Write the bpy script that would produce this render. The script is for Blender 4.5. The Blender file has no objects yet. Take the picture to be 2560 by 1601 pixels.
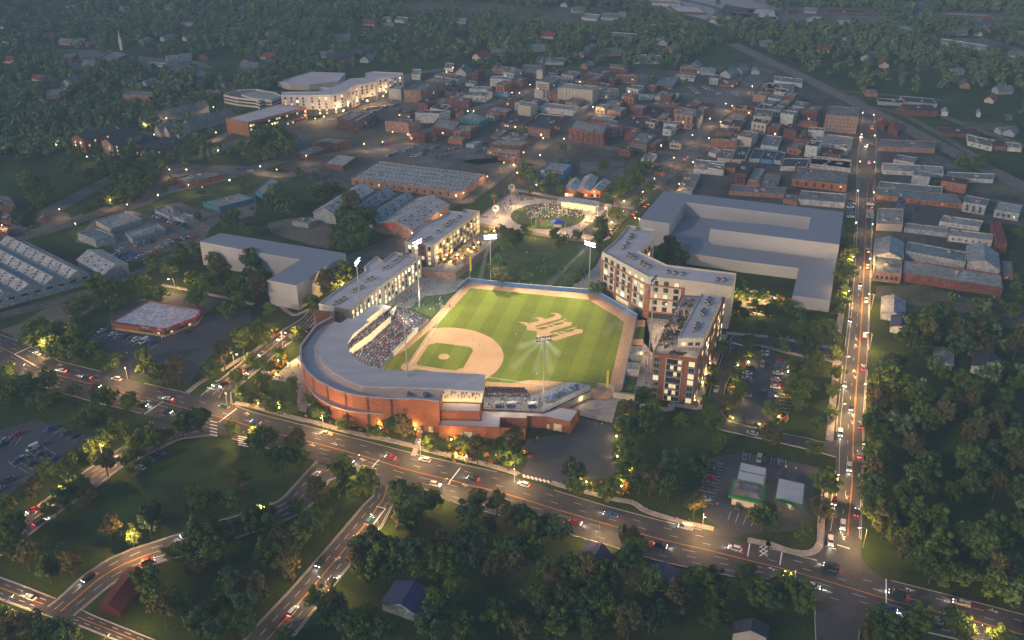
import bpy, bmesh, math, random
import numpy as np
from mathutils import Vector, Matrix
R = math.radians
rng = random.Random(7)
NR = np.random.RandomState(11)
S = bpy.context.scene
COL = S.collection

# ------------------------------------------------------------ camera, sky, sun
CAM_H, PITCH, F = 248.9, 0.5, 2500.0
cam = bpy.data.objects.new('camera', bpy.data.cameras.new('camera'))
COL.objects.link(cam)
cam.location = (0, 0, CAM_H)
cam.rotation_euler = (math.pi/2 - PITCH, 0, 0)
cam.data.sensor_width = 36.0
cam.data.lens = 36.0*F/2560.0
cam.data.clip_start = 1.0
cam.data.clip_end = 20000.0
S.camera = cam

SUN_EL, SUN_AZ = R(22), R(231.5)      # the low sun stands behind the camera's left shoulder
W = bpy.data.worlds.new('World'); S.world = W; W.use_nodes = True
nt = W.node_tree; nt.nodes.clear()
sky = nt.nodes.new('ShaderNodeTexSky'); sky.sky_type = 'NISHITA'; sky.sun_disc = False
sky.sun_elevation = SUN_EL; sky.sun_rotation = SUN_AZ
sky.air_density = 1.0; sky.dust_density = 0.6; sky.ozone_density = 3.0
bg = nt.nodes.new('ShaderNodeBackground'); bg.inputs['Strength'].default_value = 0.066
out = nt.nodes.new('ShaderNodeOutputWorld')
nt.links.new(sky.outputs[0], bg.inputs[0]); nt.links.new(bg.outputs[0], out.inputs[0])
sl = bpy.data.lights.new('sun', 'SUN'); sl.energy = 0.72; sl.angle = R(2.0); sl.color = (1.0, .74, .52)
so = bpy.data.objects.new('sun', sl); COL.objects.link(so)
sd = Vector((math.sin(SUN_AZ)*math.cos(SUN_EL), math.cos(SUN_AZ)*math.cos(SUN_EL), math.sin(SUN_EL)))
so.rotation_euler = sd.to_track_quat('Z', 'Y').to_euler(); so.location = (-300, -200, 400)
S.view_settings.view_transform = 'Standard'; S.view_settings.look = 'None'
S.view_settings.exposure = 1.12; S.view_settings.gamma = 1.0
S.view_settings.use_curve_mapping = False
cy = S.cycles
cy.volume_bounces = 0; cy.max_bounces = 5; cy.diffuse_bounces = 2; cy.glossy_bounces = 2
cy.sample_clamp_indirect = 2.0; cy.use_light_tree = True; cy.use_denoising = True
try: cy.denoising_prefilter = 'ACCURATE'
except Exception: pass

# ------------------------------------------------------------ photo coordinates
HAZE_D = .00022
CP, SP = math.cos(PITCH), math.sin(PITCH)
TF = {'A': (780, 160, .16543), 'B': (1160, 160, .16543), 'C': (1540, 160, .16543), 'D': (1780, 300, .16543),
      'E': (740, 700, .16543), 'F': (1080, 940, .1737), 'G': (1180, 460, .16543), 'H': (1280, 770, .08271),
      'I': (1480, 640, .16543), 'J': (1740, 1140, .13234), 'S': (0, 0, 1.0)}
for i in range(4):
    for j in range(4): TF['%d%d' % (i, j)] = (640*i, 400*j, .26468 if j < 3 else .26523)
def px(t, x, y):
    a, b, s = TF[t]; return (a + x*s, b + y*s)
def pts(t, s):
    """points of a zoomed photo region; a token like '12:' switches the region"""
    r = []
    for w in s.split():
        if w[-1] == ':': t = w[:-1]; continue
        x, y = w.split(','); r.append(px(t, float(x), float(y)))
    return r
def G(p, z=0.0):
    """the point at height z that the photo shows at pixel p"""
    a = (p[0]-1280)/F; k = (800.5-p[1])/F
    dy = CP + k*SP; dz = k*CP - SP
    t = (z-CAM_H)/dz
    return Vector((a*t, dy*t, z))
def hsolve(base, ytop):
    """height at which the vertical over ground pixel `base` reaches row ytop"""
    b = G(base); k = (800.5-ytop)/F
    return CAM_H + b.y*(k*CP-SP)/(CP+k*SP)
def proj(v):
    z = v[2]-CAM_H; d = v[1]*CP - z*SP; u = z*CP + v[1]*SP
    return (1280+F*v[0]/d, 800.5-F*u/d)
# home plate frame of the ball field
HOME = Vector((-48.97, 408.5, 0)); YAW = -0.252
def FP(x, y, z=0.0):
    c, s = math.cos(YAW), math.sin(YAW)
    return Vector((HOME.x + c*x - s*y, HOME.y + s*x + c*y, z))
def to_field(v):
    c, s = math.cos(YAW), math.sin(YAW); dx, dy = v[0]-HOME.x, v[1]-HOME.y
    return (c*dx + s*dy, -s*dx + c*dy)

# ------------------------------------------------------------ materials
MAT = {}
def mat(name, col, rough=.85, var=.18, scale=.25, emit=None, es=0.0, metal=0.0, spec=.3, col2=None, fine=0.0, vstretch=None):
    if name in MAT: return MAT[name]
    m = bpy.data.materials.new(name); m.use_nodes = True; n = m.node_tree.nodes; l = m.node_tree.links
    b = n['Principled BSDF']; b.inputs['Roughness'].default_value = rough; b.inputs['Metallic'].default_value = metal
    b.inputs['Specular IOR Level'].default_value = spec
    c = (*col, 1)
    if var > 0 or col2:
        geo = n.new('ShaderNodeNewGeometry'); no = n.new('ShaderNodeTexNoise')
        no.inputs['Scale'].default_value = scale; no.inputs['Detail'].default_value = 5; no.inputs['Roughness'].default_value = .62
        src = geo.outputs['Position']
        if vstretch:
            mp = n.new('ShaderNodeMapping'); mp.inputs['Scale'].default_value = vstretch
            l.new(src, mp.inputs[0]); src = mp.outputs[0]
        l.new(src, no.inputs['Vector'])
        rp = n.new('ShaderNodeValToRGB'); rp.color_ramp.elements[0].position = .33; rp.color_ramp.elements[1].position = .67
        a0 = tuple(max(0, x*(1-var)) for x in col); a1 = col2 or tuple(min(1, x*(1+var)) for x in col)
        rp.color_ramp.elements[0].color = (*a0, 1); rp.color_ramp.elements[1].color = (*a1, 1)
        l.new(no.outputs['Fac'], rp.inputs[0]); last = rp.outputs[0]
        if fine:
            n2 = n.new('ShaderNodeTexNoise'); n2.inputs['Scale'].default_value = fine; n2.inputs['Detail'].default_value = 2
            l.new(src, n2.inputs['Vector'])
            mr = n.new('ShaderNodeMapRange'); mr.inputs[1].default_value = .3; mr.inputs[2].default_value = .7
            mr.inputs[3].default_value = .68; mr.inputs[4].default_value = 1.32; l.new(n2.outputs['Fac'], mr.inputs[0])
            mx = n.new('ShaderNodeVectorMath'); mx.operation = 'SCALE'
            l.new(last, mx.inputs[0]); l.new(mr.outputs[0], mx.inputs['Scale']); last = mx.outputs[0]
        l.new(last, b.inputs['Base Color'])
    else: b.inputs['Base Color'].default_value = c
    if emit:
        b.inputs['Emission Color'].default_value = (*emit, 1); b.inputs['Emission Strength'].default_value = es
    MAT[name] = m; return m
grass = mat('grass', (.020, .050, .008), .95, .5, .035, col2=(.056, .086, .014), fine=.9)
lawn = mat('lawn', (.065, .11, .022), .95, .3, .05, col2=(.11, .14, .03), fine=1.2)
drygrass = mat('dry_grass', (.10, .095, .05), .95, .35, .06, col2=(.16, .14, .085), fine=.7)
asphalt = mat('asphalt', (.062, .06, .064), .75, .28, .12, fine=2.5)
lotasph = mat('lot_asphalt', (.075, .075, .086), .85, .15, .03, fine=2.5)
oldasph = mat('old_asphalt', (.13, .12, .11), .9, .35, .045, col2=(.2, .18, .16), fine=.5)
townfloor = mat('town_paving', (.065, .062, .06), .9, .4, .03, col2=(.125, .115, .105), fine=.35)
concrete = mat('concrete', (.36, .33, .30), .85, .15, .12, fine=1.1)
parkpave = mat('park_paving', (.55, .47, .43), .85, .15, .3, fine=1.5)
paving = mat('paving', (.34, .30, .28), .85, .2, .25, fine=1.5)
kerb = mat('kerb', (.42, .39, .36), .85, .1, .4)
dirt = mat('infield_dirt', (.60, .33, .17), .95, .1, .12, fine=2.5)
soil = mat('bare_soil', (.16, .125, .095), .95, .3, .06, col2=(.22, .18, .13), fine=.6)
white = mat('white_paint', (.78, .77, .74), .7, .05, 1)
orange = mat('orange_paint', (.75, .33, .05), .7, .05, 1)
brick = mat('brick', (.29, .108, .058), .9, .3, .9, fine=2.2, vstretch=(1, 1, 2.2))
brick2 = mat('dark_brick', (.15, .062, .052), .9, .35, .35, fine=1.4)
brick3 = mat('pale_brick', (.33, .19, .14), .9, .3, .3, fine=1.4)
townbrick = mat('town_brick', (.175, .07, .055), .9, .35, .3, fine=1.2)
orangebrick = mat('orange_brick', (.33, .14, .07), .9, .25, .4, fine=1.4)
cream = mat('cream_stucco', (.62, .54, .43), .85, .08, .3)
tan = mat('tan_stucco', (.48, .41, .33), .85, .1, .3)
offwhite = mat('off_white_wall', (.52, .50, .45), .85, .14, .12, fine=.5)
greywall = mat('grey_wall', (.33, .34, .34), .85, .15, .2, fine=.8)
darkwall = mat('charcoal_cladding', (.11, .11, .12), .7, .12, .5)
teal = mat('teal_metal', (.05, .20, .25), .6, .15, .3)
bluewall = mat('blue_wall', (.10, .25, .45), .7, .1, .3)
massing = mat('plain_grey_block', (.42, .41, .41), .9, .05, .03)
massroof = mat('plain_grey_block_top', (.27, .275, .31), .9, .04, .03)
membrane = mat('roof_membrane', (.56, .49, .47), .8, .12, .05, vstretch=(1, 3, 1))
roofdark = mat('roof_tar', (.05, .052, .062), .85, .4, .08, fine=.5)
roofgrey = mat('roof_gravel', (.18, .175, .17), .9, .35, .08, fine=.5)
rooflight = mat('roof_pale', (.29, .28, .25), .85, .25, .07, fine=.5)
roofgreen = mat('roof_greenish', (.16, .19, .19), .7, .25, .07, fine=.5)
roofred = mat('roof_red', (.22, .05, .04), .8, .25, .2)
slate = mat('roof_slate', (.055, .05, .065), .85, .2, .4, fine=1.5)
blueroof = mat('roof_blue_shingle', (.035, .045, .12), .85, .2, .4, fine=1.5)
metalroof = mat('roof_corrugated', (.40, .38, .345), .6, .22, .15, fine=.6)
metalroofd = mat('roof_corrugated_shaded', (.22, .24, .26), .6, .3, .2, fine=.6)  # darker copy: painted shade on warehouse slopes, plain grey metal elsewhere
steel = mat('galvanised_steel', (.42, .40, .38), .5, .08, 1, metal=.3)
darksteel = mat('dark_steel', (.04, .04, .045), .5, 0)
glass = mat('dark_glass', (.03, .045, .055), .12, 0, spec=.6)
frame_w = mat('window_frame_white', (.6, .58, .54), .6, 0)
frame_d = mat('window_frame_dark', (.06, .06, .065), .5, 0)
litwin = mat('lit_window', (.6, .45, .2), .5, 0, emit=(1.0, .72, .34), es=1.25)
litwin_b = mat('lit_window_bright', (.6, .5, .3), .5, 0, emit=(1.0, .80, .46), es=2.2)
litwin_c = mat('lit_window_orange', (.6, .4, .2), .5, 0, emit=(1.0, .58, .22), es=.7)
litwin2 = mat('dim_lit_window', (.5, .4, .25), .5, 0, emit=(1.0, .78, .42), es=.4)
lampglow = mat('lamp_glow', (1, .8, .5), .5, 0, emit=(1.0, .72, .34), es=26)
townglow = mat('old_lamp_glow', (1, .8, .5), .5, 0, emit=(1.0, .70, .32), es=7)
floodglow = mat('floodlight_glow', (1, 1, 1), .5, 0, emit=(.9, .95, 1.0), es=30)
headglow = mat('headlight_glow', (1, 1, 1), .3, 0, emit=(1.0, .93, .75), es=14)
tailglow = mat('taillight_glow', (1, .1, .05), .3, 0, emit=(1.0, .05, .02), es=9)
lensclear = mat('lamp_lens_off', (.5, .5, .52), .2, 0)
lensred = mat('tail_lens_off', (.25, .02, .02), .3, 0)
tyre = mat('tyre_rubber', (.02, .02, .02), .9, 0)
wallblue = mat('outfield_wall_blue', (.06, .16, .38), .6, .1, .4)
green_paint = mat('green_canopy_paint', (.02, .22, .06), .5, .05, 1)
barkm = mat('bark', (.09, .065, .045), .95, .2, 2)
warmint = mat('glowing_cream', (.75, .62, .42), .7, .1, .3, emit=(1.0, .72, .38), es=.16)  # cream that glows by itself, imitating lamplit stands, dugout and stage
umb = mat('umbrella_blue', (.03, .075, .20), .8, .05, 1)
tentblue = mat('tent_blue', (.01, .05, .38), .7, .1, .5)
redp = mat('red_paint', (.7, .03, .02), .5, 0)
greenp = mat('green_ring_paint', (.05, .25, .12), .5, 0)
rail = mat('rail_steel', (.18, .16, .15), .5, .1, 1)
ballast = mat('ballast', (.15, .13, .12), .95, .3, .2, fine=1)
def foliage(name, a, b, sc=.22):
    m = bpy.data.materials.new(name); m.use_nodes = True; n = m.node_tree.nodes; l = m.node_tree.links
    bs = n['Principled BSDF']; bs.inputs['Roughness'].default_value = .8; bs.inputs['Specular IOR Level'].default_value = .2
    geo = n.new('ShaderNodeNewGeometry'); no = n.new('ShaderNodeTexNoise'); no.inputs['Scale'].default_value = sc; no.inputs['Detail'].default_value = 3
    l.new(geo.outputs['Position'], no.inputs['Vector'])
    oi = n.new('ShaderNodeObjectInfo'); ad = n.new('ShaderNodeMath'); ad.operation = 'MULTIPLY_ADD'; ad.inputs[1].default_value = .5; 
    l.new(oi.outputs['Random'], ad.inputs[0]); l.new(no.outputs['Fac'], ad.inputs[2])
    ri = n.new('ShaderNodeMath'); ri.operation = 'MULTIPLY_ADD'; ri.inputs[1].default_value = .35
    l.new(geo.outputs['Random Per Island'], ri.inputs[0]); l.new(ad.outputs[0], ri.inputs[2])
    rp = n.new('ShaderNodeValToRGB'); rp.color_ramp.elements[0].position = .55; rp.color_ramp.elements[1].position = 1.2/1.0 if False else 1.0
    rp.color_ramp.elements[0].color = (*a, 1); rp.color_ramp.elements[1].color = (*b, 1)
    l.new(ri.outputs[0], rp.inputs[0]); l.new(rp.outputs[0], bs.inputs['Base Color'])
    MAT[name] = m; return m
leaf = foliage('leaves', (.022, .050, .010), (.10, .145, .024))
leaf_b = foliage('leaves_deep', (.018, .042, .016), (.070, .12, .040))
leaf_o = foliage('leaves_olive', (.045, .050, .018), (.12, .105, .035))
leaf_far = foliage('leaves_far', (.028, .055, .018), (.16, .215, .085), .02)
flower_y = foliage('flowers_yellow', (.22, .12, .02), (.65, .42, .05), .8)
flower_r = foliage('flowers_red', (.18, .035, .015), (.55, .16, .04), .8)

# ------------------------------------------------------------ objects
LABELS = {}
def tag(o, label=None, cat=None, group=None, kind=None):
    if label:
        o['label'] = label
        LABELS[label] = LABELS.get(label, 0)+1
    if cat: o['category'] = cat
    if group: o['group'] = group
    if kind: o['kind'] = kind
    return o
def empty(name, loc, rz=0, **k):
    o = bpy.data.objects.new(name, None); o.location = loc; o.rotation_euler = (0, 0, rz); o.empty_display_size = .5
    COL.objects.link(o); return tag(o, **k)
class MB:
    def __init__(s, mats, o=(0, 0, 0)):
        s.v = []; s.f = []; s.m = []; s.mats = mats if isinstance(mats, list) else [mats]; s.o = Vector(o)
    def add(s, vs, fs, m=0):
        k = len(s.v); s.v += [tuple(Vector(v)-s.o) for v in vs]; s.f += [tuple(i+k for i in f) for f in fs]; s.m += [m]*len(fs); return s
    def quad(s, *p, m=0): return s.add(p, [tuple(range(len(p)))], m)
    def prism(s, poly, z0, z1, m=0, mt=None, bottom=False):
        n = len(poly); a = [(p[0], p[1], z0) for p in poly]; b = [(p[0], p[1], z1) for p in poly]
        s.add(a+b, [(i, (i+1) % n, n+(i+1) % n, n+i) for i in range(n)], m)
        s.add(b, [tuple(range(n))], m if mt is None else mt)
        if bottom: s.add(a, [tuple(reversed(range(n)))], m)
        return s
    def box(s, c, d, rz=0, m=0):
        cx, cy_, cz = c; x, y, z = d[0]/2, d[1]/2, d[2]/2; co, si = math.cos(rz), math.sin(rz)
        P = [(cx+co*a*x-si*b*y, cy_+si*a*x+co*b*y, cz+e*z) for e in (-1, 1) for a, b in ((-1, -1), (1, -1), (1, 1), (-1, 1))]
        return s.add(P, [(3, 2, 1, 0), (4, 5, 6, 7), (0, 1, 5, 4), (1, 2, 6, 5), (2, 3, 7, 6), (3, 0, 4, 7)], m)
    def tube(s, a, b, r0, r1, n=8, m=0):
        a, b = Vector(a), Vector(b); d = (b-a).normalized(); u = d.orthogonal().normalized(); w = d.cross(u)
        P = [tuple(c+(u*math.cos(2*math.pi*i/n)+w*math.sin(2*math.pi*i/n))*r) for c, r in ((a, r0), (b, r1)) for i in range(n)]
        return s.add(P, [(i, (i+1) % n, n+(i+1) % n, n+i) for i in range(n)]+[tuple(range(n, 2*n)), tuple(reversed(range(n)))], m)
    def mesh(s, name):
        me = bpy.data.meshes.new(name); me.from_pydata(s.v, [], s.f)
        for x in s.mats: me.materials.append(x)
        me.polygons.foreach_set('material_index', s.m); me.update(); return me
    def build(s, name, parent=None, loc=None, rz=0, **k):
        o = bpy.data.objects.new(name, s.mesh(name)); COL.objects.link(o)
        if parent: o.parent = parent
        if loc is not None: o.location = loc
        elif not parent: o.location = s.o
        o.rotation_euler = (0, 0, rz); return tag(o, **k)
def ccw(p):
    a = sum(p[i][0]*p[(i+1) % len(p)][1]-p[(i+1) % len(p)][0]*p[i][1] for i in range(len(p)))
    return list(p) if a > 0 else list(reversed(p))
def sheet(name, poly, z, m, **k):
    """a flat area; n-gon triangulated"""
    k.setdefault('kind', 'structure')
    p = ccw(poly); bm = bmesh.new(); vs = [bm.verts.new((q[0], q[1], z)) for q in p]; f = bm.faces.new(vs)
    f.normal_update(); bmesh.ops.triangulate(bm, faces=[f], ngon_method='EAR_CLIP')
    me = bpy.data.meshes.new(name); bm.to_mesh(me); bm.free(); me.materials.append(m)
    o = bpy.data.objects.new(name, me); COL.objects.link(o); return tag(o, **k)
def offset_line(P, w):
    L, Rr = [], []
    for i, p in enumerate(P):
        a = P[max(0, i-1)]; b = P[min(len(P)-1, i+1)]; d = (b-a).normalized(); n = Vector((-d.y, d.x, 0))
        L.append(p+n*w/2); Rr.append(p-n*w/2)
    return L, Rr
def smooth(P, n=5):
    P = [Vector(p) for p in P]
    if len(P) < 3: return P
    r = []
    for i in range(len(P)-1):
        p0, p1, p2, p3 = P[max(i-1, 0)], P[i], P[i+1], P[min(i+2, len(P)-1)]
        for k in range(n):
            t = k/n; r.append(.5*((2*p1)+(p2-p0)*t+(2*p0-5*p1+4*p2-p3)*t*t+(3*p1-p0-3*p2+p3)*t**3))
    return r+[P[-1]]
def ribbon(name, pl, w, z, m, kb=None, thick=None, **k):
    k.setdefault('kind', 'structure')
    P = smooth([G(p) for p in pl]); L, Rr = offset_line(P, w)
    b = MB([m, kerb])
    for i in range(len(P)-1):
        q = [L[i], Rr[i], Rr[i+1], L[i+1]]
        b.quad(*[(v.x, v.y, z) for v in q])
        if thick:
            b.quad((Rr[i].x, Rr[i].y, z-thick), (Rr[i+1].x, Rr[i+1].y, z-thick), (Rr[i+1].x, Rr[i+1].y, z), (Rr[i].x, Rr[i].y, z))
            b.quad((L[i+1].x, L[i+1].y, z-thick), (L[i].x, L[i].y, z-thick), (L[i].x, L[i].y, z), (L[i+1].x, L[i+1].y, z))
    if w >= 7: FOOT.append([(v.x, v.y) for v in L+Rr[::-1]])
    return b.build(name, **k)
def line(name, pl, w, z, m, dash=None, **k):
    """painted line along pixels, optionally dashed"""
    P = smooth([G(p) for p in pl], 4); b = MB(m); D = 0.0
    for i in range(len(P)-1):
        a, c = P[i], P[i+1]; d = (c-a); L = d.length
        if L < 1e-6: continue
        d /= L; n = Vector((-d.y, d.x, 0))*w/2; t = 0.0
        while t < L:
            if dash:
                ph = (D+t) % (dash[0]+dash[1])
                e = min(L-t, (dash[0]-ph) if ph < dash[0] else (dash[0]+dash[1]-ph)); on = ph < dash[0]; e = max(e, .05)
            else: e = L; on = True
            if on:
                p, q = a+d*t, a+d*min(L, t+e)
                b.quad(*[(v.x, v.y, z) for v in (p-n, q-n, q+n, p+n)])
            t += e
        D += L
    return b
FOOT = FOOT if 'FOOT' in globals() else []
ORD = 'first second third fourth fifth sixth seventh eighth ninth tenth eleventh twelfth thirteenth fourteenth fifteenth sixteenth seventeenth eighteenth nineteenth'.split()
TENS = ['', '', 'twenty', 'thirty', 'forty', 'fifty', 'sixty', 'seventy', 'eighty', 'ninety']
def nth(n):
    if n >= 100: return 'hundred-and-'+nth(n-100) if n > 100 else 'hundredth'
    if n < 20: return ORD[n-1]
    t, u = divmod(n, 10)
    return TENS[t][:-1]+'ieth' if u == 0 else TENS[t]+'-'+ORD[u-1]
FOOT_ = []     # building footprints and open areas that trees keep off
def inside(x, y, poly):
    c = False; j = len(poly)-1
    for i in range(len(poly)):
        a, b = poly[i], poly[j]
        if (a[1] > y) != (b[1] > y) and x < (b[0]-a[0])*(y-a[1])/(b[1]-a[1])+a[0]: c = not c
        j = i
    return c
# ============================================================ GROUND AND ROADS
sheet('ground', [(-6000, -1500), (6000, -1500), (6000, 9000), (-6000, 9000)], 0, grass)
ZN = [0]
def area(name, t, s, z, m, keep=True, **k):
    ZN[0] += 1; z += ZN[0]*.0008
    P = [G(p) for p in pts(t, s)]
    if keep: FOOT.append([(v.x, v.y) for v in P])
    return sheet(name, P, z, m, **k)
# downtown paving between the buildings
area('town_paving', 'S', '700,420 690,330 790,300 870,262 1010,215 1040,180 1150,170 1300,175 1500,165 1700,178 1900,150 2000,190 2120,270 2200,300 2330,380 2450,440 2560,480 2560,560 2380,560 2520,700 2190,705 2185,480 2130,500 2110,530 1660,478 1580,520 1500,560 1240,480 1200,470 1120,530 960,560 900,540 760,440', .03, townfloor, keep=False)
area('dry_field', 'A', '330,990 1290,1000 1430,1080 800,1200 650,1130 300,1090 40,1130 0,1000', .05, drygrass)
area('dry_field', 'S', '2190,715 2300,712 2420,745 2560,765 2560,830 2300,770 2190,745', .05, drygrass, keep=False)
area('dry_field', '31', '1900,180 2100,190 2418,260 2418,360 1900,300', .06, drygrass, keep=False)
area('dry_field', '31', '1950,400 2418,440 2418,640 2300,600 2100,480', .06, drygrass, keep=False)
area('dry_field', '30', '1850,1150 2230,1160 2200,1240 1950,1220', .03, drygrass, keep=False)
area('dry_field', '10', '1250,40 1900,30 2400,60 2418,160 1800,160 1300,120', .03, drygrass, keep=False)
area('dry_field', '20', '0,100 300,90 800,110 900,230 500,260 0,230', .03, drygrass, keep=False)
area('bare_yard', '11', '300,560 700,520 720,700 680,850 150,700 100,600', .05, soil, keep=False)
area('bare_yard', '11', '1000,850 1500,640 1450,860 1180,950 1000,1150 850,1100 860,900', .05, oldasph, keep=False)
area('bare_yard', '01', '1080,850 1300,780 1850,640 2000,620 1950,720 1700,830 1300,960 1150,960', .05, soil, keep=False)
area('bare_yard', '02', '0,100 200,30 500,-160 900,-120 700,0 200,200', .03, soil, keep=False)
area('yard', '01', '880,560 1230,480 1500,560 1900,700 1750,780 1300,960 1050,900 1080,830 700,780', .03, oldasph, keep=False)
area('yard', '01', '1450,450 1700,400 2100,560 2000,640 1800,640', .034, oldasph, keep=False)
area('yard', '01', '1850,480 2418,300 2418,520 2100,600', .038, oldasph, keep=False)
area('yard', '01', '1600,100 1850,50 2418,60 2418,100 2150,170 1700,280', .042, oldasph, keep=False)
area('yard', '01', '380,600 480,480 640,500 660,560 400,680', .036, oldasph, keep=False)
area('far_field', '20', '-300,60 300,40 850,70 1150,220 900,300 480,270 -300,180', .03, drygrass, keep=False)
area('far_lot', '20', '1350,10 1600,-20 2800,-40 2900,260 1950,250 1800,180 1500,110', .034, concrete, keep=False)
area('far_lot', '30', '-50,100 560,70 980,70 1150,240 1000,290 500,250 0,290', .038, oldasph, keep=False)
area('far_lot', '30', '1550,100 2300,120 2300,260 1650,250', .042, oldasph, keep=False)
area('far_lot', '30', '1450,350 2060,370 2500,480 2500,640 2280,620 1800,480', .046, oldasph, keep=False)
area('far_field', '10', '1200,10 1900,0 2500,30 2500,190 1800,170 1300,130', .034, drygrass, keep=False)
area('far_lot', '00', '480,470 1000,470 1250,530 1950,590 1900,690 1500,660 1200,650 700,660', .038, oldasph, keep=False)
# boulevard
U = pts('S', '-60,815 20,845 50,853 79,868 148,905 212,920 270,935 328,952 463,983 577,1012 640,1035 812,1078 1048,1139 1280,1190 1383,1226 1505,1264 1651,1303 1776,1332 1866,1359 1977,1386 2063,1408 2211,1449 2371,1489 2560,1539 2700,1575')
Lw = pts('S', '-60,880 0,905 37,935 100,965 143,980 240,1008 336,1030 430,1058 540,1087 680,1125 860,1172 934,1196 1000,1222 1107,1250 1157,1264 1280,1299 1431,1340 1540,1370 1619,1396 1704,1417 1800,1436 1916,1460 2039,1497 2249,1566 2420,1605 2600,1660 2700,1690')
def at_x(P, x):
    for a, b in zip(P, P[1:]):
        if a[0] <= x <= b[0]: t = (x-a[0])/(b[0]-a[0]); return a[1]+t*(b[1]-a[1])
    return P[-1][1]
def strip(P, Q, name, z, m, n=60, **k):
    """road between two edge lines (each resampled on its own length)"""
    def res(P):
        V = [G(p) for p in P]; d = [0]
        for a, b in zip(V, V[1:]): d.append(d[-1]+(b-a).length)
        r = []
        for i in range(n+1):
            t = d[-1]*i/n
            for j in range(len(d)-1):
                if d[j] <= t <= d[j+1]+1e-6: r.append(V[j].lerp(V[j+1], (t-d[j])/max(1e-6, d[j+1]-d[j]))); break
        return r
    ZN[0] += 1; z += .2+ZN[0]*.0005
    A, B = res(P), res(Q); b = MB(m)
    for i in range(n): b.quad(*[(v.x, v.y, z) for v in (B[i], B[i+1], A[i+1], A[i])])
    k.setdefault('kind', 'structure')
    FOOT.append([(v.x, v.y) for v in A+B[::-1]])
    b.build(name, **k); return A, B
BA, BB = strip(U, Lw, 'road', .05, asphalt)
RL = pts('S', '2063,1412 2063,1350 2064,1330 2088,1200 2092,1060 2108,900 2121,800 2129,700 2138,560 2141,480 2143,400 2150,344 2158,278')
RR = pts('S', '2175,1440 2150,1386 2152,1350 2153,1330 2157,1200 2160,1060 2171,880 2173,800 2177,700 2181,560 2186,480 2190,400 2190,344 2184,278')
RA, RB = strip(RL, RR, 'road', .055, asphalt)
area('road', 'S', '2020,1392 2060,1345 2063,1330 2153,1330 2149,1386 2175,1423 2212,1449 2150,1452 2050,1420', .052, asphalt)
# streets branching off
STR = []
def street(t1, s1, t2, s2, m=asphalt, z=.045, n=30, marks=True):
    pre = list(FOOT); A, B = strip(pts(t1, s1), pts(t2, s2), 'road', z, m, n)
    free = lambda p: not any(inside(p.x, p.y, q) for q in pre)
    kb = MB(kerb)
    for P in (A, B):
        for a, c in zip(P, P[1:]):
            m_ = (a+c)/2; d = c-a
            if d.length > .1 and free(m_): kb.box((m_.x, m_.y, .17), (d.length, .3, .34), math.atan2(d.y, d.x))
    kb.build('kerb', kind='structure')
    if marks: STR.append((A, B, [free(a.lerp(b, .5)) for a, b in zip(A, B)]))
    return A, B
street('02', '1900,720 1980,650 12: 0,290 250,100 420,0 480,-60 540,-170', '02', '2200,840 2180,690 12: 0,500 300,230 420,170 500,90 560,20 620,-60')
street('13', '1105,-30 1110,30 1110,150 1020,230 700,610 350,1010 0,1380 -190,1600', '13', '1400,60 1330,170 1280,260 1190,450 800,920 680,1080 420,1410 250,1600')
street('12', '570,1340 410,1510 13: 240,190 60,270 03: 2080,385 1590,545 1250,650 1000,760 770,920 540,1130 450,1200', '12', '860,1480 700,1510 13: 590,190 350,365 230,400 03: 1900,680 1560,765 1270,870 1100,960 950,1080 800,1200 700,1290')
street('03', '-100,870 0,920 270,1020 540,1130 900,1290 1450,1510 1700,1620', '03', '-100,1090 0,1130 300,1240 670,1350 800,1400 1100,1520 1300,1620')
street('02', '1420,960 1400,1010 1340,1100 1150,1210 790,1440 03: 500,140 90,440 -100,560', '02', '2050,1090 1700,1130 1180,1380 1110,1430 03: 980,20 880,90 470,370 280,520 0,720')
street('33', '440,1040 450,1120 440,1300 450,1510 460,1600', '33', '1240,1400 900,1400 860,1450 850,1510 840,1600', marks=False)
street('22', '2060,330 2060,180 2130,130 2300,140 32: 0,165 300,220 640,290 720,310', '22', '2220,420 2200,300 2200,250 2300,240 2418,255 32: 0,280 240,320 540,360 700,400', n=24, marks=False)
street('22', '2040,200 1990,330 1930,520 1860,700 1850,900 1900,1000 1960,1040 2418,1140 32: 90,1160 350,1220 540,1270 640,1300', '22', '2200,260 2150,330 2100,450 2020,620 1980,800 1975,880 2050,960 2180,1000 2400,1050 32: 90,1070 350,1115 500,1160 640,1150', n=30, marks=False)
area('parking_lot', '22', '2250,290 2418,290 32: 70,310 170,390 190,480 140,640 110,850 90,900 22: 2360,1000 2100,950 2060,800 2080,700 2150,560 2180,430', .05, lotasph)
area('parking_lot', 'J', '250,40 870,-60 1500,40 2400,250 2370,420 2230,640 2160,1080 2140,1390 930,1480 700,1560 280,1460 410,1345 180,1190 120,960 -40,880 100,500 180,250', .042, lotasph)
area('parking_lot', '02', '810,180 1000,80 1040,-60 1200,-140 01: 1540,1230 1700,1260 2100,1330 1900,1490 12: -60,-100 -40,10 -200,120 02: 1950,380 1900,450 1780,620 1500,500 1270,560 1020,512 1215,380', .042, lotasph)
area('parking_lot', '02', '0,1045 340,945 620,1030 890,1110 700,1290 580,1370 300,1500 03: 200,30 90,150 -200,200 02: -300,1300', .042, lotasph)
area('plaza', '22', '640,930 940,1000 965,1040 950,1330 1060,1380 900,1500 23: 500,10 370,30 22: 100,1500 80,1460 160,1310 100,1200 12: 2400,1150 2080,1120 2080,1110 1960,1095 22: 130,1130 550,1070', .045, lotasph)
area('plaza', '22', '640,860 450,820 700,700 900,660 1160,700 1180,760 1000,770 945,975 640,905', .05, paving)
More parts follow.
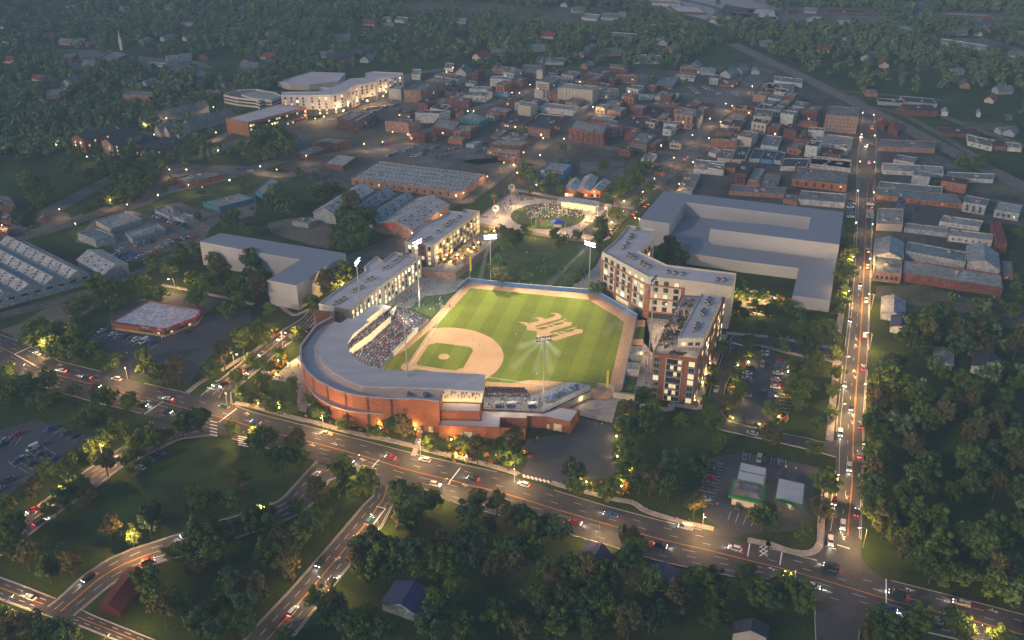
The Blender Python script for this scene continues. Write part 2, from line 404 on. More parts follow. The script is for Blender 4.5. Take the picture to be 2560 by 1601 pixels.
area('car_park', 'A', '850,1380 660,1270 1450,1190 2418,1260 2700,1340 2418,1540 1200,1640 1000,1500', .06, oldasph)
area('car_park', 'A', '700,640 1150,540 1900,560 2050,640 1500,680 1200,700 800,740', .06, oldasph)
area('car_park', 'C', '1000,520 1150,320 1500,380 1700,330 2100,400 1700,600 1100,600', .06, oldasph)
area('car_park', '21', '640,130 640,20 1050,30 1060,150 950,180 700,130', .06, oldasph)
# older roads drawn along their middle
for s, w in (('00: 1400,1511 01: -60,780 300,700 590,620 1000,480 1300,420 1550,300 2000,200 2418,80 10: 400,1480 850,1440 1150,1340 1450,1280 1900,1200 2150,1290', 13),
             ('01: 1350,420 1500,220 1600,100 1750,0 00: 1900,1480 2100,1400 2350,1310 10: 300,1200 700,1130 1050,1010 1400,760 1500,700 1900,640', 10),
             ('01: 1400,560 1700,680 1900,760 1750,860 1350,1050 1100,1170 700,1290 300,1400 0,1480', 8),
             ('11: 600,100 200,150 -100,80', 10), ('11: 700,200 1100,300 1800,400 2050,380', 8),
             ('11: 1950,400 2418,20 A: 2350,1500 B: 850,1400 1350,1120 1700,860 2050,640 2418,480', 12),
             ('B: 20,720 600,560 1050,380', 9), ('S: 1020,345 1130,330 1180,325', 9),
             ('21: 750,720 1000,500 1250,270 1500,80 1650,-40 20: 1680,1330 2020,1000 2200,850 2418,650', 17),
             ('20: 0,1480 200,1400 400,1330 900,1400 1500,1450 2100,1500', 8), ('B: 1250,1200 1500,1130 1650,1080', 8),
             ('S: 2158,280 2150,262 2120,240', 12), ('S: 2165,350 2080,338 1900,318', 8), ('S: 2190,485 2330,485 2560,515', 7),
             ('S: 2190,735 2300,760 2560,800', 5), ('30: 1400,960 1200,1060 1500,1040', 5), ('30: 1600,1080 1900,1200 2300,1340 2418,1400', 8),
             ('30: 900,1000 1300,1100 2000,1500', 6), ('30: 500,850 900,880 1700,960', 6),
             ('30: 1550,0 1440,40 1450,120 1350,200 1200,250', 14), ('20: 1600,0 1950,90 1850,200', 10), ('00: 1300,600 1700,600 2000,640', 8),
             ('00: 600,800 900,780 1300,790', 7), ('00: 1700,1380 2000,1340 2200,1240', 8), ('20: 900,850 1200,820 1250,700', 8), ('20: 1250,900 2300,900', 9)):
    t = s.split()[0]
    ZN[0] += 1; ribbon('road', pts('S', s), w, .20+ZN[0]*.0005, oldasph)
# pavements and paths
for s, w in (('12: -200,790 0,830 330,920 600,985 870,1060 1250,1140 1500,1200 1760,1270 2100,1350 2418,1440 22: 60,1470', 2.6),
             ('23: 370,30 560,85 800,145 960,185 1140,220 1250,290 1420,350 1600,400 1900,470', 2.4), ('23: 2220,570 2410,610 33: 0,605 220,680 400,690 490,600 500,400 530,150 540,0 32: 560,1440', 2.8),
             ('32: 580,1150 600,900 620,700 640,500 650,200 690,-40 31: 740,1100', 3.2), ('02: 1770,690 1900,590 2050,510 2240,390 2418,290 12: 200,80', 2.2),
             ('01: 1530,1185 1860,1250 2190,1320 2400,1370', 2.2), ('32: -400,130 0,165 300,215 640,275', 2.6), ('32: -60,250 240,325 540,375 690,420', 2.2),
             ('12: 1550,1050 1520,1200 1480,1290', 2.2), ('22: 1500,800 1480,850 1230,820 1200,720', 3), ('22: 1500,800 1700,830 1760,840', 3), ('22: 2000,140 1900,400 1800,650 1750,850', 4),
             ('11: 0,1120 300,1440 450,1440 560,1370', 2.2), ('31: 730,1060 700,1100 640,1090', 2), ('21: 0,280 500,370 700,400 1150,460', 3.5)):
    ZN[0] += 1; ribbon('pavement', pts('S', s), w, .36+ZN[0]*.0004, paving, thick=.3)
area('pavement', '12', '300,420 420,330 460,470 470,640 560,760 470,880 380,850 400,640 330,560 180,540', .1, paving)
area('pavement', '12', '50,480 180,500 330,560 380,640 340,600 150,570 40,560', .1, paving, keep=False)
area('pavement', '12', '1920,1090 2070,1095 2040,1250 1960,1190', .12, concrete, keep=False)
# kerbs of the boulevard and the right-hand road
def kerbline(P, side):
    b = MB(kerb)
    for a, c in zip(P, P[1:]):
        d = (c-a); L = d.length
        if L < .1: continue
        b.box(((a.x+c.x)/2, (a.y+c.y)/2, .09), (L, .35, .44), math.atan2(d.y, d.x))
    b.build('kerb', kind='structure')
# gaps of the kerbs where streets join, in photo columns
for A, gaps in ((BA, ((270, 328), (505, 580), (1290, 1383), (1776, 1866), (2055, 2205))), (BB, ((376, 545), (725, 1105), (2030, 2160)))):
    cur = []
    for v in A:
        x = proj(v)[0]
        if any(g0 <= x <= g1 for g0, g1 in gaps):
            if len(cur) > 1: kerbline(cur, 0)
            cur = []
        else: cur.append(v)
    if len(cur) > 1: kerbline(cur, 0)
for A, gaps in ((RA, ((1290, 1420), (1100, 1150), (870, 897), (705, 725))), (RB, ((1390, 1450), (886, 922)))):
    cur = []
    for v in A:
        y = proj(v)[1]
        if any(g0 <= y <= g1 for g0, g1 in gaps):
            if len(cur) > 1: kerbline(cur, 0)
            cur = []
        else: cur.append(v)
    if len(cur) > 1: kerbline(cur, 0)
# painted lines
mk = MB([white, orange])
def fr(A, B, f, i0, i1, w, m, dash=None, z=.34):
    D = 0
    for i in range(i0, i1):
        a = A[i].lerp(B[i], f); c = A[i+1].lerp(B[i+1], f); d = c-a; L = d.length; d /= L; n = Vector((-d.y, d.x, 0))*w/2; t = 0
        while t < L:
            if dash:
                ph = (D+t) % sum(dash); on = ph < dash[0]; e = max(.05, min(L-t, (dash[0] if on else sum(dash))-ph))
            else: on = True; e = L
            if on:
                p, q = a+d*t, a+d*min(L, t+e); mk.quad(*[(v.x, v.y, z) for v in (p-n, q-n, q+n, p+n)], m=m)
            t += e
        D += L
for f, m, d in ((.17, 0, (3, 9)), (.33, 0, (3, 9)), (.475, 1, None), (.487, 1, None), (.60, 0, (5, 7)), (.74, 0, (3, 9)), (.87, 0, (3, 9))):
    fr(BA, BB, f, 2, 58, .14, m, d)
for f, m, d in ((.13, 0, None), (.42, 0, (3, 9)), (.60, 1, None), (.63, 1, None), (.95, 0, None)): fr(RA, RB, f, 2, 42, .15, m, d, .345)
for A, B, ok in STR:
    for i in range(len(A)-1):
        if ok[i] and ok[i+1]:
            for f, mm in ((.49, 1), (.51, 1), (.05, 0), (.95, 0), (.27, 0) if i % 2 else (.73, 0)): fr(A, B, f, i, i+1, .14, mm, None, .33)
def bar(p, q, w, m=0, z=.35):
    a, c = G(p), G(q); d = (c-a).normalized(); n = Vector((-d.y, d.x, 0))*w/2
    mk.quad(*[(v.x, v.y, z) for v in (a-n, c-n, c+n, a+n)], m=m)
for s in ('02: 1545,775 1365,895', '02: 2235,845 2065,975', '12: 1165,1325 1100,1395', '12: 1930,1405 1850,1510', '23: 2240,605 2220,730', '33: 130,690 110,810', '33: 260,860 238,1000', '33: 1112,940 1112,1190',
          '13: 1135,255 1225,278', '33: 535,630 640,660', '33: 652,620 768,655', '02: 300,258 140,330', '02: 140,330 370,460', '02: 1955,645 2030,665', '02: 2060,645 2120,660', '13: 1840,0 1815,50', '13: 1220,280 1045,505'):
    a, c = pts('S', s); bar(a, c, .45)
for k in range(7):   # crossings
    a, c = pts('12', '2418,1430 2400,1440'); y = 1470+k*5
    p = px('22', 105+k*38, 1480+k*9); bar((p[0], p[1]-3), (p[0]+5, p[1]+4), 1.0)
for k in range(5):
    p = px('02', 1985, 960+k*32); bar(p, (p[0]+18, p[1]+4.5), .7)
    p = px('02', 2250, 1105+k*20); bar(p, (p[0]+26, p[1]+5), .6)
    p = px('22', 2080+k*22, 215+k*6); bar((p[0], p[1]), (p[0]+2, p[1]+4), .8)
def arrow(t, x, y, ang):
    c = G(px(t, x, y)); d = Vector((math.cos(ang), math.sin(ang), 0)); n = Vector((-d.y, d.x, 0))
    for q in ([c-d*1.6-n*.12, c+d*.6-n*.12, c+d*.6+n*.12, c-d*1.6+n*.12], [c+d*.6-n*.55, c+d*1.7+n*.1, c+d*.6+n*.55], [c-d*.5+n*.1, c-d*.2+n*.1, c-d*.1+n*1.2, c-d*.5+n*1.2]):
        mk.quad(*[(v.x, v.y, .355) for v in q], m=0)
bdir = (G((1500, 1330))-G((1200, 1240))).to_2d(); BANG = math.atan2(bdir.y, bdir.x)
for t, x, y in (('02', 575, 428), ('02', 1415, 772), ('12', 740, 1180), ('12', 1015, 1325), ('12', 530, 1190), ('02', 2330, 890), ('13', 1975, 55), ('33', 45, 845), ('33', 1335, 1040), ('33', 2120, 1245)): arrow(t, x, y, BANG+(math.pi if x % 2 else 0))
for y in (190, 250, 490, 545, 905, 975): arrow('32', 836-(y-190)*.055, y, R(-90 if y % 2 else 93))
arrow('33', 735, 165, R(-93)); arrow('33', 708, 550, R(-93)); arrow('13', 770, 755, R(50))
for k in range(-1, 2):
    for s in ((-1, 1), (1, 1)):
        p = px('23', 2370, 660+k*40); bar((p[0]-10*s[0], p[1]-7), (p[0]+10*s[0], p[1]+7), .4)
# parking bays
def bays(a, b, n, length, ang=None):
    a, b = G(a), G(b); d = (b-a)/n; u = d.normalized(); nn = Vector((-u.y, u.x, 0)) if ang is None else Vector((math.cos(ang), math.sin(ang), 0))
    for i in range(n+1):
        c = a+d*i; e = c+nn*length; w = u*.07
        mk.quad(*[(v.x, v.y, .17) for v in (c-w, e-w, e+w, c+w)], m=0)
bays(px('J', 40, 860), px('J', 250, 110), 12, -6.0)
bays(px('J', 660, 1050), px('J', 1100, 1160), 3, -6)
bays(px('J', 870, 60), px('J', 1680, 210), 6, 5)
bays(px('22', 2200, 440), px('22', 2170, 720), 9, -6)
bays(px('32', 150, 400), px('32', 80, 860), 15, 6)
bays(px('02', 900, 100), px('02', 1490, 230), 11, -5.5)
bays(px('02', 540, 1000), px('02', 790, 1090), 4, -6); bays(px('02', 80, 1340), px('02', 400, 1190), 5, -6); bays(px('02', 470, 1240), px('02', 180, 1400), 6, 6)
bays(px('02', 0, 1110), px('02', 200, 1110), 4, -6)
mk.build('road_markings', kind='structure')
# railway running to the upper left
rw = pts('S', '1560,-12 1650,25 1712,57') ; rw2 = pts('S', '1830,110 1925,155 2010,195 2160,270 2280,330 2420,400 2600,490')
for i, r_ in enumerate((rw, rw2)):
    ribbon('rail_ballast', r_, 16, .29, ballast)
    P = smooth([G(p) for p in r_]); tb = MB(rail)
    for o_ in (-4.6, -3.1, -.8, .8, 3.1, 4.6):
        Lp = []
        for k, p in enumerate(P):
            d = (P[min(k+1, len(P)-1)]-P[max(k-1, 0)]).normalized(); Lp.append(p+Vector((-d.y, d.x, 0))*o_)
        for a, c in zip(Lp, Lp[1:]):
            d = c-a; tb.box(((a.x+c.x)/2, (a.y+c.y)/2, .38), (d.length, .12, .18), math.atan2(d.y, d.x))
    tb.build('railway_track', label='steel railway tracks on dark ballast '+('curving past the warehouses' if i else 'running into the far woods'), cat='railway track', group='railway tracks')

# ============================================================ BALL FIELD
OUT = pts('S', '1170,706 1280,719 1489,736 1593,798 1590,820 1556,975 1521,1000 1412,1000 1214,1000 1060,985 960,960 935,935 955,921 1000,874 1075,805 1144,729')
FIELD_OUT = [G(p) for p in OUT]; FOOT.append([(v.x, v.y) for v in FIELD_OUT])
sheet('warning_track', FIELD_OUT, .32, dirt, kind='structure')
# mown grass: stripes run in field coordinates
m = bpy.data.materials.new('mown_grass'); m.use_nodes = True; n = m.node_tree.nodes; l = m.node_tree.links
b = n['Principled BSDF']; b.inputs['Roughness'].default_value = .9; b.inputs['Specular IOR Level'].default_value = .15
tc = n.new('ShaderNodeTexCoord'); sep = n.new('ShaderNodeSeparateXYZ'); l.new(tc.outputs['Object'], sep.inputs[0])
def stripe(sock, per, k):
    a = n.new('ShaderNodeMath'); a.operation = 'MULTIPLY'; a.inputs[1].default_value = math.pi*2/per; l.new(sock, a.inputs[0])
    c = n.new('ShaderNodeMath'); c.operation = 'SINE'; l.new(a.outputs[0], c.inputs[0])
    e = n.new('ShaderNodeMath'); e.operation = 'MULTIPLY'; e.inputs[1].default_value = 8; e.use_clamp = False; l.new(c.outputs[0], e.inputs[0])
    g = n.new('ShaderNodeClamp'); g.inputs[1].default_value = -1; g.inputs[2].default_value = 1; l.new(e.outputs[0], g.inputs[0])
    h = n.new('ShaderNodeMath'); h.operation = 'MULTIPLY'; h.inputs[1].default_value = k; l.new(g.outputs[0], h.inputs[0]); return h
s1 = stripe(sep.outputs[0], 15.0, .11); s2 = stripe(sep.outputs[1], 15.0, .03)
no = n.new('ShaderNodeTexNoise'); no.inputs['Scale'].default_value = .9; no.inputs['Detail'].default_value = 6; l.new(tc.outputs['Object'], no.inputs['Vector'])
no2 = n.new('ShaderNodeMath'); no2.operation = 'MULTIPLY_ADD'; no2.inputs[1].default_value = .9; no2.inputs[2].default_value = .55; l.new(no.outputs['Fac'], no2.inputs[0])
ad = n.new('ShaderNodeMath'); l.new(s1.outputs[0], ad.inputs[0]); l.new(s2.outputs[0], ad.inputs[1])
ad2 = n.new('ShaderNodeMath'); l.new(ad.outputs[0], ad2.inputs[0]); l.new(no2.outputs[0], ad2.inputs[1])
sc = n.new('ShaderNodeVectorMath'); sc.operation = 'SCALE'; sc.inputs[0].default_value = (.165, .18, .018); l.new(ad2.outputs[0], sc.inputs['Scale']); l.new(sc.outputs[0], b.inputs['Base Color'])
mown = m
def fsheet(name, P, z, m):
    """P in field coordinates"""
    o = sheet(name, [Vector((x, y, 0)) for x, y in P], 0, m); o.location = (HOME.x, HOME.y, z); o.rotation_euler = (0, 0, YAW); return o
GR = [to_field(G(p)) for p in pts('S', '1176,722 1280,732 1471,751 1547,797 1560,808 1540,893 1522,974 1480,973 1425,972 1412,958 1367,953.5 1320,952 1280,960 1214,956')]
GR = [(a, b) for a, b in GR]+[(40, -11), (20, -12), (8, -13), (-4, -13), (-11, -6), (-12, 4)]+[to_field(G(p)) for p in pts('S', '1018,874 1105.8,799.7')]
fsheet('outfield_grass', GR, .335, mown)
def arc(cx, cy_, r, a0, a1, n): return [(cx+r*math.cos(R(a0+(a1-a0)*i/n)), cy_+r*math.sin(R(a0+(a1-a0)*i/n))) for i in range(n+1)]
# skin of the infield
M0 = 13.04; rr = 29.0
A0 = []
P = [(p[0], p[1]) for p in arc(M0, M0, rr, -32, 122, 40)]
P = [p for p in P if p[0] > -1.8 and p[1] > -1.8]
fsheet('infield_dirt', [(-1.6, -1.6), (P[0][0], -1.8)]+P+[(-1.8, P[-1][1])], .35, dirt)
q = 25.6
fsheet('infield_grass', [(2.2, 2.2+1.2), (2.2+1.2, 2.2), (q-3.2, 2.2), (q-2.2, 4.2), (q-.4, 5.2), (q-.4, q-3.6), (q-1.6, q-1.6), (q-3.6, q-.4), (5.2, q-.4), (4.2, q-2.2), (2.2, q-3.2)], .365, mown)
fsheet('home_plate_circle', arc(0, 0, 4.1, 0, 360, 32)[:-1], .38, dirt)
fsheet('pitchers_mound', arc(M0, M0, 2.75, 0, 360, 28)[:-1], .38, dirt)
fm = MB(white)
def fbox(x0, y0, x1, y1, w=.22, z=.395):
    a, b_ = Vector((x0, y0, 0)), Vector((x1, y1, 0)); d = (b_-a).normalized(); nn = Vector((-d.y, d.x, 0))*w/2
    fm.quad(*[(v.x, v.y, z) for v in (a-nn, b_-nn, b_+nn, a+nn)])
fbox(0, 1, 0, 101); fbox(1, 0, 98, 0)
for sx in (-1, 1):
    for (a, b_, c, d) in ((.5, -.9, 1.7, -.9), (.5, .9, 1.7, .9), (.5, -.9, .5, .9), (1.7, -.9, 1.7, .9)): 
        X0, Y0, X1, Y1 = a*sx, b_, c*sx, d; k = .7071
        fbox(k*(X0+Y0), k*(Y0-X0), k*(X1+Y1), k*(Y1-X1), .1)
fbox(-10.5, 17, -10.5, 25, .15); fbox(-10.5, 17, -9, 17, .15); fbox(17, -10.5, 25, -10.5, .15)
fm.v = [tuple(FP(x, y, z)) for x, y, z in fm.v]; fm.build('chalk_lines', kind='structure')
bases = ((27.43, 0), (27.43, 27.43), (0, 27.43))
for i, (x, y) in enumerate(bases):
    bb = MB(white); bb.box((0, 0, .08), (.45, .45, .12)); bb.build('base', loc=FP(x, y, .36), rz=YAW, label='white base bag at %s base of the infield' % ('first', 'second', 'third')[i], cat='base', group='bases')
# the letter cut into the outfield, one dirt-coloured figure with its grass openings on top
L1 = pts('H', '170,445 400,450 520,485 800,420 820,390 760,340 660,340 700,315 780,302 900,305 1000,360 1250,290 1310,240 1290,205 1180,205 1165,180 1300,165 1420,190 1490,240 1500,300 1460,345 1380,370 1100,450 700,565 715,600 1100,510 1640,350 1650,370 1540,405 1600,430 1815,455 1790,545 1400,660 1150,745 1160,780 1500,730 1975,565 1970,590 1880,620 1890,650 2150,675 2130,770 1700,885 1330,1010 900,960 740,920 760,730 460,690 440,560 340,500')
sheet('outfield_letter', [G(p) for p in L1], .35, dirt)
for s in ('720,640 970,585 1130,615 880,690', '1050,550 1110,535 1270,565 1180,605', '1200,510 1560,430 1560,490 1340,550', '1150,860 1270,800 1430,835 1400,860 1180,925', '1350,775 1410,755 1600,790 1530,820', '1510,725 1830,650 1890,660 1870,710 1690,770',
          '700,565 1100,455 1460,372 1500,380 1100,500 760,600', '1140,770 1250,720 1800,590 1830,600 1400,720 1160,800'):
    o = sheet('outfield_letter_opening', [Vector((*to_field(G(p)), 0)) for p in pts('H', s)], 0, mown); o.location = (HOME.x, HOME.y, .365); o.rotation_euler = (0, 0, YAW)
# berm lawn with spectators, left field
area('lawn', 'E', '1740,430 1950,260 2250,235 2418,235 2418,245 2040,580', .2, lawn)
area('lawn', '21', '-600,850 -200,560 0,700 300,740 760,800 830,900 560,1190 0,1160 -650,1120', .03, lawn, keep=False)
area('lawn', '22', '1060,540 1190,550 1160,670 1040,660', .12, lawn)
area('lawn', '22', '1165,75 1255,75 1240,180 1150,175', .12, lawn)
# ============================================================ BUILDINGS
BFOOT = []
def inset(P, d):
    n = len(P); r = []
    for i in range(n):
        a, b, c = P[i-1], P[i], P[(i+1) % n]
        d1 = Vector((b[0]-a[0], b[1]-a[1])).normalized(); d2 = Vector((c[0]-b[0], c[1]-b[1])).normalized()
        n1 = Vector((-d1.y, d1.x)); n2 = Vector((-d2.y, d2.x)); k = n1+n2
        if k.length < 1e-3: k = n1
        k = k/max(.3, k.dot(n1)) if k.length else n1
        r.append((b[0]+k.x*d, b[1]+k.y*d))
    return r
WM = {}
def winmesh(w, h, kind, fr_):
    key = (round(w, 1), round(h, 1), kind, fr_)
    if key not in WM:
        b = MB([MAT[fr_], {'lit': litwin, 'litb': litwin_b, 'litc': litwin_c, 'dim': litwin2, 'dark': glass}[kind]])
        b.box((0, -.04, h/2), (w+.24, .10, h+.24)); b.quad((-w/2, -.10, 0), (w/2, -.10, 0), (w/2, -.10, h), (-w/2, -.10, h), m=1)
        b.box((0, -.11, h/2), (.07, .04, h))
        WM[key] = b.mesh('window')
    return WM[key]
def add_child(name, me, parent, loc, rz=0):
    o = bpy.data.objects.new(name, me); COL.objects.link(o); o.parent = parent; o.location = loc; o.rotation_euler = (0, 0, rz); return o
def windows(root, O, a, b, h, nf, nc, w=1.3, hh=1.6, lit=.1, dim=.1, fr_='window_frame_dark', z0=1.2, top=1.4, skip=0, m0=1.0, m1=1.0):
    a, b = Vector(a[:2]), Vector(b[:2]); d = b-a; L = d.length; d /= L; t = math.atan2(d.y, d.x); fh = (h-top-z0)/max(nf, 1)
    for f in range(skip, nf):
        for c in range(nc):
            s = m0+(L-m0-m1)*(c+.5)/nc; r = rng.random(); k = rng.choice(('lit', 'lit', 'litb', 'litc', 'dim')) if r < lit else 'dim' if r < lit+dim else 'dark'
            p = a+d*s; hw = min(hh, fh*.75); add_child('window', winmesh(min(w, L/nc*.8), hw, k, fr_), root, (p.x-O.x, p.y-O.y, z0+f*fh+(fh-hw)*.4), t)
UNIT = {}
def roof_unit_mesh(v):
    if v not in UNIT:
        b = MB([concrete, darksteel])
        if v == 0:
            b.box((0, 0, .8), (2.2, 1.7, 1.4)); b.box((0, 0, 1.53), (1.5, 1.1, .1), m=1); b.box((-1.6, 0, .55), (1.0, 1.0, .7), m=0); b.box((0, 0, .06), (3.6, 1.3, .12), m=1)
        else:
            b.box((0, 0, .6), (1.2, 1.2, 1.0)); b.tube((0, 0, 1.1), (0, 0, 1.3), .4, .4, 8, m=1); b.box((0, 0, .05), (1.6, .3, .1), m=1)
        UNIT[v] = b.mesh('roof_unit')
    return UNIT[v]
def build_block(name, P, h, wall, roof, label, cat='building', group=None, parapet=.6, base=0.0, foot=True):
    """P: ground outline (world). Walls, roof slab and parapet ring are its parts."""
    P = ccw([(p[0], p[1]) for p in P]); cx = sum(p[0] for p in P)/len(P); cy_ = sum(p[1] for p in P)/len(P)
    O = Vector((cx, cy_, base)); root = empty(name, O, label=label, cat=cat, group=group)
    if foot: FOOT.append(P); BFOOT.append(P)
    b = MB(wall, O); n = len(P); I = inset(P, .35); zt = h; zr = h-parapet
    b.add([(p[0], p[1], base) for p in P]+[(p[0], p[1], zt) for p in P], [(i, (i+1) % n, n+(i+1) % n, n+i) for i in range(n)])
    if parapet > 0:
        b.add([(p[0], p[1], zt) for p in P]+[(p[0], p[1], zt) for p in I], [(i, (i+1) % n, n+(i+1) % n, n+i) for i in range(n)])
        b.add([(p[0], p[1], zr-.05) for p in I]+[(p[0], p[1], zt) for p in I], [((i+1) % n, i, n+i, n+(i+1) % n) for i in range(n)])
    b.build('wall', root, (0, 0, 0))
    rp = I if parapet > 0 else P
    bm = bmesh.new(); f = bm.faces.new([bm.verts.new((p[0]-cx, p[1]-cy_, zr-base)) for p in rp]); f.normal_update(); bmesh.ops.triangulate(bm, faces=[f], ngon_method='EAR_CLIP')
    me = bpy.data.meshes.new('roof'); bm.to_mesh(me); bm.free(); me.materials.append(roof)
    add_child('roof', me, root, (0, 0, 0))
    return root, O, P, zr
def visible_edges(P):
    r = []
    for i in range(len(P)):
        a, b = P[i], P[(i+1) % len(P)]; d = Vector((b[0]-a[0], b[1]-a[1])); nrm = Vector((d.y, -d.x)).normalized()
        v = Vector((-(a[0]+b[0])/2, -(a[1]+b[1])/2)).normalized()
        if nrm.dot(v) > .12: r.append((a, b, d.length, nrm.dot(v)))
    return r
WALLS = dict(b=townbrick, d=brick2, p=brick3, o=orangebrick, c=cream, t=tan, w=offwhite, g=greywall, k=darkwall, e=teal, u=bluewall)
ROOFS = dict(d=roofdark, g=roofgrey, l=rooflight, n=roofgreen, r=roofred, m=metalroof, w=membrane)
def row(t, s, yb, wr, nf, nc, label, kind='building', cat='building', group='downtown buildings'):
    """s: roof corners front-left, front-right, back-right in the zoomed region; yb: foot of the front-right corner"""
    A, B_, C = pts(t, s); h = max(3.0, hsolve((B_[0], px(t, 0, yb)[1]), B_[1]))
    a, b, c = G(A, h), G(B_, h), G(C, h); d = a+(c-b)
    root, O, P, zr = build_block(kind, [a, b, c, d], h, WALLS[wr[0]], ROOFS[wr[1]], label, cat, group)
    for (p, q, L, f) in visible_edges(P):
        k = nc if abs(L-(b-a).length) < .5 else max(1, int(nc*L/max(1, (b-a).length)*.8))
        if nf and L > 3: windows(root, O, p, q, h, nf, min(k, 14), 1.2, 1.7, lit=.03, dim=.05, fr_='window_frame_white' if rng.random() < .4 else 'window_frame_dark')
    L = (b-a).length
    for i in range(rng.choice((1, 2, 3))):
        if L < 8: break
        u, v = rng.uniform(.15, .85), rng.uniform(.2, .8); p = a.lerp(b, u)+(c-b)*v
        add_child('roof_unit', roof_unit_mesh(rng.choice((0, 1))), root, (p.x-O.x, p.y-O.y, zr+.01), rng.uniform(0, 3))
    return root, O, P, zr, h
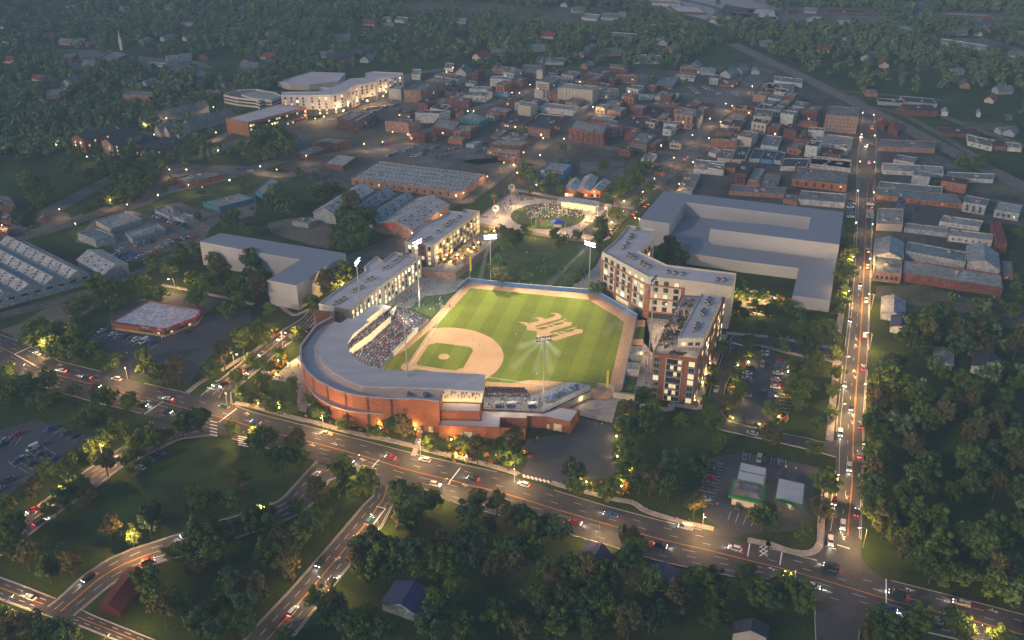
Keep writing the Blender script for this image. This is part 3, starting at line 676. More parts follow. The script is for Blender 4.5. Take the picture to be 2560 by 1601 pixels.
for r_ in (
 ('A', '1150,370 1345,380 1400,330', 545, 'gl', 0, 0, 'ribbed pale concrete block beside the tall brick warehouse'),
 ('A', '1385,395 1640,405 2020,262', 590, 'pg', 1, 2, 'tall long brick warehouse at the far end of the lit apartment street'),
 ('A', '1500,335 1620,372 1705,300', 420, 'en', 0, 0, 'turquoise metal shed behind the tall brick warehouse'),
 ('A', '375,822 580,850 800,742', 985, 'bl', 3, 4, 'ruined two storey brick front at the edge of the dry field'),
 ('A', '585,850 700,858 905,752', 1000, 'bl', 2, 3, 'red brick building facing the dry field, joined to the ruined front'),
 ('A', '750,900 880,905 1000,770', 960, 'dd', 2, 2, 'low dark brick building with a tar roof, right of the ruined front'),
 ('A', '1100,862 1455,892 1635,852', 1055, 'pg', 0, 0, 'windowless pale brick hall beside the car park road'),
 ('A', '1280,733 1495,745 1560,690', 835, 'dd', 2, 4, 'brick house with a dark roof behind the windowless hall'),
 ('A', '1555,738 1925,748 2085,705', 900, 'wd', 0, 0, 'big white windowless building with a dark roof line'),
 ('A', '1455,1045 1700,1058 1755,1035', 1195, 'dg', 1, 4, 'brick building with a whitewashed base at the corner of the big car park'),
 ('A', '1765,1045 1870,1052 1918,1030', 1170, 'bg', 1, 2, 'narrow red building beside the whitewashed corner building'),
 ('A', '1805,945 2145,1002 2240,870', 1110, 'bl', 2, 7, 'brick row with pale roofs behind the narrow red building'),
 ('A', '2150,1000 2395,1012 2480,940', 1140, 'pl', 1, 4, 'brick row end with a flat pale roof, nearest the shop parking'),
 ('A', '2060,1125 2270,1152 2315,1112', 1230, 'ol', 0, 0, 'low orange brick shed with a pale roof behind the car park'),
 ('A', '1840,585 2080,592 2130,525', 655, 'og', 1, 3, 'orange brick building on the upper street corner'),
 ('A', '2090,555 2370,575 2425,520', 675, 'bg', 0, 0, 'red brick wall building right of the orange corner building'),
 ('A', '2085,485 2290,500 2325,440', 550, 'pg', 1, 3, 'pale brick building with a gravel roof behind the red wall building'),
 ('A', '1220,335 1340,342 1380,315', 372, 'bd', 0, 0, 'small brick building behind the ribbed concrete block'),
 ('A', '1985,375 2160,385 2210,340', 430, 'dd', 1, 3, 'small dark red building in the upper downtown, left of the red hipped roof'),
 ('A', '1945,430 2085,470 2200,420', 520, 'dg', 1, 3, 'dark gravel-roofed building above the red wall building'),
 ('B', '395,222 695,240 760,195', 355, 'wn', 1, 3, 'white block with a green-grey roof in the upper downtown'),
 ('B', '705,250 885,262 975,205', 362, 'bn', 1, 4, 'red brick building joined to the right of the white block'),
 ('B', '1415,358 1945,400 2035,335', 630, 'tl', 0, 0, 'wide stone courthouse with a row of tall columns'),
 ('B', '2040,388 2190,402 2345,372', 545, 'tg', 2, 3, 'tan stone building behind the courthouse'),
 ('B', '765,582 865,592 930,562', 735, 'gl', 2, 1, 'narrow grey gabled-looking house in mid downtown'),
 ('B', '932,602 1050,615 1150,535', 700, 'bl', 2, 2, 'pink-red two storey building right of the narrow grey house'),
 ('B', '1055,620 1170,640 1290,550', 715, 'wd', 1, 2, 'white shop front between the pink-red building and the long white hall'),
 ('B', '1170,652 1650,702 1740,640', 790, 'wl', 0, 0, 'long whitewashed hall with four pale roof bays below the courthouse'),
 ('B', '1655,700 1735,680 1905,600', 760, 'gg', 2, 2, 'grey wing at the street end of the whitewashed hall'),
 ('B', '340,692 640,742 740,682', 775, 'bl', 0, 0, 'low red shop with a pale roof, middle of downtown'),
 ('B', '-40,790 225,882 370,822', 985, 'el', 1, 4, 'building with a bright blue end wall'),
 ('B', '-100,1005 90,1035 245,930', 1155, 'dg', 1, 4, 'dark brick building with gravel roof left of the car park street'),
 ('B', '552,882 925,930 1060,800', 1010, 'bd', 1, 9, 'long red row building with arched white windows, upper part'),
 ('B', '948,942 1300,985 1510,800', 1135, 'bd', 2, 7, 'red corner row building with white windows on the main crossing'),
 ('B', '1068,812 1440,852 1510,785', 905, 'wd', 0, 0, 'cream upper storey set back on the red corner row'),
 ('B', '400,1065 555,1100 700,990', 1170, 'dg', 1, 4, 'small dark brick shop below the long red row'),
 ('B', '560,1108 845,1135 970,1058', 1180, 'gg', 1, 4, 'grey shop with a cluttered roof below the red row'),
 ('B', '360,1212 870,1242 1000,1160', 1310, 'bl', 0, 0, 'orange-red building with flat pale roof facing the car park'),
 ('B', '345,1292 800,1342 845,1308', 1420, 'pl', 1, 6, 'low building with a pale lean-to roof in front of the orange-red one'),
 ('B', '510,1402 760,1440 830,1390', 1500, 'bl', 0, 0, 'small red building with pale roof at the diagonal street'),
 ('B', '1588,962 2105,1052 2180,930', 1255, 'bl', 3, 6, 'big four storey brick corner building'),
 ('B', '1800,905 2280,955 2400,930', 1110, 'pl', 2, 6, 'brick building directly behind the big four storey one'),
 ('B', '2090,625 2325,655 2425,560', 740, 'dl', 2, 5, 'brick house with ornate windows behind the street trees'),
 ('B', '1890,832 2240,862 2330,772', 900, 'bl', 0, 0, 'low brick building with pale roof between the two tall brick blocks'),
 ('B', '870,118 1165,138 1180,20', 195, 'pn', 1, 6, 'church hall with a wide green-grey roof'),
 ('B', '460,72 700,92 790,50', 165, 'pn', 1, 4, 'pale brick house pair near the upper church'),
 ('B', '470,442 660,452 700,425', 480, 'ug', 0, 0, 'low shop with a blue fascia'),
 ('B', '-10,475 320,482 430,420', 585, 'wg', 1, 4, 'white two storey building with dark roof and square windows'),
 ('B', '30,1205 150,1222 270,1180', 1268, 'gl', 0, 0, 'small grey shed behind the car park'),
 ('B', '80,375 340,385 430,345', 425, 'wl', 0, 0, 'low white building with a pale roof behind the square-windowed one'),
 ('B', '20,285 150,300 200,265', 340, 'wd', 0, 1, 'small white house beside the red hipped roof'),
 ('B', '2190,40 2420,60 2440,20', 120, 'pn', 1, 3, 'pale brick gabled house above the courthouse'),
 ('C', '0,162 290,172 342,166', 300, 'pg', 3, 6, 'three storey brick apartment house above the courthouse'),
 ('C', '575,322 860,345 960,200', 390, 'bn', 1, 4, 'brick church with a big green-grey roof'),
 ('C', '890,192 1180,222 1205,182', 260, 'wl', 0, 0, 'white-roofed hall behind the brick church'),
 ('C', '970,42 1240,62 1282,30', 165, 'pn', 3, 6, 'four storey brick apartments with balconies near the far trees'),
 ('C', '1555,292 1800,302 1835,250', 365, 'dg', 1, 5, 'dark red house behind the crowded car park'),
 ('C', '2190,382 2420,392 2440,300', 440, 'gn', 0, 0, 'large metal hall with a greenish roof near the railway'),
 ('C', '580,492 860,532 960,450', 555, 'wl', 1, 3, 'white building with roof plant in upper mid downtown'),
 ('C', '90,482 560,502 575,470', 555, 'wl', 0, 0, 'long low white building left of the roof plant one'),
 ('C', '495,605 900,645 1000,600', 720, 'bg', 1, 10, 'long dark red row with many arched windows'),
 ('C', '1225,682 1390,692 1442,640', 820, 'dl', 2, 3, 'dark red building with a pale roof beside the wide street'),
 ('C', '890,752 1160,782 1230,690', 1000, 'pl', 3, 3, 'tall brown brick bank with pale cornice'),
 ('C', '1180,775 1265,830 1330,700', 990, 'ng'.replace('n', 'g'), 0, 0, 'tall grey side wing attached behind the brown bank'),
 ('C', '590,822 750,832 840,742', 885, 'bl', 1, 3, 'red building with a pale roof left of the bank'),
 ('C', '720,898 910,912 972,872', 1018, 'wn', 1, 2, 'white square building in front of the brown bank'),
 ('C', '20,942 340,968 520,800', 1045, 'od', 0, 0, 'low orange building with a very large tar roof'),
 ('C', '500,760 590,860 660,700', 880, 'bd', 0, 0, 'bright red painted wall building behind the tar roof'),
 ('C', '1770,672 2065,702 2120,650', 780, 'od', 1, 4, 'orange building at the far side of the wide street'),
 ('C', '1670,812 1930,842 1992,762', 870, 'ol', 0, 0, 'pale-roofed shop on the wide street, third back from the crossing'),
 ('C', '2078,782 2340,802 2385,690', 960, 'tg', 2, 6, 'ornate tan three storey building with big windows'),
 ('C', '1575,912 1690,932 1745,860', 975, 'gd', 0, 0, 'dark roofed shop on the wide street, left of a pair'),
 ('C', '1695,932 1880,952 1960,850', 1020, 'pd', 1, 3, 'dark roofed shop on the wide street, right of a pair'),
 ('C', '1505,1002 1800,1022 1835,985', 1115, 'bg', 1, 5, 'red shop with a gravel roof facing the wide street'),
 ('C', '1440,1162 1830,1182 1865,1142', 1285, 'ol', 0, 0, 'orange wall building with a weathered white upper band'),
 ('C', '190,1167 475,1200 630,1062', 1345, 'dg', 2, 9, 'dark red row building with a white cornice and arched windows'),
 ('C', '480,1208 600,1222 725,1140', 1345, 'bn', 1, 3, 'bright red shop at the end of the dark red row'),
 ('C', '812,1192 980,1212 1002,1182', 1300, 'tl', 1, 3, 'small tan building on a corner lawn'),
 ('C', '380,1432 520,1470 622,1372', 1505, 'wl', 0, 0, 'white-roofed shed below the dark red row'),
 ('C', '1400,1330 1510,1370 1590,1300', 1400, 'tl', 0, 0, 'low tan-roofed shop at the lower end of the wide street'),
 ('C', '1530,1420 1730,1440 1800,1300', 1470, 'tg', 0, 0, 'grey-roofed shop right of the tan-roofed one'),
 ('D', '290,597 500,602 582,395', 640, 'td', 0, 0, 'black-roofed shop, leftmost of a black-roofed row'),
 ('D', '560,580 720,592 795,440', 645, 'gd', 0, 0, 'black-roofed shop with roof vents, second in its row'),
 ('D', '735,592 918,610 990,470', 668, 'ud', 0, 0, 'black-roofed shop with a light blue front'),
 ('D', '935,602 1045,622 1112,492', 680, 'gd', 0, 0, 'black-roofed shop, rightmost of the black-roofed row'),
 ('D', '740,377 1000,405 1062,250', 450, 'wn', 0, 0, 'cream fronted building with a greenish dark roof'),
 ('D', '1035,700 1430,710 1480,585', 780, 'wd', 0, 0, 'cream building with a stepped black roof beside the long white one'),
 ('D', '1470,692 2095,745 2112,620', 790, 'wl', 0, 0, 'long white roofed building split by a red seam'),
 ('D', '1215,885 2040,980 2062,790', 1095, 'og', 2, 6, 'large bright orange brick warehouse beside the lit road'),
 ('D', '345,822 510,842 615,660', 990, 'dd', 2, 2, 'tall narrow red building with a black roof'),
 ('D', '540,902 700,922 805,740', 1000, 'pl', 1, 2, 'pale patched roof building right of the narrow red one'),
 ('D', '715,1000 990,1012 1062,800', 1045, 'dg', 0, 0, 'derelict building with a collapsed cluttered roof'),
 ('D', '-60,722 170,762 182,680', 835, 'wn', 0, 0, 'low white building with a greenish roof beside the street trees'),
 ('D', '183,722 350,728 382,640', 800, 'od', 0, 0, 'small orange building with vents on a black roof'),
 ('D', '1560,340 2110,405 2130,260', 450, 'wl', 0, 0, 'cream building complex below the brick hotel'),
 ('D', '1455,150 1700,165 1710,120', 300, 'wg', 0, 0, 'cream walled court building left of the hotel'),
 ('D', '1310,1195 2010,1255 2030,1120', 1340, 'wg', 0, 0, 'low building with a long grey roof in front of the orange warehouse'),
 ('D', '1075,1195 1290,1240 1305,1150', 1290, 'og', 0, 0, 'small orange ruin beside the grey block'),
 ('D', '260,1075 1110,1125 1125,1020', 1185, 'pg', 0, 0, 'long derelict grey roof behind the grey block'),
 ('30', '545,1082 855,1105 872,1020', 1270, 'pg', 4, 9, 'six storey brick hotel with red arched windows at street level'),
 ('30', '60,762 325,792 322,745', 830, 'wn', 0, 0, 'white metal shed beside the railway'),
 ('30', '-20,852 240,862 252,790', 882, 'wg', 1, 4, 'grey roofed depot beside the railway'),
 ('30', '1310,1045 1607,1050 1545,990', 1105, 'bd', 0, 0, 'red brick warehouse with a tar roof beyond the railway'),
 ('30', '1040,1385 1580,1405 1592,1335', 1450, 'pg', 1, 7, 'row of ruined shops under one grey roof right of the lit road'),
 ('30', '288,1165 465,1178 472,1150', 1215, 'og', 0, 0, 'narrow orange shed left of the brick hotel'),
 ('30', '1620,1250 2000,1272 1965,1215', 1300, 'bd', 0, 0, 'long low building with black roof beyond the railway'),
 ('30', '1890,1335 2120,1390 2105,1320', 1432, 'wg', 1, 3, 'cream gabled corner shop beyond the railway'),
 ('30', '2125,1372 2260,1382 2215,1320', 1430, 'bd', 1, 4, 'red shop beside the cream corner shop'),
 ('30', '2265,1392 2400,1402 2370,1350', 1440, 'wl', 0, 0, 'white shed right of the red shop beyond the railway'),
 ('31', '1080,95 1660,132 1652,62', 165, 'wl', 1, 7, 'white building with a wall of windows right of the lit road'),
 ('31', '1035,330 1845,418 1780,330', 465, 'on', 2, 11, 'orange brick mill with tall windows right of the lit road'),
 ('31', '1040,262 1645,315 1650,252', 335, 'wn', 0, 0, 'pale upper roof of the mill behind its orange front'),
 ('31', '1030,602 1275,612 1280,462', 680, 'tl', 0, 0, 'tan building used as a roof car deck'),
 ('31', '1620,580 2000,635 2035,575', 670, 'wl', 0, 0, 'white roofed shed in the ruined block'),
 ('31', '1290,642 1700,692 1705,640', 730, 'gl', 0, 0, 'narrow white roof in the middle of the ruined block'),
 ('31', '1705,710 2120,762 2128,700', 820, 'wl', 1, 6, 'long white roof over a row of ruined openings'),
 ('31', '2170,782 2262,792 2200,590', 890, 'br', 0, 0, 'narrow building with a rusty red roof'),
 ('31', '1000,1052 1262,1078 1268,900', 1170, 'pn', 1, 5, 'brick depot wing with white windows nearest the lit road'),
 ('31', '1268,1066 2220,1212 2205,1080', 1295, 'bl', 0, 0, 'very long brick depot with a pale roof edge'),
 ('31', '1300,860 1870,965 1880,870', 1050, 'gn', 0, 0, 'wide greenish roof hall behind the very long depot'),
 ('31', '1885,1010 2200,1110 2170,950', 1150, 'gn', 0, 0, 'greenish hall at the far right of the depot block'),
 ('31', '1680,165 2130,185 2142,130', 205, 'wn', 0, 0, 'long grey shed beside the railway curve'),
 ('31', '2225,1085 2322,1092 2300,960', 1130, 'on', 1, 2, 'small blue roofed shed at the end of the depot'),
 ('31', '390,35 780,80 785,0', 110, 'wl', 0, 0, 'pale roofed shop left of the lit road above the orange warehouse'),
 ('11', '900,165 1940,302 2165,135', 378, 'pm', 1, 20, 'vast brick warehouse with arched bays and a dotted pale roof'),
 ('11', '640,30 820,60 950,-30', 110, 'bm', 0, 0, 'red brick front building at the corner of the vast warehouse'),
 ('11', '-10,290 62,332 205,205', 362, 'el', 0, 0, 'blue metal shed, lower of two, with a tan roof'),
 ('01', '1915,395 2068,445 2400,360', 495, 'el', 0, 0, 'blue metal shed, upper of two, at the side street'),
 ('01', '1630,175 1775,212 2110,135', 265, 'bn', 0, 0, 'flat roofed red shop beside the old road'),
 ('01', '728,685 898,752 1080,710', 830, 'gn', 0, 0, 'square grey-blue metal shed near the grassy corner'),
 ('01', '900,575 1050,650 1335,555', 700, 'gl', 0, 0, 'pale roofed workshop behind the grey-blue shed'),
 ('01', '1180,690 1250,745 1560,655', 795, 'gl', 1, 3, 'workshop with open bays facing the scrap cars'),
 ('01', '1615,525 1742,572 1870,545', 600, 'gl', 0, 0, 'pale gabled shed at the end of the small sheds'),
 ('01', '1460,470 1600,535 1700,490', 565, 'gl', 0, 0, 'small pale shed nearest the old crossing'),
 ('11', '340,575 490,600 575,565', 648, 'gl', 0, 0, 'pale cargo trailer pair parked in the yard'),
 ('10', '360,1440 480,1470 750,1380', 1511, 'dl', 0, 0, 'dark brick sheds at the old road, lower part'),
 ('10', '530,1330 760,1355 900,1320', 1440, 'dl', 0, 0, 'dark red shed with a striped roof at the old road'),
 ('20', '780,-20 0,0 10,-20', 20, 'gg', 0, 0, '') if False else
 ('20', '2050,175 2310,190 2330,130', 200, 'og', 0, 0, 'far orange fronted factory under haze'),
 ):
    row(*r_)
# far halls beyond the woods
FAR = (('20', '655,165 800,180 830,140', 185, 'wl', 'far white shed'), ('20', '840,165 1000,175 1010,130', 182, 'gn', 'far grey mill'), ('20', '1000,160 1085,165 1080,110', 172, 'bl', 'far red mill end'),
       ('20', '1190,270 1330,285 1390,235', 292, 'wl', 'far white clinic with dark windows'), ('20', '745,350 1160,380 1180,320', 372, 'wg', 'far long low school'), ('20', '1560,110 1840,120 1750,60', 130, 'bw', 'far warehouse with a red front'),
       ('20', '1300,30 1590,45 1580,10', 52, 'wl', 'far pale sheds'), ('20', '1940,130 2230,180 2300,90', 190, 'bd', 'far factory with a black roof'), ('20', '2230,180 2500,195 2480,90', 205, 'bw', 'far factory with a pale roof'),
       ('20', '1870,190 2390,215 2395,180', 225, 'wl', 'far white loading sheds'), ('30', '-40,200 70,208 100,160', 215, 'gw', 'far hall with a brick corner'), ('30', '190,230 300,240 535,160', 252, 'bw', 'far factory with a pale roof and glazed side'),
       ('30', '560,120 960,125 900,92', 135, 'bd', 'far low red factory'), ('30', '650,212 775,216 772,196', 230, 'wl', 'far tiny white shed'), ('30', '1640,135 2120,158 2112,138', 185, 'bl', 'far long mill with a white roof edge'),
       ('30', '2120,170 2240,190 2245,165', 205, 'dg', 'far mill wing'), ('30', '950,515 1055,520 1050,490', 530, 'wl', 'far white bungalow'), ('30', '1620,400 2060,470 2070,430', 482, 'wl', 'far pale car lot building'),
       ('30', '1040,960 1300,975 1290,940', 985, 'gd', 'low motel wing beyond the railway'), ('30', '1280,960 1600,985 1560,930', 1000, 'gd', 'long motel wing beyond the railway'), ('30', '920,880 1040,890 1020,850', 900, 'on', 'orange school wing beyond the railway'),
       ('00', '530,545 670,550 740,510', 600, 'bn', 'brick church hall'), ('00', '905,560 1040,590 1210,510', 625, 'dn', 'brick church'), ('00', '1580,560 1810,530 1790,500', 570, 'gn', 'green-roofed hall'), ('00', '1400,610 1560,625 1570,600', 640, 'wl', 'pale flat hall'),
       ('00', '1630,690 1760,700 1810,665', 715, 'wl', 'pale clinic'), ('00', '1160,895 1430,905 1440,870', 990, 'pg', 'brown four storey flats with white balconies'), ('00', '1570,780 1725,800 1740,750', 870, 'bg', 'old brick school with white windows'),
       ('00', '1800,760 1900,850 1990,720', 860, 'dn', 'old school wing with a slate roof'), ('00', '1900,870 2090,885 2070,855', 915, 'bl', 'low shop with pale roof'), ('00', '2040,845 2180,865 2290,800', 870, 'or', 'rust coloured roof hall'),
       ('00', '0,385 150,395 160,370', 440, 'wg', 'far dark-roofed school'), ('00', '620,60 680,65 740,55', 120, 'gg', 'far grey office tower'), ('00', '1690,0 1770,5 1780,-20', 25, 'bg', 'far brick tower'), ('00', '1320,40 1400,50 1405,25', 60, 'wl', 'far white school'),
       ('10', '1180,185 1270,190 1290,160', 205, 'wl', 'far white homes row'), ('10', '1310,190 1420,200 1440,165', 205, 'wn', 'far pale hall'), ('10', '1780,640 1860,650 1870,600', 660, 'wn', 'white gabled house at the town edge'),
       ('10', '2210,745 2400,760 2418,730', 830, 'wn', 'white block at the upper town edge'), ('10', '1470,700 1550,705 1560,655', 760, 'wl', 'white house behind the far apartments'), ('20', '220,580 490,590 505,545', 615, 'gn', 'long church roof in upper town'),
       ('20', '1150,575 1400,580 1420,520', 590, 'wg', 'white sided school in the trees'), ('20', '910,650 1090,665 1100,620', 690, 'bn', 'gabled brick church hall'), ('21', '1340,105 1445,120 1400,40', 125, 'od', 'small red building under a dark roof'),
       ('21', '1720,85 2000,115 2010,20', 140, 'wn', 'pale green roofed market shed'), ('21', '2105,120 2215,135 2280,20', 235, 'dd', 'dark red two storey house'), ('21', '2220,215 2340,235 2400,90', 250, 'ol', 'flat roofed red shop'),
       ('21', '1560,290 1700,300 1780,130', 300, 'gg', 'long flat grey bus shelter'), ('01', '0,430 150,440 90,340', 520, 'dg', 'dark roofed house behind the big tree'), ('01', '0,560 110,580 120,500', 615, 'dg', 'grey roofed house at the old road'),
       ('01', '340,540 420,570 430,520', 600, 'dg', 'small dark shed at the old road'), ('01', '0,680 70,700 80,640', 760, 'bg', 'purple-red cottage with a lit porch'))
for t, s, yb, wr, lab in FAR:
    row(t, s, yb, wr, 0, 0, lab+('' if len(lab.split()) > 4 else ' among the trees'), group='outlying buildings')
# smaller buildings that close up the town blocks
uu = (G(px('B', 2105, 1052), 8)-G(px('B', 1588, 962), 8)).normalized(); vv = Vector((-uu.y, uu.x, 0)); FILL = []
def fill(s, du, dv, pr, h0, h1, lab, group, avoid=()):
    poly = [G(p) for p in pts('S', s)]; AV = [[G(p) for p in pts('S', a)] for a in avoid]; c0 = poly[0]; us = [(p-c0).dot(uu) for p in poly]; vs_ = [(p-c0).dot(vv) for p in poly]; cells = []; v = min(vs_)
    bb = [(min(p[0] for p in P), min(p[1] for p in P), max(p[0] for p in P), max(p[1] for p in P), P) for P in FOOT]
    occ = lambda x, y: any(a[0] < x < a[2] and a[1] < y < a[3] and inside(x, y, a[4]) for a in bb)
    while v < max(vs_):
        u = min(us)
        while u < max(us):
            w, d = rng.uniform(.6, .96)*du, rng.uniform(.6, .95)*dv; c = c0+uu*u+vv*v; P = [c, c+uu*w, c+uu*w+vv*d, c+vv*d]
            T = [P[i].lerp(P[(i+1) % 4], f) for i in range(4) for f in (0, .5)]+[c+uu*w/2+vv*d/2]
            if rng.random() < pr and inside(P[0].x, P[0].y, poly) and inside(P[2].x, P[2].y, poly) and not any(occ(q.x, q.y) for q in T) and not any(inside(T[8].x, T[8].y, a) for a in AV): cells.append((P, rng.uniform(h0, h1), rng.choice('bbdppgtwog'), rng.choice('dgglngd')))
            u += du
        v += dv
    cells.sort(key=lambda q: proj(q[0][0])[0])
    WN = dict(b='red brick', d='dark brick', p='brown brick', g='grey', t='tan', w='pale', o='orange brick'); RN = dict(d='black', g='gravel', l='pale', n='greenish')
    for i, (P, h, w, r) in enumerate(cells):
        root, O, Pq, zr = build_block('building', P, h, WALLS[w], ROOFS[r], '%s building with %s roof %s, %s from the left' % (WN[w], RN[r], lab, nth(i+1)), 'building', group)
        e = [q for q in visible_edges(Pq)]
        for a, b_, L, f in e:
            if rng.random() < .6: windows(root, O, a, b_, h, 1 if h < 6.5 else 2, max(1, int(L/3.5)), 1.2, 1.6, lit=.03, dim=.06, fr_='window_frame_white' if rng.random() < .4 else 'window_frame_dark')
        q = (Vector(Pq[0])+Vector(Pq[2]))/2; add_child('roof_unit', roof_unit_mesh(rng.choice((0, 1))), root, (q.x-O.x+rng.uniform(-2, 2), q.y-O.y+rng.uniform(-2, 2), zr+.01), .3)
fill('940,215 1180,195 1500,200 1880,205 2120,300 2125,495 1830,455 1650,455 1640,400 1560,420 1450,350 1330,345 1200,330 1040,330 1010,290', 13, 17, .93, 4.5, 9.5, 'in the old town', 'infill buildings of the old town')
fill('2205,350 2330,380 2470,470 2560,520 2560,560 2420,560 2440,640 2205,470', 19, 17, .7, 4, 7.5, 'right of the lit road', 'infill buildings right of the lit road', avoid=('2190,520 2440,540 2480,560 2300,530', '2400,420 2560,450 2560,520 2440,500'))
fill('640,300 800,300 860,350 700,420 600,380', 20, 24, .25, 4, 7, 'near the brick office', 'infill buildings by the brick office')
fill('940,215 1180,195 1500,200 1880,205 2120,300 2125,495 1830,455 1650,455 1640,400 1560,400 1450,350 1330,345 1200,330 1010,290', 10, 12, .42, 3.5, 7.5, 'in an old town gap', 'small gap buildings of the old town')
print('buildings', sum(1 for o in COL.objects if o.name.startswith('building')))
# hotel-like tan tower of six floors with its turret
root, O, P, zr, h = row('B', '1087,262 1285,287 1465,190', 540, 'tn', 6, 6, 'tan six storey tower building with a roof turret')
b = MB(offwhite, O); q = G(px('B', 1140, 200), h); b.box((q.x, q.y, h+2.5), (5, 5, 7)); b.build('turret', root, (0, 0, 0))
cr = [o for o in COL.objects if o.get('label', '').startswith('wide stone courthouse')][0]
a, c = G(px('B', 1530, 590)), G(px('B', 1850, 610))
for i in range(8):
    p = a.lerp(c, i/7)+Vector((0, -1.2, 0)); bb = MB(cream); bb.tube((0, 0, 0), (0, 0, 12), .8, .7, 10); bb.build('column', cr, (p.x-cr.location.x, p.y-cr.location.y, 0))
# gabled halls with dotted corrugated roofs
def gable(name, t, s, hw, rise, wall, roofm, label, cat='building', group=None, dots=0, z0=0, over=.5, eave_at=True):
    """s: eave corners front-left, front-right, back-right at eave height hw; the ridge runs front to back"""
    A, B_, C = [G(p, hw) for p in pts(t, s)]; D = A+(C-B_)
    c = (A+B_+C+D)/4; O = Vector((c.x, c.y, 0)); root = empty(name, O, label=label, cat=cat, group=group)
    FOOT.append([(v.x, v.y) for v in (A, B_, C, D)]); BFOOT.append(FOOT[-1])
    up = Vector((0, 0, rise)); m1, m2 = (A+B_)/2+up, (D+C)/2+up; z = lambda v: Vector((v.x, v.y, 0))
    b = MB(wall, O); b.quad(z(A), z(B_), B_, m1, A); b.quad(z(B_), z(C), C, B_); b.quad(z(C), z(D), D, m2, C); b.quad(z(D), z(A), A, D); b.build('wall', root, (0, 0, 0))
    u = (B_-A).normalized()*over; w = (C-B_).normalized()*over; e = Vector((0, 0, .1)); dn = Vector((0, 0, -rise*over/((B_-A).length/2)))
    b = MB([roofm, darksteel], O)
    for E0, E1, sg in ((A-w, D+w, -1), (B_-w, C+w, 1)):
        e0, e1 = E0+u*sg+dn+e, E1+u*sg+dn+e; r0, r1 = m1-w+e, m2+w+e
        if sg < 0: b.quad(e0, r0, r1, e1)
        else: b.quad(r0, e0, e1, r1)
        th = Vector((0, 0, -.2)); b.quad(e0+th, e0, e1, e1+th) if sg > 0 else b.quad(e1+th, e1, e0, e0+th); b.quad(e0+th, r0+th, r0, e0)
        if dots:
            nn = (r0-e0).cross(e1-e0).normalized(); nn = nn if nn.z > 0 else -nn; Ln = (e1-e0).length
            for i in range(int(Ln/8)):
                for f in (.3, .7):
                    p = e0.lerp(e1, (i+.5+f*.3)*8/Ln).lerp(r0.lerp(r1, (i+.5+f*.3)*8/Ln), f)+nn*.06; a1 = (e1-e0).normalized()*.8; a2 = (r0-e0).normalized()*.7
                    b.quad(p-a1-a2, p+a1-a2, p+a1+a2, p-a1+a2, m=1)
    b.build('roof', root, (0, 0, 0)); return root, O, (A, B_, C, D)
# saw-tooth tobacco warehouse, left edge
sr = None
fr_pts = pts('01', '-60,1425 190,1355 430,1290 650,1230 870,1160')
bk = pts('01', '-700,1050 -400,900 -190,850 0,800 180,745')
names = ('closest to the roadless corner', 'second', 'middle', 'fourth', 'beside the grass yard')
wroot = empty('warehouse', G(fr_pts[2]), label='wide warehouse of parallel gabled sheds with dotted pale roofs', cat='warehouse')
for i in range(len(fr_pts)-1):
    hw, rise = 6.0, 3.6
    f0, f1 = G(fr_pts[i]), G(fr_pts[i+1]); dirv = (G(px('01', 180, 750), 9)-G(px('01', 850, 1085), 9)); Ld = dirv.length; dirv.z = 0
    A, B_ = Vector((f0.x, f0.y, hw)), Vector((f1.x, f1.y, hw)); C, D = B_+dirv, A+dirv; O = wroot.location
    m1, m2 = (A+B_)/2+Vector((0, 0, rise)), (C+D)/2+Vector((0, 0, rise)); FOOT.append([(v.x, v.y) for v in (A, B_, C, D)])
    z = lambda v: Vector((v.x, v.y, 0))
    b = MB([greywall, glass], O); b.quad(z(A), z(B_), B_, m1, A); b.quad(z(B_), z(C), C, B_); b.quad(z(C), z(D), D, m2, C); b.quad(z(D), z(A), A, D)
    for f in (.25, .75):
        p = A.lerp(B_, f); a1 = (B_-A).normalized()*1.6; n_ = Vector((a1.y, -a1.x, 0)).normalized()*.05; p = Vector((p.x, p.y, 3.6))+n_
        b.quad(p-a1, p+a1, p+a1+Vector((0, 0, 1.2)), p-a1+Vector((0, 0, 1.2)), m=1)
    b.build('wall', wroot, (0, 0, 0))
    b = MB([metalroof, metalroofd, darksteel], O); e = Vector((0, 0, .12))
    b.quad(A+e, m1+e, m2+e, D+e, m=0); b.quad(m1+e, B_+e, C+e, m2+e, m=1)  # second slope takes the darker copy, shade put into its colour
    for side, (p0, p1, q0, q1) in enumerate(((A, D, m1, m2), (B_, C, m1, m2))):
        for k in range(int(Ld/9)):
            for f in (.28, .55, .8):
                tt = (k+.3+f*.4)*9/Ld
                if tt > .97: continue
                p = p0.lerp(p1, tt).lerp(q0.lerp(q1, tt), f)+Vector((0, 0, .2)); a1 = (p1-p0).normalized()*.7; a2 = (q0-p0).normalized()*.6
                b.quad(p-a1-a2, p+a1-a2, p+a1+a2, p-a1+a2, m=2)
    b.build('roof', wroot, (0, 0, 0))
gable('warehouse', '01', '975,1085 1208,985 960,850', 6, 3.2, greywall, metalroof, 'gabled shed joined to the right end of the dotted-roof warehouse', 'warehouse', dots=1)
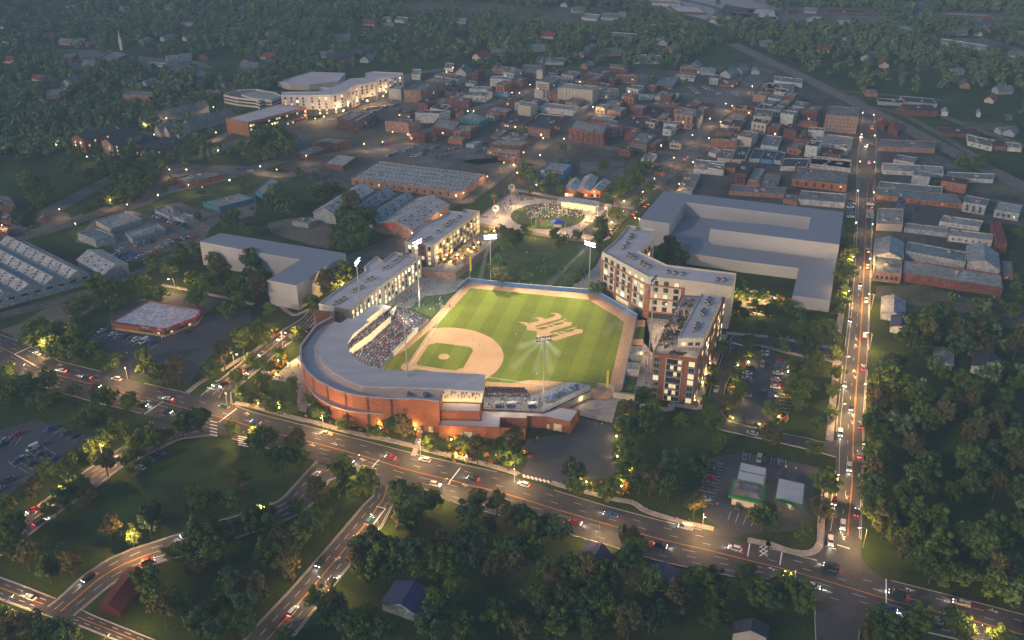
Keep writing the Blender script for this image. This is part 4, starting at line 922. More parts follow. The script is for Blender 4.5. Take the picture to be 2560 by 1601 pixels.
# tobacco sheds in mid photo
for i, (s, lab) in enumerate((('1165,600 1475,665 1820,420', 'brick gabled tobacco shed with red doors'), ('1040,520 1150,600 1500,395', 'dotted-roof shed left of the red-door shed'), ('880,480 1020,515 1310,320', 'third dotted-roof shed from the red doors'), ('540,490 750,520 1110,290', 'dotted-roof shed furthest from the red doors'))):
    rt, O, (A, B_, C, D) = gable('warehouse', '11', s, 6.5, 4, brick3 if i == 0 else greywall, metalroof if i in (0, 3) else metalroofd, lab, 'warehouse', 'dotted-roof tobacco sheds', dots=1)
    if i == 0:
        b = MB(redp, O)
        for f in (.25, .45):
            p = A.lerp(B_, f); u = (B_-A).normalized(); n_ = Vector((u.y, -u.x, 0))*.08; p = Vector((p.x, p.y, 5.2))+n_
            b.quad(p-u*1.5, p+u*1.5, p+u*1.5+Vector((0, 0, 2.2)), p-u*1.5+Vector((0, 0, 2.2)))
        b.build('door', rt, (0, 0, 0))
# dotted skylights on the vast warehouse roof
vr = [o for o in COL.objects if o.get('label', '').startswith('vast brick warehouse')][0]
A, B_, C = pts('11', '900,165 1940,302 2165,135'); hh_ = hsolve((B_[0], px('11', 0, 378)[1]), B_[1]); a, b_, c = G(A, hh_), G(B_, hh_), G(C, hh_)
bb = MB([darksteel, metalroofd], vr.location); nx, ny = 26, 5
for i in range(nx):
    for j in range(ny):
        p = a.lerp(b_, (i+.5+.25*(j % 2))/nx)+(c-b_)*((j+.5)/ny); bb.box((p.x, p.y, hh_-.55), (1.5, 1.1, .25), .25)
for j in range(1, ny):
    p, q = a+(c-b_)*(j/ny), b_+(c-b_)*(j/ny); d = q-p; bb.box(((p.x+q.x)/2, (p.y+q.y)/2, hh_-.45), (d.length-1, .5, .35), math.atan2(d.y, d.x), m=1)
bb.build('skylight', vr, (0, 0, 0))
for s, hw, rise, wl, rf, lab in (('30 1015,1150 1100,1195 1145,1160', 4, 2, brick2, roofred, 'red roofed shed beside the railway, right of the lit crossing'),
        ('30 1135,1210 1225,1255 1250,1190', 4, 2, brick2, roofred, 'rust roofed shed beside the railway, lower of the two'),
        ('31 1072,1450 1290,1490 1292,1330', 3.4, 2.2, offwhite, metalroofd, 'white cottage with a grey roof beside the lit road'),
        ('31 1000,900 1275,935 1280,780', 6, 3, greywall, metalroofd, 'gabled grey hall at the road end of the depot block'),
        ('31 1890,960 2190,1040 2170,880', 6, 3.5, greywall, metalroofd, 'gabled grey hall at the inner end of the depot block'),
        ('32 1925,425 2200,540 2230,400', 4, 2.4, offwhite, slate, 'house with a black roof and white porch in the dark trees'),
        ('32 1565,390 1745,430 1750,300', 3.2, 1.2, offwhite, rooflight, 'pale flat-roofed trailer home in the dark trees'),
        ('32 1160,60 1335,110 1345,-20', 3.4, 2, offwhite, blueroof, 'house with a blue-black roof above the right-hand trees'),
        ('13 1190,1160 1560,1290 1680,1080', 3.4, 3, offwhite, blueroof, 'white clapboard cottage with a blue shingle roof among the lower trees'),
        ('23 640,720 900,880 970,740', 3.4, 3, tan, blueroof, 'cottage with a blue roof and a tan gable just below the boulevard'),
        ('23 1250,940 1590,1030 1610,880', 3.4, 2.6, tan, blueroof, 'house with a wide plain blue roof below the boulevard'),
        ('23 2085,1440 2400,1480 2418,1380', 3.4, 2.4, tan, slate, 'house with a grey hipped roof at the bottom edge by the stub street'),
        ('03 935,1180 1130,1240 1390,890', 3.2, 2, mat('maroon_wall', (.07, .02, .02), .9, .1, .3), mat('maroon_roof', (.075, .022, .02), .9, .15, .3), 'long shed with a dark red roof inside the curve of the road'),
        ('30 1640,1062 1700,1070 1700,1040', 3, 2, offwhite, metalroof, 'tiny white house right of the brick warehouse'), ('30 1975,1070 2010,1080 2005,1055', 3, 2, offwhite, metalroofd, 'tiny grey-white house in the trees')):
    t, rest = s.split(' ', 1); gable('house', t, rest, hw, rise, wl, rf, lab, 'house')
b = MB(offwhite)
# little houses in the far woods
hs = []
far_h = [('00', x, y) for x, y in ((190, 90), (90, 590), (170, 600), (290, 430), (640, 420), (740, 420), (480, 380), (880, 440), (1380, 410), (1590, 385), (1790, 380), (1960, 550), (2350, 600), (380, 760), (430, 750), (680, 800), (880, 640), (1220, 790), (1420, 800), (540, 920), (1780, 265), (2310, 95), (1200, 115), (860, 170), (10, 260), (1620, 90), (40, 800), (2360, 660))]
far_h += [('10', x, y) for x, y in ((90, 430), (130, 560), (680, 540), (730, 550), (850, 560), (960, 530), (1050, 580), (820, 380), (150, 330), (1080, 240), (1250, 260), (1470, 580), (1940, 220), (2130, 560), (2290, 520), (2280, 660), (1960, 700), (60, 640))]
far_h += [('20', x, y) for x, y in ((340, 360), (350, 330), (740, 470), (680, 530), (240, 480), (950, 520), (1370, 410), (1510, 490), (1430, 420), (2390, 430), (2160, 690), (2300, 690), (710, 640), (1740, 650), (620, 120), (500, 60), (1850, 700), (2050, 720))]
far_h += [('30', x, y) for x, y in ((520, 490), (700, 400), (740, 400), (940, 565), (1090, 630), (1460, 670), (1700, 690), (1770, 700), (1850, 820), (2100, 960), (2210, 880), (1800, 330), (2000, 330), (2340, 540), (2220, 490), (2050, 300), (2360, 340), (1950, 220), (1560, 380), (220, 130), (400, 120), (2230, 1260), (2290, 1270), (1270, 305))]
far_h.sort(key=lambda q: px(*q)[0])
HM = []
ow = mat('cottage_siding', (.36, .36, .35), .85, .1, .3)
for wl, rf in ((ow, roofgrey), (ow, roofgreen), (brick3, roofgrey), (brick2, slate), (tan, roofred), (ow, roofgreen)):
    w_ = MB(wl); r_ = MB(rf); L_, W_, h_, z_ = 14, 9, 3.2, 3
    w_.quad((-7, -4.5, 0), (7, -4.5, 0), (7, -4.5, h_), (-7, -4.5, h_)); w_.quad((7, -4.5, 0), (7, 4.5, 0), (7, 4.5, h_), (7, 0, h_+z_), (7, -4.5, h_)); w_.quad((7, 4.5, 0), (-7, 4.5, 0), (-7, 4.5, h_), (7, 4.5, h_)); w_.quad((-7, 4.5, 0), (-7, -4.5, 0), (-7, -4.5, h_), (-7, 0, h_+z_), (-7, 4.5, h_))
    r_.quad((-7.6, -5.2, h_-.4), (7.6, -5.2, h_-.4), (7.6, 0, h_+z_+.1), (-7.6, 0, h_+z_+.1)); r_.quad((7.6, 5.2, h_-.4), (-7.6, 5.2, h_-.4), (-7.6, 0, h_+z_+.1), (7.6, 0, h_+z_+.1)); r_.box((2, 1, h_+z_), (1, 1, 2))
    HM.append((w_.mesh('wall'), r_.mesh('roof')))
for i, q in enumerate(far_h):
    p = G(px(*q)); k = rng.randrange(6); rz = rng.choice((.2, -.3, 1.3, .9)); s_ = rng.uniform(.8, 1.15)
    e = empty('house', p, rz, label='small %s house in the far woods, %s from the left of its kind' % (('white', 'pale-roofed', 'brown', 'dark', 'red-roofed', 'green-roofed')[k], nth(i+1)), cat='house', group='small houses in the far woods')
    e.scale = (s_, s_, s_); add_child('wall', HM[k][0], e, (0, 0, 0)); add_child('roof', HM[k][1], e, (0, 0, 0)); FOOT.append([(p.x-8, p.y-34), (p.x+8, p.y-34), (p.x+7, p.y+7), (p.x-7, p.y+7)])
# row houses
for i, (t, x, y, k) in enumerate([('00', 1180, 1200, 1)]+[('00', 1400+k*82, 1190-k*20, 0) for k in range(7)]+[('00', 1560+k*85, 1275+k*6, 0) for k in range(3)]+[('00', 1830+k*75, 1220-k*18, 0) for k in range(5)]):
    p = G(px(t, x, y)); e = empty('row_house', p, .9, label='tan row house with a grey gable, %s from the left in the lit terrace' % nth(i+1), cat='row house', group='terraced houses near the brick school')
    add_child('wall', HM[0][0], e, (0, 0, 0)); add_child('roof', HM[0][1], e, (0, 0, 0)); e.scale = (.9, .85, 1.5)
# steeple
for t, x, y, hh__, lab in (('00', 1150, 475, 20, 'white church spire above the brick church'), ('20', 300, 720, 22, 'brick church tower with a pointed top in upper town')):
    p = G(px(t, x, y)); e = empty('spire', p, label=lab, cat='spire'); b = MB(offwhite if t == '00' else brick2); b.box((0, 0, hh__*.3), (2.6, 2.6, hh__*.6)); b.build('tower', e, (0, 0, 0)); b = MB(offwhite if t == '00' else slate); b.tube((0, 0, hh__*.6), (0, 0, hh__), 1.3, .1, 8); b.build('spire_tip', e, (0, 0, 0))

# ---- big plain grey massing blocks
def poly_block(t, s, base_px, top_y, wall, roof, label, name='building', **k):
    pp = pts(t, s); h = hsolve(base_px, top_y); P = [G(p, h) for p in pp]; return (*build_block(name, P, h, wall, roof, label, **k), h)
poly_block('S', '499,604 551,583 640,597 865,634 741,714 668,700.5 751,649 640,631', px('11', 405, 1420), px('11', 0, 1185)[1], massing, massroof, 'plain grey L-shaped block left of the white apartments', parapet=0)
poly_block('S', '1658.5,478 2109,530 2098.7,612 1775,572 1783,551 1920,561.5 2020.6,574.7 2027,544 1714,506 1674,559 1600,548', px('21', 1480, 830), px('21', 0, 600)[1], massing, massroof, 'largest plain grey block wrapped around a raised court', parapet=0)
poly_block('S', '1718,633 1732.6,606.5 1920,629 2090,652 2076,752 1981,739 1997,671 1860,654', px('31', 570, 1440), px('31', 0, 1330)[1], massing, massroof, 'plain grey block in front of the largest grey block', parapet=0)
b = MB(massroof); hq = 7
Pq = [G(p, hq) for p in pts('21', '1640,470 1780,480 1920,545 2020,575 1880,640 1860,800 1480,740 1500,600')]
build_block('parking_deck', Pq, hq, massing, massroof, 'raised grey parking deck inside the court of the largest grey block', 'parking deck', parapet=0, foot=False)
build_block('parking_deck', [G(p, 16) for p in pts('S', '745,1 745,1 745,1')], 1, massing, massroof, '', parapet=0) if False else None

# ---- apartments around the ball park
def apartment(t, s, base_px, top_y, wall, label, faces, parapet=1.0, units='', roof=membrane):
    root, O, P, zr, h = poly_block(t, s, base_px, top_y, wall, roof, label, name='apartment_building', parapet=parapet, cat='apartment building')
    for u in units.split():
        x, y = map(float, u.split(',')); p = G(px(t, x, y), zr+.6); add_child('roof_unit', roof_unit_mesh(0), root, (p.x-O.x, p.y-O.y, zr+.02), R(38))
    return root, O, P, zr, h
def slab(root, O, a, b, z0, z1, out, m, name='facade_panel', m0=0, m1=0):
    a, b = Vector((a[0], a[1], 0)), Vector((b[0], b[1], 0)); d = (b-a); L = d.length; d /= L; n_ = Vector((d.y, -d.x, 0))
    p = a+d*m0; q = b-d*m1; c = (p+q)/2+n_*(out/2-.02)
    bb = MB(m, O); bb.box((c.x, c.y, (z0+z1)/2), ((q-p).length, out+.04, z1-z0), math.atan2(d.y, d.x)); return bb.build(name, root, (0, 0, 0))
BALC = {}
def balcony(root, O, a, b, s, z):
    if 'b' not in BALC:
        bb = MB([concrete, darksteel]); bb.box((0, -.75, 0), (3.0, 1.5, .18))
        for x in np.linspace(-1.45, 1.45, 9): bb.box((x, -1.45, .6), (.05, .05, 1.1), m=1)
        bb.box((0, -1.45, 1.12), (3, .08, .08), m=1)
        for sx in (-1.45, 1.45): bb.box((sx, -.75, 1.12), (.08, 1.5, .08), m=1); bb.box((sx, -.75, .6), (.04, 1.5, .04), m=1)
        BALC['b'] = bb.mesh('balcony')
    a, b = Vector(a[:2]), Vector(b[:2]); d = (b-a).normalized(); p = a+d*s
    add_child('balcony', BALC['b'], root, (p.x-O.x, p.y-O.y, z), math.atan2(d.y, d.x))
# long white building along left field
root, O, P, zr, h = apartment('11', '590,1357 885,1412 1190,1180 1560,907 1310,868 1195,950 1140,905 1020,1005 1040,1045 740,1240', px('12', 600, 60), px('11', 0, 1357)[1], tan, 'long pale apartment block along the left-field stands', None,
      units='760,1355 800,1335 835,1310 925,1240 960,1225 1000,1205 1060,1140 1100,1120 1215,1030 1250,1015 1300,975 1330,960 1360,930 1400,910 1430,900')
for (a, b_, L, f) in visible_edges(P):
    if L > 25 and a[1] < b_[1]+60 and f > .1 and (b_[0]-a[0]) > 0: windows(root, O, a, b_, h, 4, int(L/3.6), 1.3, 2.0, lit=.42, dim=.2, fr_='window_frame_dark', z0=.8)
ed = [e for e in visible_edges(P)]
ed.sort(key=lambda e: e[0][0]); e0 = ed[0]
slab(root, O, e0[0], e0[1], h*.25, h+.05, .12, offwhite, m1=e0[2]*.55); slab(root, O, e0[0], e0[1], 0, h-.3, .1, darkwall, m0=e0[2]*.5)
# second block beside the lawn
root, O, P, zr, h = apartment('11', '1405,770 1680,802 2112,482 1965,462 1950,490 1810,478 1790,520 1560,620', px('11', 1700, 1015), px('11', 0, 802)[1], tan, 'cream apartment block with balconies beside the sloping lawn', None,
      units='1590,765 1620,750 1650,740 1720,680 1780,635 1810,615 1830,590 1870,580 1920,540')
for (a, b_, L, f) in visible_edges(P):
    if L < 8: continue
    n_ = int(L/4); windows(root, O, a, b_, h, 4, n_, 1.6, 2.1, lit=.5, dim=.2, fr_='window_frame_dark', z0=.8)
    if b_[0] > a[0] and L > 40:
        for f_ in range(1, 4):
            for k in range(n_//2): balcony(root, O, a, b_, 1+(L-2)*(2*k+.5+(f_ % 2))/n_, .8+(h-2.2)/4*f_)
    if L < 30: slab(root, O, a, b_, 0, h-.5, .08, brick2, m0=L*.45, m1=L*.28)
# big brick and cream block beyond right field
RP = '1100,615 1350,657 1330,760 1195,860 1465,990 2120,1070 2085,1200 1835,1160 1640,1135 1285,1100 850,865 1000,740'
root, O, P, zr, h = apartment('21', RP, px('21', 835, 1245), px('21', 0, 865)[1], cream, 'brick and cream apartment block beyond the right-field wall', None,
      units='1180,655 1130,715 1115,740 1085,790 1060,830 1100,895 1130,910 1160,930 1230,970 1260,990 1295,1010 1475,1060 1540,1070 1615,1080 1945,1130 2005,1135')
for (a, b_, L, f) in visible_edges(P):
    if L < 14 or f < .12: continue
    if b_[0] <= a[0]: continue
    n_ = max(3, int(L/5.2)); fh = (h-1.4)/6
    for z0_, z1_ in ((fh-.1, fh+.75), (3*fh, 3*fh+.75), (5*fh, 5*fh+.75)): slab(root, O, a, b_, z0_, z1_, .35, orangebrick, 'brick_band')
    for k in range(n_//2+1):
        s_ = L*k/(n_//2) if n_//2 else 0; s_ = min(max(s_, .9), L-.9)
        slab(root, O, a, b_, .0, 5*fh+.7, .3, orangebrick, 'brick_pier', m0=s_-.8, m1=L-s_-.8)
    windows(root, O, a, b_, h, 6, n_, 2.3, 2.3, lit=.05, dim=.2, fr_='window_frame_dark', z0=.7, skip=1, m0=1.6, m1=1.6)
    windows(root, O, a, b_, h, 6, n_//2, 4.2, 3.0, lit=.6, dim=.3, fr_='window_frame_dark', z0=.7, skip=5, m0=1.6, m1=1.6) if False else None
    bb = MB([warmint, glass], O); d = (Vector(b_)-Vector(a)).normalized(); nn = Vector((d.y, -d.x))
    for k in range(n_//2):
        c = Vector(a)+d*(L*(k+.5)/(n_//2))+nn*.06; bb.box((c.x, c.y, 2.0), (L/(n_//2)-2.2, .1, 3.2), math.atan2(d.y, d.x), m=0 if k % 2 else 1)
    bb.build('shop_front', root, (0, 0, 0))
h_r1 = h
for (a, b_, L, f) in visible_edges(P):
    if (a[0]+b_[0])/2 > G(px('21', 1800, 1200)).x: slab(root, O, a, b_, 0, h*.42, .1, orangebrick, 'brick_base'); slab(root, O, a, b_, h*.42, h-1.2, .06, tan, 'tan_cladding')
# brick wing with the roof terrace
root, O, P, zr, h = apartment('22', '1335,310 1750,372 2018,-215 1600,-235', px('22', 1700, 805), px('22', 0, 372)[1], brick, 'tall brick apartment wing with a planted roof terrace', None, parapet=.4, roof=paving)
for (a, b_, L, f) in visible_edges(P):
    south = L < 40
    if south:
        fh = (h-1.2)/7
        for c0, c1, mm in ((.02, .17, darkwall), (.30, .68, cream), (.80, .98, darkwall)): slab(root, O, a, b_, .2, h-1.6, .06, mm, m0=L*c0, m1=L*(1-c1))
        for c0, c1, n_ in ((.02, .17, 1), (.80, .98, 1)):
            aa = Vector(a).lerp(Vector(b_), c0); bb_ = Vector(a).lerp(Vector(b_), c1); windows(root, O, (aa.x, aa.y-.08), (bb_.x, bb_.y-.08), h, 7, 1, L*.13, 3.0, lit=.06, dim=.3, fr_='window_frame_white', z0=.4, m0=0, m1=0)
        aa = Vector(a).lerp(Vector(b_), .30); bb_ = Vector(a).lerp(Vector(b_), .68); windows(root, O, (aa.x, aa.y-.08), (bb_.x, bb_.y-.08), h, 7, 4, 1.5, 2.2, lit=.05, dim=.25, z0=.4, m0=.4, m1=.4)
        for f_ in range(1, 7):
            for k in (.4, .59): balcony(root, O, (a[0], a[1]), (b_[0], b_[1]), L*k, .4+f_*fh)
        slab(root, O, a, b_, h-1.5, h-.2, .25, brick, 'brick_band')
    else:
        n_ = int(L/4.4); windows(root, O, a, b_, h, 6, n_, 1.7, 2.2, lit=.35, dim=.25, z0=.6)
        for k in range(0, n_, 3): slab(root, O, a, b_, 0, h-1, .2, darkwall, 'dark_bay', m0=L*k/n_+.3, m1=L*(1-(k+1)/n_)+.3)
TR, TO, TZ, TH = root, O, zr, h
pp = [G(p, h+4) for p in pts('I', '1660,588 1960,628 1690,1255 1305,1255')]
Pc = ccw([(v.x, v.y) for v in pp]); bb = MB(cream, O); bb.prism(inset(Pc, 0), zr, h+4); bb.build('penthouse_wall', root, (0, 0, 0))
bb = MB([membrane, offwhite], O); bb.prism(Pc, h+4.02, h+4.12, 0); 
for i in range(4):
    a, b_ = Vector(Pc[i]), Vector(Pc[(i+1) % 4]); c = (a+b_)/2; d = b_-a; bb.box((c.x, c.y, h+4.3), (d.length, .4, .7), math.atan2(d.y, d.x), m=1)
bb.build('penthouse_roof', root, (0, 0, 0))
for x, y in ((1740, 700), (1775, 665), (1660, 870), (1690, 840), (1590, 1050), (1580, 1090), (1555, 1130), (1770, 740), (1690, 900)):
    p = G(px('I', x, y), h+4.3); add_child('roof_unit', roof_unit_mesh(0), root, (p.x-O.x, p.y-O.y, h+4.14), R(40))
for (a, b_, L, f) in visible_edges(Pc): 
    if L < 40: windows(root, O, a, b_, h+4, 1, 3, 2.0, 2.4, lit=.5, dim=.3, z0=h+.3, fr_='window_frame_white')
# penthouse box on the big block
# ---- far lit apartments (white), parking deck, office slab, brick school
root, O, P, zr, h = poly_block('10', '235,897 480,903 700,896 850,870 890,830 965,803 1125,775 1140,745 1390,705 1388,690 1110,676 1030,690 1030,735 880,745 690,830 605,825 600,865 240,870', px('10', 485, 1095), px('10', 0, 903)[1], mat('pink_white_wall', (.62, .55, .52), .85, .06, .2), membrane, 'curved white apartment block with many lit windows', name='apartment_building', cat='apartment building')
for (a, b_, L, f) in visible_edges(P):
    if L > 6 and b_[0] > a[0]:
        n_ = max(2, int(L/5)); windows(root, O, a, b_, h, 6, n_, 1.3, 1.5, lit=.22, dim=.25, z0=.6, fr_='window_frame_dark'); slab(root, O, a, b_, 0, 5.2, .03, darkwall, 'dark_base') if L > 12 else None
root, O, P, zr, h = poly_block('10', '-40,925 145,945 238,905 180,870 0,850 -140,895', px('10', 130, 1030), px('10', 0, 945)[1], cream, concrete, 'open parking deck with cream rails behind the office slab', name='parking_deck', cat='parking deck')
for (a, b_, L, f) in visible_edges(P):
    for zz in (.5, .8): slab(root, O, a, b_, h*zz-h*.28, h*zz-h*.12, .05, glass, 'deck_opening', .5, .5)
root, O, P, zr, h = poly_block('10', '200,768 320,795 500,800 780,770 845,690 510,680 440,700', px('10', 330, 850), px('10', 0, 795)[1], tan, membrane, 'wide low tan hall behind the curved white apartments')
root, O, P, zr, h = poly_block('10', '-45,1045 -425,1110 -425,1110 60,1030', px('10', 0, 1200), 1, tan, tan, '') if False else (0,)*5
def poly_px(ps, base_px, top_y, wall, roof, label, **k):
    h = hsolve(base_px, top_y); return (*build_block('building', [G(p, h) for p in ps], h, wall, roof, label, **k), h)
root, O, P, zr, h = poly_px(pts('00', '2130,1120 2340,1157 10: 475,1012 300,992 200,985'), px('00', 2335, 1290), px('00', 0, 1157)[1], orangebrick, membrane, 'long brick office slab with blue glass bands and lit windows')
for (a, b_, L, f) in visible_edges(P):
    if L > 40:
        slab(root, O, a, b_, h*.55, h*.82, .06, glass, 'glass_band', L*.1, L*.02); windows(root, O, (a[0]+.05, a[1]-.15), (b_[0]+.05, b_[1]-.15), h, 3, 22, 1.6, 1.5, lit=.2, dim=.2, z0=.5)
# parking deck, upper left of the office slab
root, O, P, zr, h = poly_px(pts('00', '2110,895 2230,920 2418,940 10: 30,955 90,935 240,910 100,860 0,840 00: 2230,850'), px('00', 2180, 985), px('00', 0, 905)[1], cream, oldasph, 'curved parking deck ramps left of the white apartments', parapet=.8)
for (a, b_, L, f) in visible_edges(P):
    for zz in (.42, .78): slab(root, O, a, b_, h*zz-h*.2, h*zz-h*.02, .05, glass, 'deck_opening', .3, .3)
for s, yb, lab, wnd in (('670,1302 790,1322 1110,1235', 1445, 'left gabled wing of the old brick school', 1), ('955,1340 1060,1370 1330,1260', 1505, 'tan gabled centre of the old brick school', 1), ('1265,1400 1395,1447 1725,1350', 1508, 'front right wing of the old brick school with lit windows', 1), ('800,1290 1330,1362 1500,1310', 1420, 'long slate-roofed spine of the old brick school', 1)):
    A, B_, C = pts('00', s); hw = hsolve((B_[0], px('00', 0, yb)[1]), B_[1])
    rt, O, (a, b_, c, d) = gable('school_building', '00', s, hw, 3.5, brick3 if 'tan' in lab else brick, slate, lab, 'school', 'brick school wings')
    for e0, e1 in ((a, b_), (b_, c)): windows(rt, O, e0, e1, hw, 3, max(2, int((e1-e0).length/5)), 1.2, 1.6, lit=.15, dim=.25, fr_='window_frame_white')
# orange market building and striped shop by the park
for s, lab in (('490,290 600,300 660,200', 'left bay of the orange painted market hall'), ('605,290 730,300 810,165', 'middle gabled bay of the orange painted market hall'), ('730,300 835,300 930,205', 'right gabled bay of the orange painted market hall')):
    rt, O, (a, b_, c, d) = gable('market_hall', '21', s, 4.5, 2.2, mat('orange_render', (.62, .17, .07), .8, .1, .4), metalroof, lab, 'market hall', 'orange market hall bays')
    windows(rt, O, a, b_, 4.5, 1, 3, 1.6, 2.2, lit=.1, dim=.3, fr_='window_frame_dark', z0=.6)
root, O, P, zr, h = row('21', '270,95 480,120 560,45', 190, 'ul', 0, 0, 'blue fronted shop with a pink and white roof beside the park')
slab(root, O, P[0], P[1], h-1.5, h-.2, .15, offwhite, 'sign_band')
# stores on this side
root, O, P, zr, h = poly_px(pts('S', '276,804 372,750.5 502,774 491,792 432,815 408,823 389,820'), px('02', 1480, 165), px('02', 0, 85)[1]+1, brick, mat('store_roof', (.52, .46, .49), .8, .1, .3, fine=.6), 'red brick store with a lit entrance and flat pink-grey roof', parapet=.7)
for (a, b_, L, f) in visible_edges(P):
    slab(root, O, a, b_, 0, 1.3, .12, mat('buff_base', (.5, .32, .15), .85, .1, .5), 'buff_base')
    slab(root, O, a, b_, h-.9, h+.15, .1, redp if L < 15 else brick2, 'fascia')
    ctr = G((412, 838)); da, db = (Vector(a)-ctr.xy).length, (Vector(b_)-ctr.xy).length
    if L < 9: windows(root, O, a, b_, h, 1, max(2, int(L/1.6)), 1.3, 2.6, lit=.0, dim=.35, z0=.2, fr_='window_frame_dark', top=2, m0=.3, m1=.3)
    else: windows(root, O, a, b_, h, 1, 4, 1.4, 2.2, lit=0, dim=.2, z0=1.2, fr_='window_frame_dark', top=2, m0=(2 if da < db else L-10), m1=(L-10 if da < db else 2))
    aa, bb_ = Vector(a), Vector(b_); d = (bb_-aa).normalized(); nn = Vector((d.y, -d.x)); s0 = L/2 if L < 9 else (6 if da < db else L-6)
    ml = MB(white, O)
    if L < 9:
        for k in range(10): q_ = aa+d*(s0+.8*math.cos(k*.628))+nn*.2; ml.box((q_.x, q_.y, h-.55+.45*math.sin(k*.628)), (.35, .06, .16), math.atan2(d.y, d.x))
    for k in range(9 if L >= 9 else 3): q_ = aa+d*(s0-1.8+k*.42+(.5 if k > 4 else 0) if L >= 9 else s0-.35+k*.35)+nn*.2; ml.box((q_.x, q_.y, h-.55), (.26, .06, .42 if k % 2 else .34), math.atan2(d.y, d.x))
    ml.build('sign_lettering', root, (0, 0, 0))
def text(s_, size, loc, rot, m, root, O, name='sign_lettering'):
    cu = bpy.data.curves.new('t', 'FONT'); cu.body = s_; cu.size = size; cu.extrude = .03; cu.align_x = 'CENTER'; ob = bpy.data.objects.new('t', cu); COL.objects.link(ob)
    dg = bpy.context.evaluated_depsgraph_get(); me = bpy.data.meshes.new_from_object(ob.evaluated_get(dg)); bpy.data.objects.remove(ob); me.materials.clear(); me.materials.append(m)
    o = bpy.data.objects.new(name, me); COL.objects.link(o); o.parent = root; o.location = Vector(loc)-O; o.rotation_euler = rot; return o
# convenience store with green canopy and fuel canopy
def conv(s, h, fascia_t, label, name, roofm, walls=True, cat='building'):
    pp = [G(p, h) for p in pts('J', s)]; P = ccw([(v.x, v.y) for v in pp]); c = sum((Vector(p) for p in P), Vector((0, 0)))/4; O = Vector((c.x, c.y, 0)); FOOT.append(P)
    rt = empty(name, O, label=label, cat=cat); b = MB(green_paint, O); n = len(P)
    b.prism(P, h-1.0, h, bottom=True); b.build('fascia', rt, (0, 0, 0)); I = inset(P, fascia_t); b = MB(roofm, O); b.prism(I, h, h+.12); b.build('roof', rt, (0, 0, 0)); return rt, O, P, I
rt, O, P, I = conv('1555,415 2065,530 2030,935 1480,800', 6.5, .45, 'flat fuel canopy with a green edge and a lit pump', 'fuel_canopy', membrane, cat='fuel canopy')
c = Vector((0, 0, 0)); b = MB(concrete, O); b.box((O.x, O.y, .12), (1.6, 7, .24), .25); b.box((O.x, O.y, 3), (.5, .5, 6), .25); b.build('pump_island', rt, (0, 0, 0))
b = MB([offwhite, litwin2], O); b.box((O.x-.3, O.y-2.4, 1.1), (.9, 1.6, 1.9), .25); b.box((O.x-.3, O.y-3.25, 1.4), (.7, .1, .8), .25, 1); b.build('fuel_pump', rt, (0, 0, 0))
def pointlamp(parent, loc, e, col, rad=.2, name='lamp_light', spot=None, tgt=None):
    key = (round(e, 1), col, rad, spot)
    ld = LD.get(key)
    if not ld:
        ld = bpy.data.lights.new(name, 'SPOT' if spot else 'POINT'); ld.energy = e; ld.color = col; ld.shadow_soft_size = rad
        if spot: ld.spot_size = R(spot); ld.spot_blend = .6
        LD[key] = ld
    o = bpy.data.objects.new(name, ld); COL.objects.link(o)
    if parent: o.parent = parent
    o.location = loc
    if tgt is not None: o.rotation_euler = (Vector(loc)-Vector(tgt)).to_track_quat('Z', 'Y').to_euler()
    return o
LD = {}
WARM = (1.0, .68, .32); WARM2 = (1.0, .58, .22); COOL = (1.0, .96, .86)
for dx, dy in ((-3, -3), (3, -3), (0, 4)): pointlamp(rt, (dx, dy, 5.2), 260, WARM, .5)
rt, O, P, I = conv('690,420 770,430 1280,540 1335,560 1280,890 610,750', 5.0, 1.1, 'small store with a green canopy edge and a grey tiled roof', 'store', slate)
b = MB([roofgrey, offwhite], O); C0 = Vector((O.x, O.y)); I2 = inset(P, 3.2)
n = len(I); b.add([(p[0], p[1], 5.12) for p in I]+[(p[0], p[1], 6.4) for p in I2], [(i, (i+1) % n, n+(i+1) % n, n+i) for i in range(n)]+[tuple(range(n, 2*n))]); b.build('tiled_roof', rt, (0, 0, 0))
b = MB(cream, O); b.prism(inset(P, 1.4), 0, 4.2); b.build('wall', rt, (0, 0, 0))
pp = [G(p, 6.2) for p in pts('J', '840,120 1340,235 1275,545 770,440')]; P2 = ccw([(v.x, v.y) for v in pp]); b = MB(cream, O); b.prism(P2, 0, 6.0); b.build('rear_wing_wall', rt, (0, 0, 0)); FOOT.append(P2)
b = MB([membrane, green_paint], O); b.prism(P2, 6.0, 6.2, 1); b.prism(inset(P2, .3), 6.2, 6.26, 0)
m1, m2 = Vector(P2[0]).lerp(Vector(P2[3]), .5), Vector(P2[1]).lerp(Vector(P2[2]), .5); d = m2-m1; cc = (m1+m2)/2; b.box((cc.x, cc.y, 6.3), (d.length, .4, .25), math.atan2(d.y, d.x), 1); b.build('rear_wing_roof', rt, (0, 0, 0))
